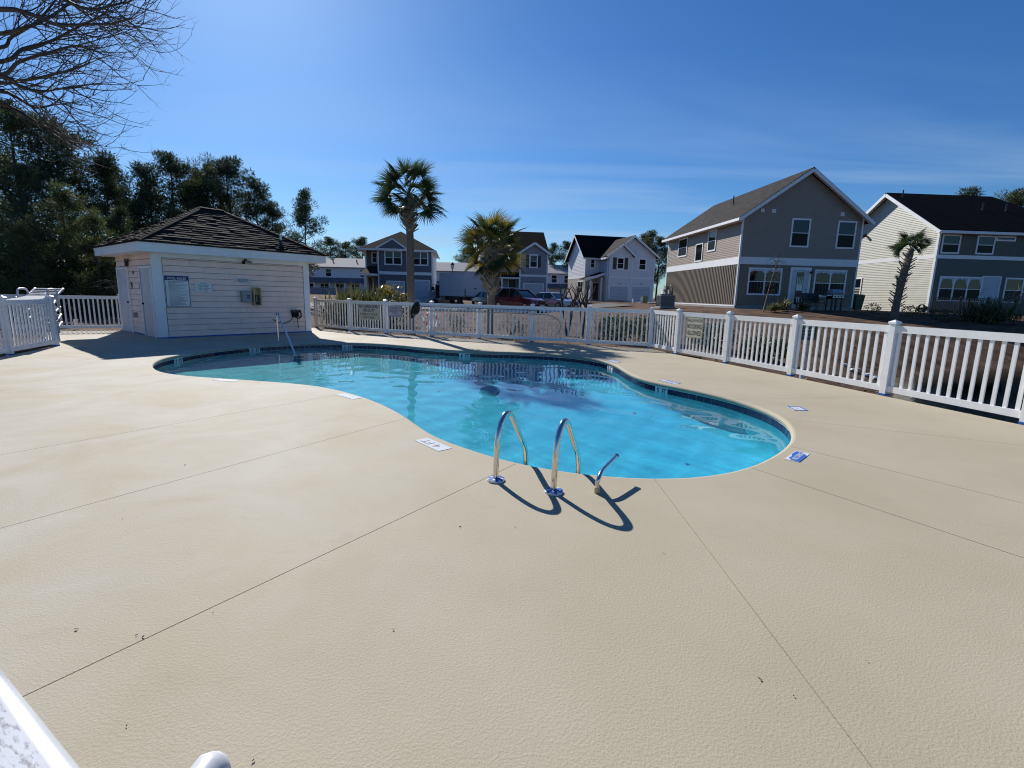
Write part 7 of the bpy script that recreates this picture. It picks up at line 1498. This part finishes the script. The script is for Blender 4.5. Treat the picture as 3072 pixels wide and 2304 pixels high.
# ------------------------------------------------------------------ depth plates set in the deck
zF = crop(1000, 1130, 5.53)
PL = [([zC(780, 560), zC(850, 545), zC(1112, 555), zC(1050, 576)], 'white depth plate at the edge of the shallow end', '3 FT', 'ink'), ([zF(70, 300), zF(150, 275), zF(482, 350), zF(340, 386)], 'white depth plate beside the saw cut on the pale side of the deck', '4 FT', 'ink'),
      ([zF(1365, 1065), zF(1530, 1010), zF(1962, 1185), zF(1760, 1250)], 'half scraped white depth plate nearest the ladder rails', '4 FT', 'ink'), ([zB(1830, 1202), zB(1960, 1095), zB(2128, 1140), zB(1992, 1232)], 'white plate covered with torn blue tape by the deep end', 'NO DIVING', 'tape'),
      ([zB(1838, 560), zB(2020, 566), zB(2095, 612), zB(1960, 610)], 'blank white plate edged in blue tape near the pond-side fence', None, 'edge'), ([zB(290, 243), zB(400, 243), zB(562, 284), zB(478, 292)], 'blue taped plate behind the 5 FT waterline mark', '5 FT', 'edge2'), ([zA(1898, 325), zA(1962, 315), zA(2042, 350), zA(1980, 358)], 'faded blue taped plate where the pool edge bends', None, 'edge2')]
for q, lab, s_, kind in PL:
    w = [gp(*p) for p in q]; c = sum(w, Vector()) / 4; e1 = (w[2] - w[1] + w[3] - w[0]) / 2; e2 = (w[1] - w[0] + w[2] - w[3]) / 2
    if e2.length > e1.length: e1, e2 = e2, e1
    a = math.atan2(e1.y, e1.x); a = a if math.cos(a) > 0 else a + math.pi; t = thing('depth_plate', lab, 'depth marker', (c.x, c.y, 0), a, 'depth plates in the pool deck'); L_, B_ = min(max(e1.length, 0.26), 0.46), min(max(e2.length, 0.13), 0.22)
    MB().box(-L_ / 2, L_ / 2, -B_ / 2, B_ / 2, -0.01, 0.004).build('plate', M['dtile'], t)
    if kind == 'tape':
        MB().add([(-L_ * .50, -B_ * .5, .0055), (L_ * .2, -B_ * .52, .0055), (L_ * .44, -B_ * .1, .0055), (L_ * .46, B_ * .42, .0055), (L_ * .1, B_ * .46, .0055), (-L_ * .12, B_ * .30, .0055), (-L_ * .3, B_ * .36, .0055), (-L_ * .46, B_ * 0.1, .0055)], [tuple(range(8))]).build('tape', M['tape'], t); text_obj('NO DIVING', L_ * 0.74, B_ * 0.42, t, (0, -B_ * 0.04, 0.0068), M['dtile'], flat=True, bold=0.02)
    elif kind.startswith('edge'):
        tp = MB(); k = 0.022
        tp.box(-L_ / 2 - 0.02, L_ / 2 + 0.02, B_ / 2 - k, B_ / 2, 0.0045, 0.006).box(-L_ / 2, L_ / 2, -B_ / 2, -B_ / 2 + k, 0.0045, 0.006)
        if kind == 'edge': tp.box(-L_ / 2, -L_ / 2 + k, -B_ / 2 + k, B_ / 2 - k, 0.0045, 0.006).box(L_ / 2 - k, L_ / 2, -B_ / 2 + k, B_ / 2 - k, 0.0045, 0.006)
        tp.build('tape', M['tape'], t)
        if kind == 'edge': MB().box(-0.008, 0.008, -0.006, 0.006, 0.0045, 0.006).build('dot', M['ink'], t)
        elif s_: text_obj(s_, L_ * 0.5, B_ * 0.4, t, (0, 0, 0.0055), M['tape'], flat=True)
    else: text_obj(s_, L_ * 0.62, B_ * 0.55, t, (-L_ * 0.06, 0, 0.0055), M[kind], flat=True, bold=-0.005, rot=(0, 0, math.pi) if s_ == '4 FT' else None)

# ------------------------------------------------------------------ white furniture close to the viewer, and the stacked loungers
A = gp(0, 1995, 0.74); B = gp(250, 2304, 0.74); d = (B - A); d.z = 0; d.normalize(); a = math.atan2(d.y, d.x); nrm = Vector((-d.y, d.x, 0)); nrm = nrm if nrm.x > 0 else -nrm
c = A + d * 0.1 - nrm * 0.40; c.z = 0
t = thing('resin_table', 'corner of a white plastic table with painted twig shadows close to the viewer', 'table', c, a)
L_, Wt = 1.5, 0.80
def rounded(x0, x1, y0, y1, r, n=6):
    o = []
    for cx_, cy_, a0 in ((x1 - r, y1 - r, 0), (x0 + r, y1 - r, 90), (x0 + r, y0 + r, 180), (x1 - r, y0 + r, 270)):
        for k in range(n + 1): q = R(a0 + 90 * k / n); o.append((cx_ + r * math.cos(q), cy_ + r * math.sin(q)))
    return o
mb = MB(); o1 = rounded(-L_ / 2, L_ / 2, -Wt / 2, Wt / 2, 0.05); o2 = rounded(-L_ / 2 + 0.012, L_ / 2 - 0.012, -Wt / 2 + 0.012, Wt / 2 - 0.012, 0.045); o3 = rounded(-L_ / 2 + 0.030, L_ / 2 - 0.030, -Wt / 2 + 0.030, Wt / 2 - 0.030, 0.04); n = len(o1)
rings_ = [[(x, y, 0.695) for x, y in o1], [(x, y, 0.730) for x, y in o1], [(x, y, 0.740) for x, y in o2], [(x, y, 0.740) for x, y in o3], [(x, y, 0.7395) for x, y in o3]]
for rg in rings_: mb.v += rg
mb.f += [(i * n + j, i * n + (j + 1) % n, (i + 1) * n + (j + 1) % n, (i + 1) * n + j) for i in range(len(rings_) - 1) for j in range(n)] + [tuple(range(n))[::-1]]; mb.mi += [0] * (len(mb.f) - len(mb.mi))
o = mb.build('table_top', M['resin'], t); smooth_by_angle(o, 60)
MB().add([(x, y, 0.7408) for x, y in o3], [tuple(range(n))]).build('top_panel', M['resintop'], t)
for sx in (-1, 1):
    for sy in (-1, 1): MB().hexa([(sx * (L_ / 2 - 0.06) - 0.025, sy * (Wt / 2 - 0.06) - 0.025, 0.001), (sx * (L_ / 2 - 0.06) + 0.025, sy * (Wt / 2 - 0.06) - 0.025, 0.001), (sx * (L_ / 2 - 0.06) + 0.025, sy * (Wt / 2 - 0.06) + 0.025, 0.001), (sx * (L_ / 2 - 0.06) - 0.025, sy * (Wt / 2 - 0.06) + 0.025, 0.001)], [(sx * (L_ / 2 - 0.12) - 0.035, sy * (Wt / 2 - 0.12) - 0.035, 0.695), (sx * (L_ / 2 - 0.12) + 0.035, sy * (Wt / 2 - 0.12) - 0.035, 0.695), (sx * (L_ / 2 - 0.12) + 0.035, sy * (Wt / 2 - 0.12) + 0.035, 0.695), (sx * (L_ / 2 - 0.12) - 0.035, sy * (Wt / 2 - 0.12) + 0.035, 0.695)]).build('leg', M['resin'], t)
P = gp(640, 2282, 0.62); t = thing('resin_chair', 'white plastic armchair, only its rounded arm end peeping into view', 'chair', (P.x, P.y - 0.30, 0), 0)
for sx in (0, -0.56):
    c_ = bezier_pts([(sx, 0.28, 0.0), (sx, 0.30, 0.35), (sx, 0.295, 0.58), (sx, 0.25, 0.615), (sx, 0.05, 0.62), (sx, -0.25, 0.64)], 6); mb = MB()
    for q0, q1 in zip(c_[:-1], c_[1:]): pass
    mb.tube(c_, 0.034, 10); mb.build('arm', M['resin'], t, smooth=True); MB().tube([(sx, -0.30, 0), (sx, -0.26, 0.42), (sx, -0.36, 0.88)], [0.025, 0.03, 0.025], 8).build('leg', M['resin'], t, smooth=True)
MB().box(-0.53, -0.03, -0.24, 0.24, 0.40, 0.43).build('seat', M['resin'], t); MB().hexa([(-0.53, -0.27, 0.43), (-0.03, -0.27, 0.43), (-0.03, -0.24, 0.43), (-0.53, -0.24, 0.43)], [(-0.50, -0.38, 0.9), (-0.06, -0.38, 0.9), (-0.06, -0.35, 0.9), (-0.50, -0.35, 0.9)]).build('backrest', M['resin'], t)
LG = thing('pool_lounger', 'white plastic pool lounger, bottom of the stack behind the shaded fence', 'lounger', (-12.45, 13.0, 0.0), R(118), 'white loungers stacked behind the fence')
for s_ in (-0.30, 0.30):
    MB().tube(bezier_pts([(-0.95, s_, 0.30), (0.2, s_, 0.32), (0.55, s_, 0.36), (0.95, s_, 0.48)], 5), 0.030, 8).build('side_rail', M['resin'], LG, smooth=True)
    for x in (-0.75, 0.45): MB().tube([(x, s_, 0.31), (x + 0.04, s_ * 1.05, 0.0)], [0.032, 0.026], 8).build('leg', M['resin'], LG)
    MB().tube(bezier_pts([(0.0, s_, 0.33), (0.02, s_, 0.50), (0.15, s_, 0.54), (0.45, s_, 0.50), (0.55, s_, 0.37)], 5), 0.025, 8).build('arm', M['resin'], LG, smooth=True)
for k in range(15): x = -0.9 + 0.13 * k; z = 0.325 if x < 0.3 else 0.325 + (x - 0.3) ** 1.3 * 0.26; MB().box(x - 0.05, x + 0.05, -0.285, 0.285, z, z + 0.02).build('slat', M['resin'], LG)
for k, (dx, dy, dz, dr, lab) in enumerate(((0.03, 0.02, 0.21, 2, 'white plastic pool lounger, second from the bottom of the stack'), (-0.03, 0.0, 0.42, -2, 'white plastic pool lounger, third in the stack'), (0.02, -0.03, 0.63, 3, 'white plastic pool lounger, fourth in the stack'), (0.05, 0.02, 0.84, -6, 'white plastic pool lounger, topmost of the stack with its end raised'))):
    c_ = copy_tree(LG); c_.location = (-12.45 + dx, 13.0 + dy, dz); c_.rotation_euler = (0, R(-5 if k == 3 else 0), R(118 + dr)); c_['label'] = lab
P = gp(204, 988); t = thing('pipe_stub', 'short white pipe stub behind the picket fence by the hut', 'pipe', G(-15.4, 17.6)); MB().tube([(0, 0, -0.05), (0, 0, 0.32)], 0.055, 12).build('pipe', M['resin'], t); MB().lathe([(0.068, 0.30), (0.068, 0.36), (0.02, 0.37)], 12).build('cap', M['resin'], t)
# pale stones on the bank, leaves in the pool, scraps on the deck
for k, (px, py, s_) in enumerate(((2540, 1101, 0.13), (2560, 1116, 0.16), (2572, 1112, 0.09), (2602, 1130, 0.15), (2622, 1138, 0.11))):
    Y = 14.0
    for _ in range(40): P = at_y(px, py, Y); Y += (P.z - ground_z(P.x, P.y)) * 2.5
    r = random.Random(k); mb = MB(); vs = [rvec(r) * s_ * r.uniform(0.7, 1.1) for _ in range(14)]
    o = MB().lathe([(s_ * 0.5, -s_ * 0.4), (s_, -s_ * 0.1), (s_ * 0.8, s_ * 0.3), (s_ * 0.3, s_ * 0.5)], 7).build('bank_stone', M['stone']); o.location = (P.x, P.y, ground_z(P.x, P.y) + 0.05); o.scale = (1.3, 0.8, 0.8); o.rotation_euler = (0.1, 0.2, k); tag(o, ('pale stone at the upper end of the line of stones on the bank', 'largest pale stone on the bank behind the fence', 'smallest pale stone, beside the largest one on the bank', 'pale stone second from the lower end of the line on the bank', 'pale stone at the lower end of the line, nearest the pond')[k], 'stone', 'pale stones on the bank')
def leaf(name, label, P, s_, seed, cat, group, z=0.0):
    r = random.Random(seed); mb = MB(); mb.add([(-s_, 0, 0.002), (-s_ * 0.2, s_ * 0.45, 0.006 + s_ * 0.1), (s_ * 0.5, s_ * 0.3, 0.004), (s_, 0.0, 0.008), (s_ * 0.4, -s_ * 0.4, 0.003), (-s_ * 0.4, -s_ * 0.35, 0.005)], [(0, 1, 2, 3, 4, 5)]); o = mb.build(name, M['leafdark']); o.location = (P.x, P.y, z + 0.001); o.rotation_euler = (0, 0, r.uniform(0, 6)); return tag(o, label, cat, group)
for k, (px, py, s_, lab) in enumerate(((1904, 1241, 0.055, 'largest dark leaf floating in the deep end'), (1316, 1176, 0.03, 'small dark leaf floating beyond the ladder rails'), (1791, 1231, 0.022, 'tiny leaf floating next to the largest floating leaf'), (1954, 1250, 0.018, 'tiny leaf floating toward the 5 FT mark'), (1377, 1162, 0.02, 'tiny leaf floating near the palm shadow'))): leaf('floating_leaf', lab, gp(px, py, WATER_Z), s_, k, 'leaf', 'leaves floating in the pool', WATER_Z)
for k, (px, py) in enumerate(((367, 1558), (410, 1908), (430, 1912), (380, 2180), (760, 2284), (2280, 2040), (2380, 2090), (1545, 1582), (1380, 1582), (2600, 1985), (1180, 1890), (555, 1395), (640, 1840), (1990, 1660), (230, 1890))): leaf('leaf_scrap', 'tiny dark leaf scrap lying on the cream deck', gp(px, py), 0.005 + 0.0025 * (k % 3), 20 + k, 'leaf scrap', 'leaf scraps on the deck')
print('objects', len(bpy.data.objects), 'shingles', nsh)
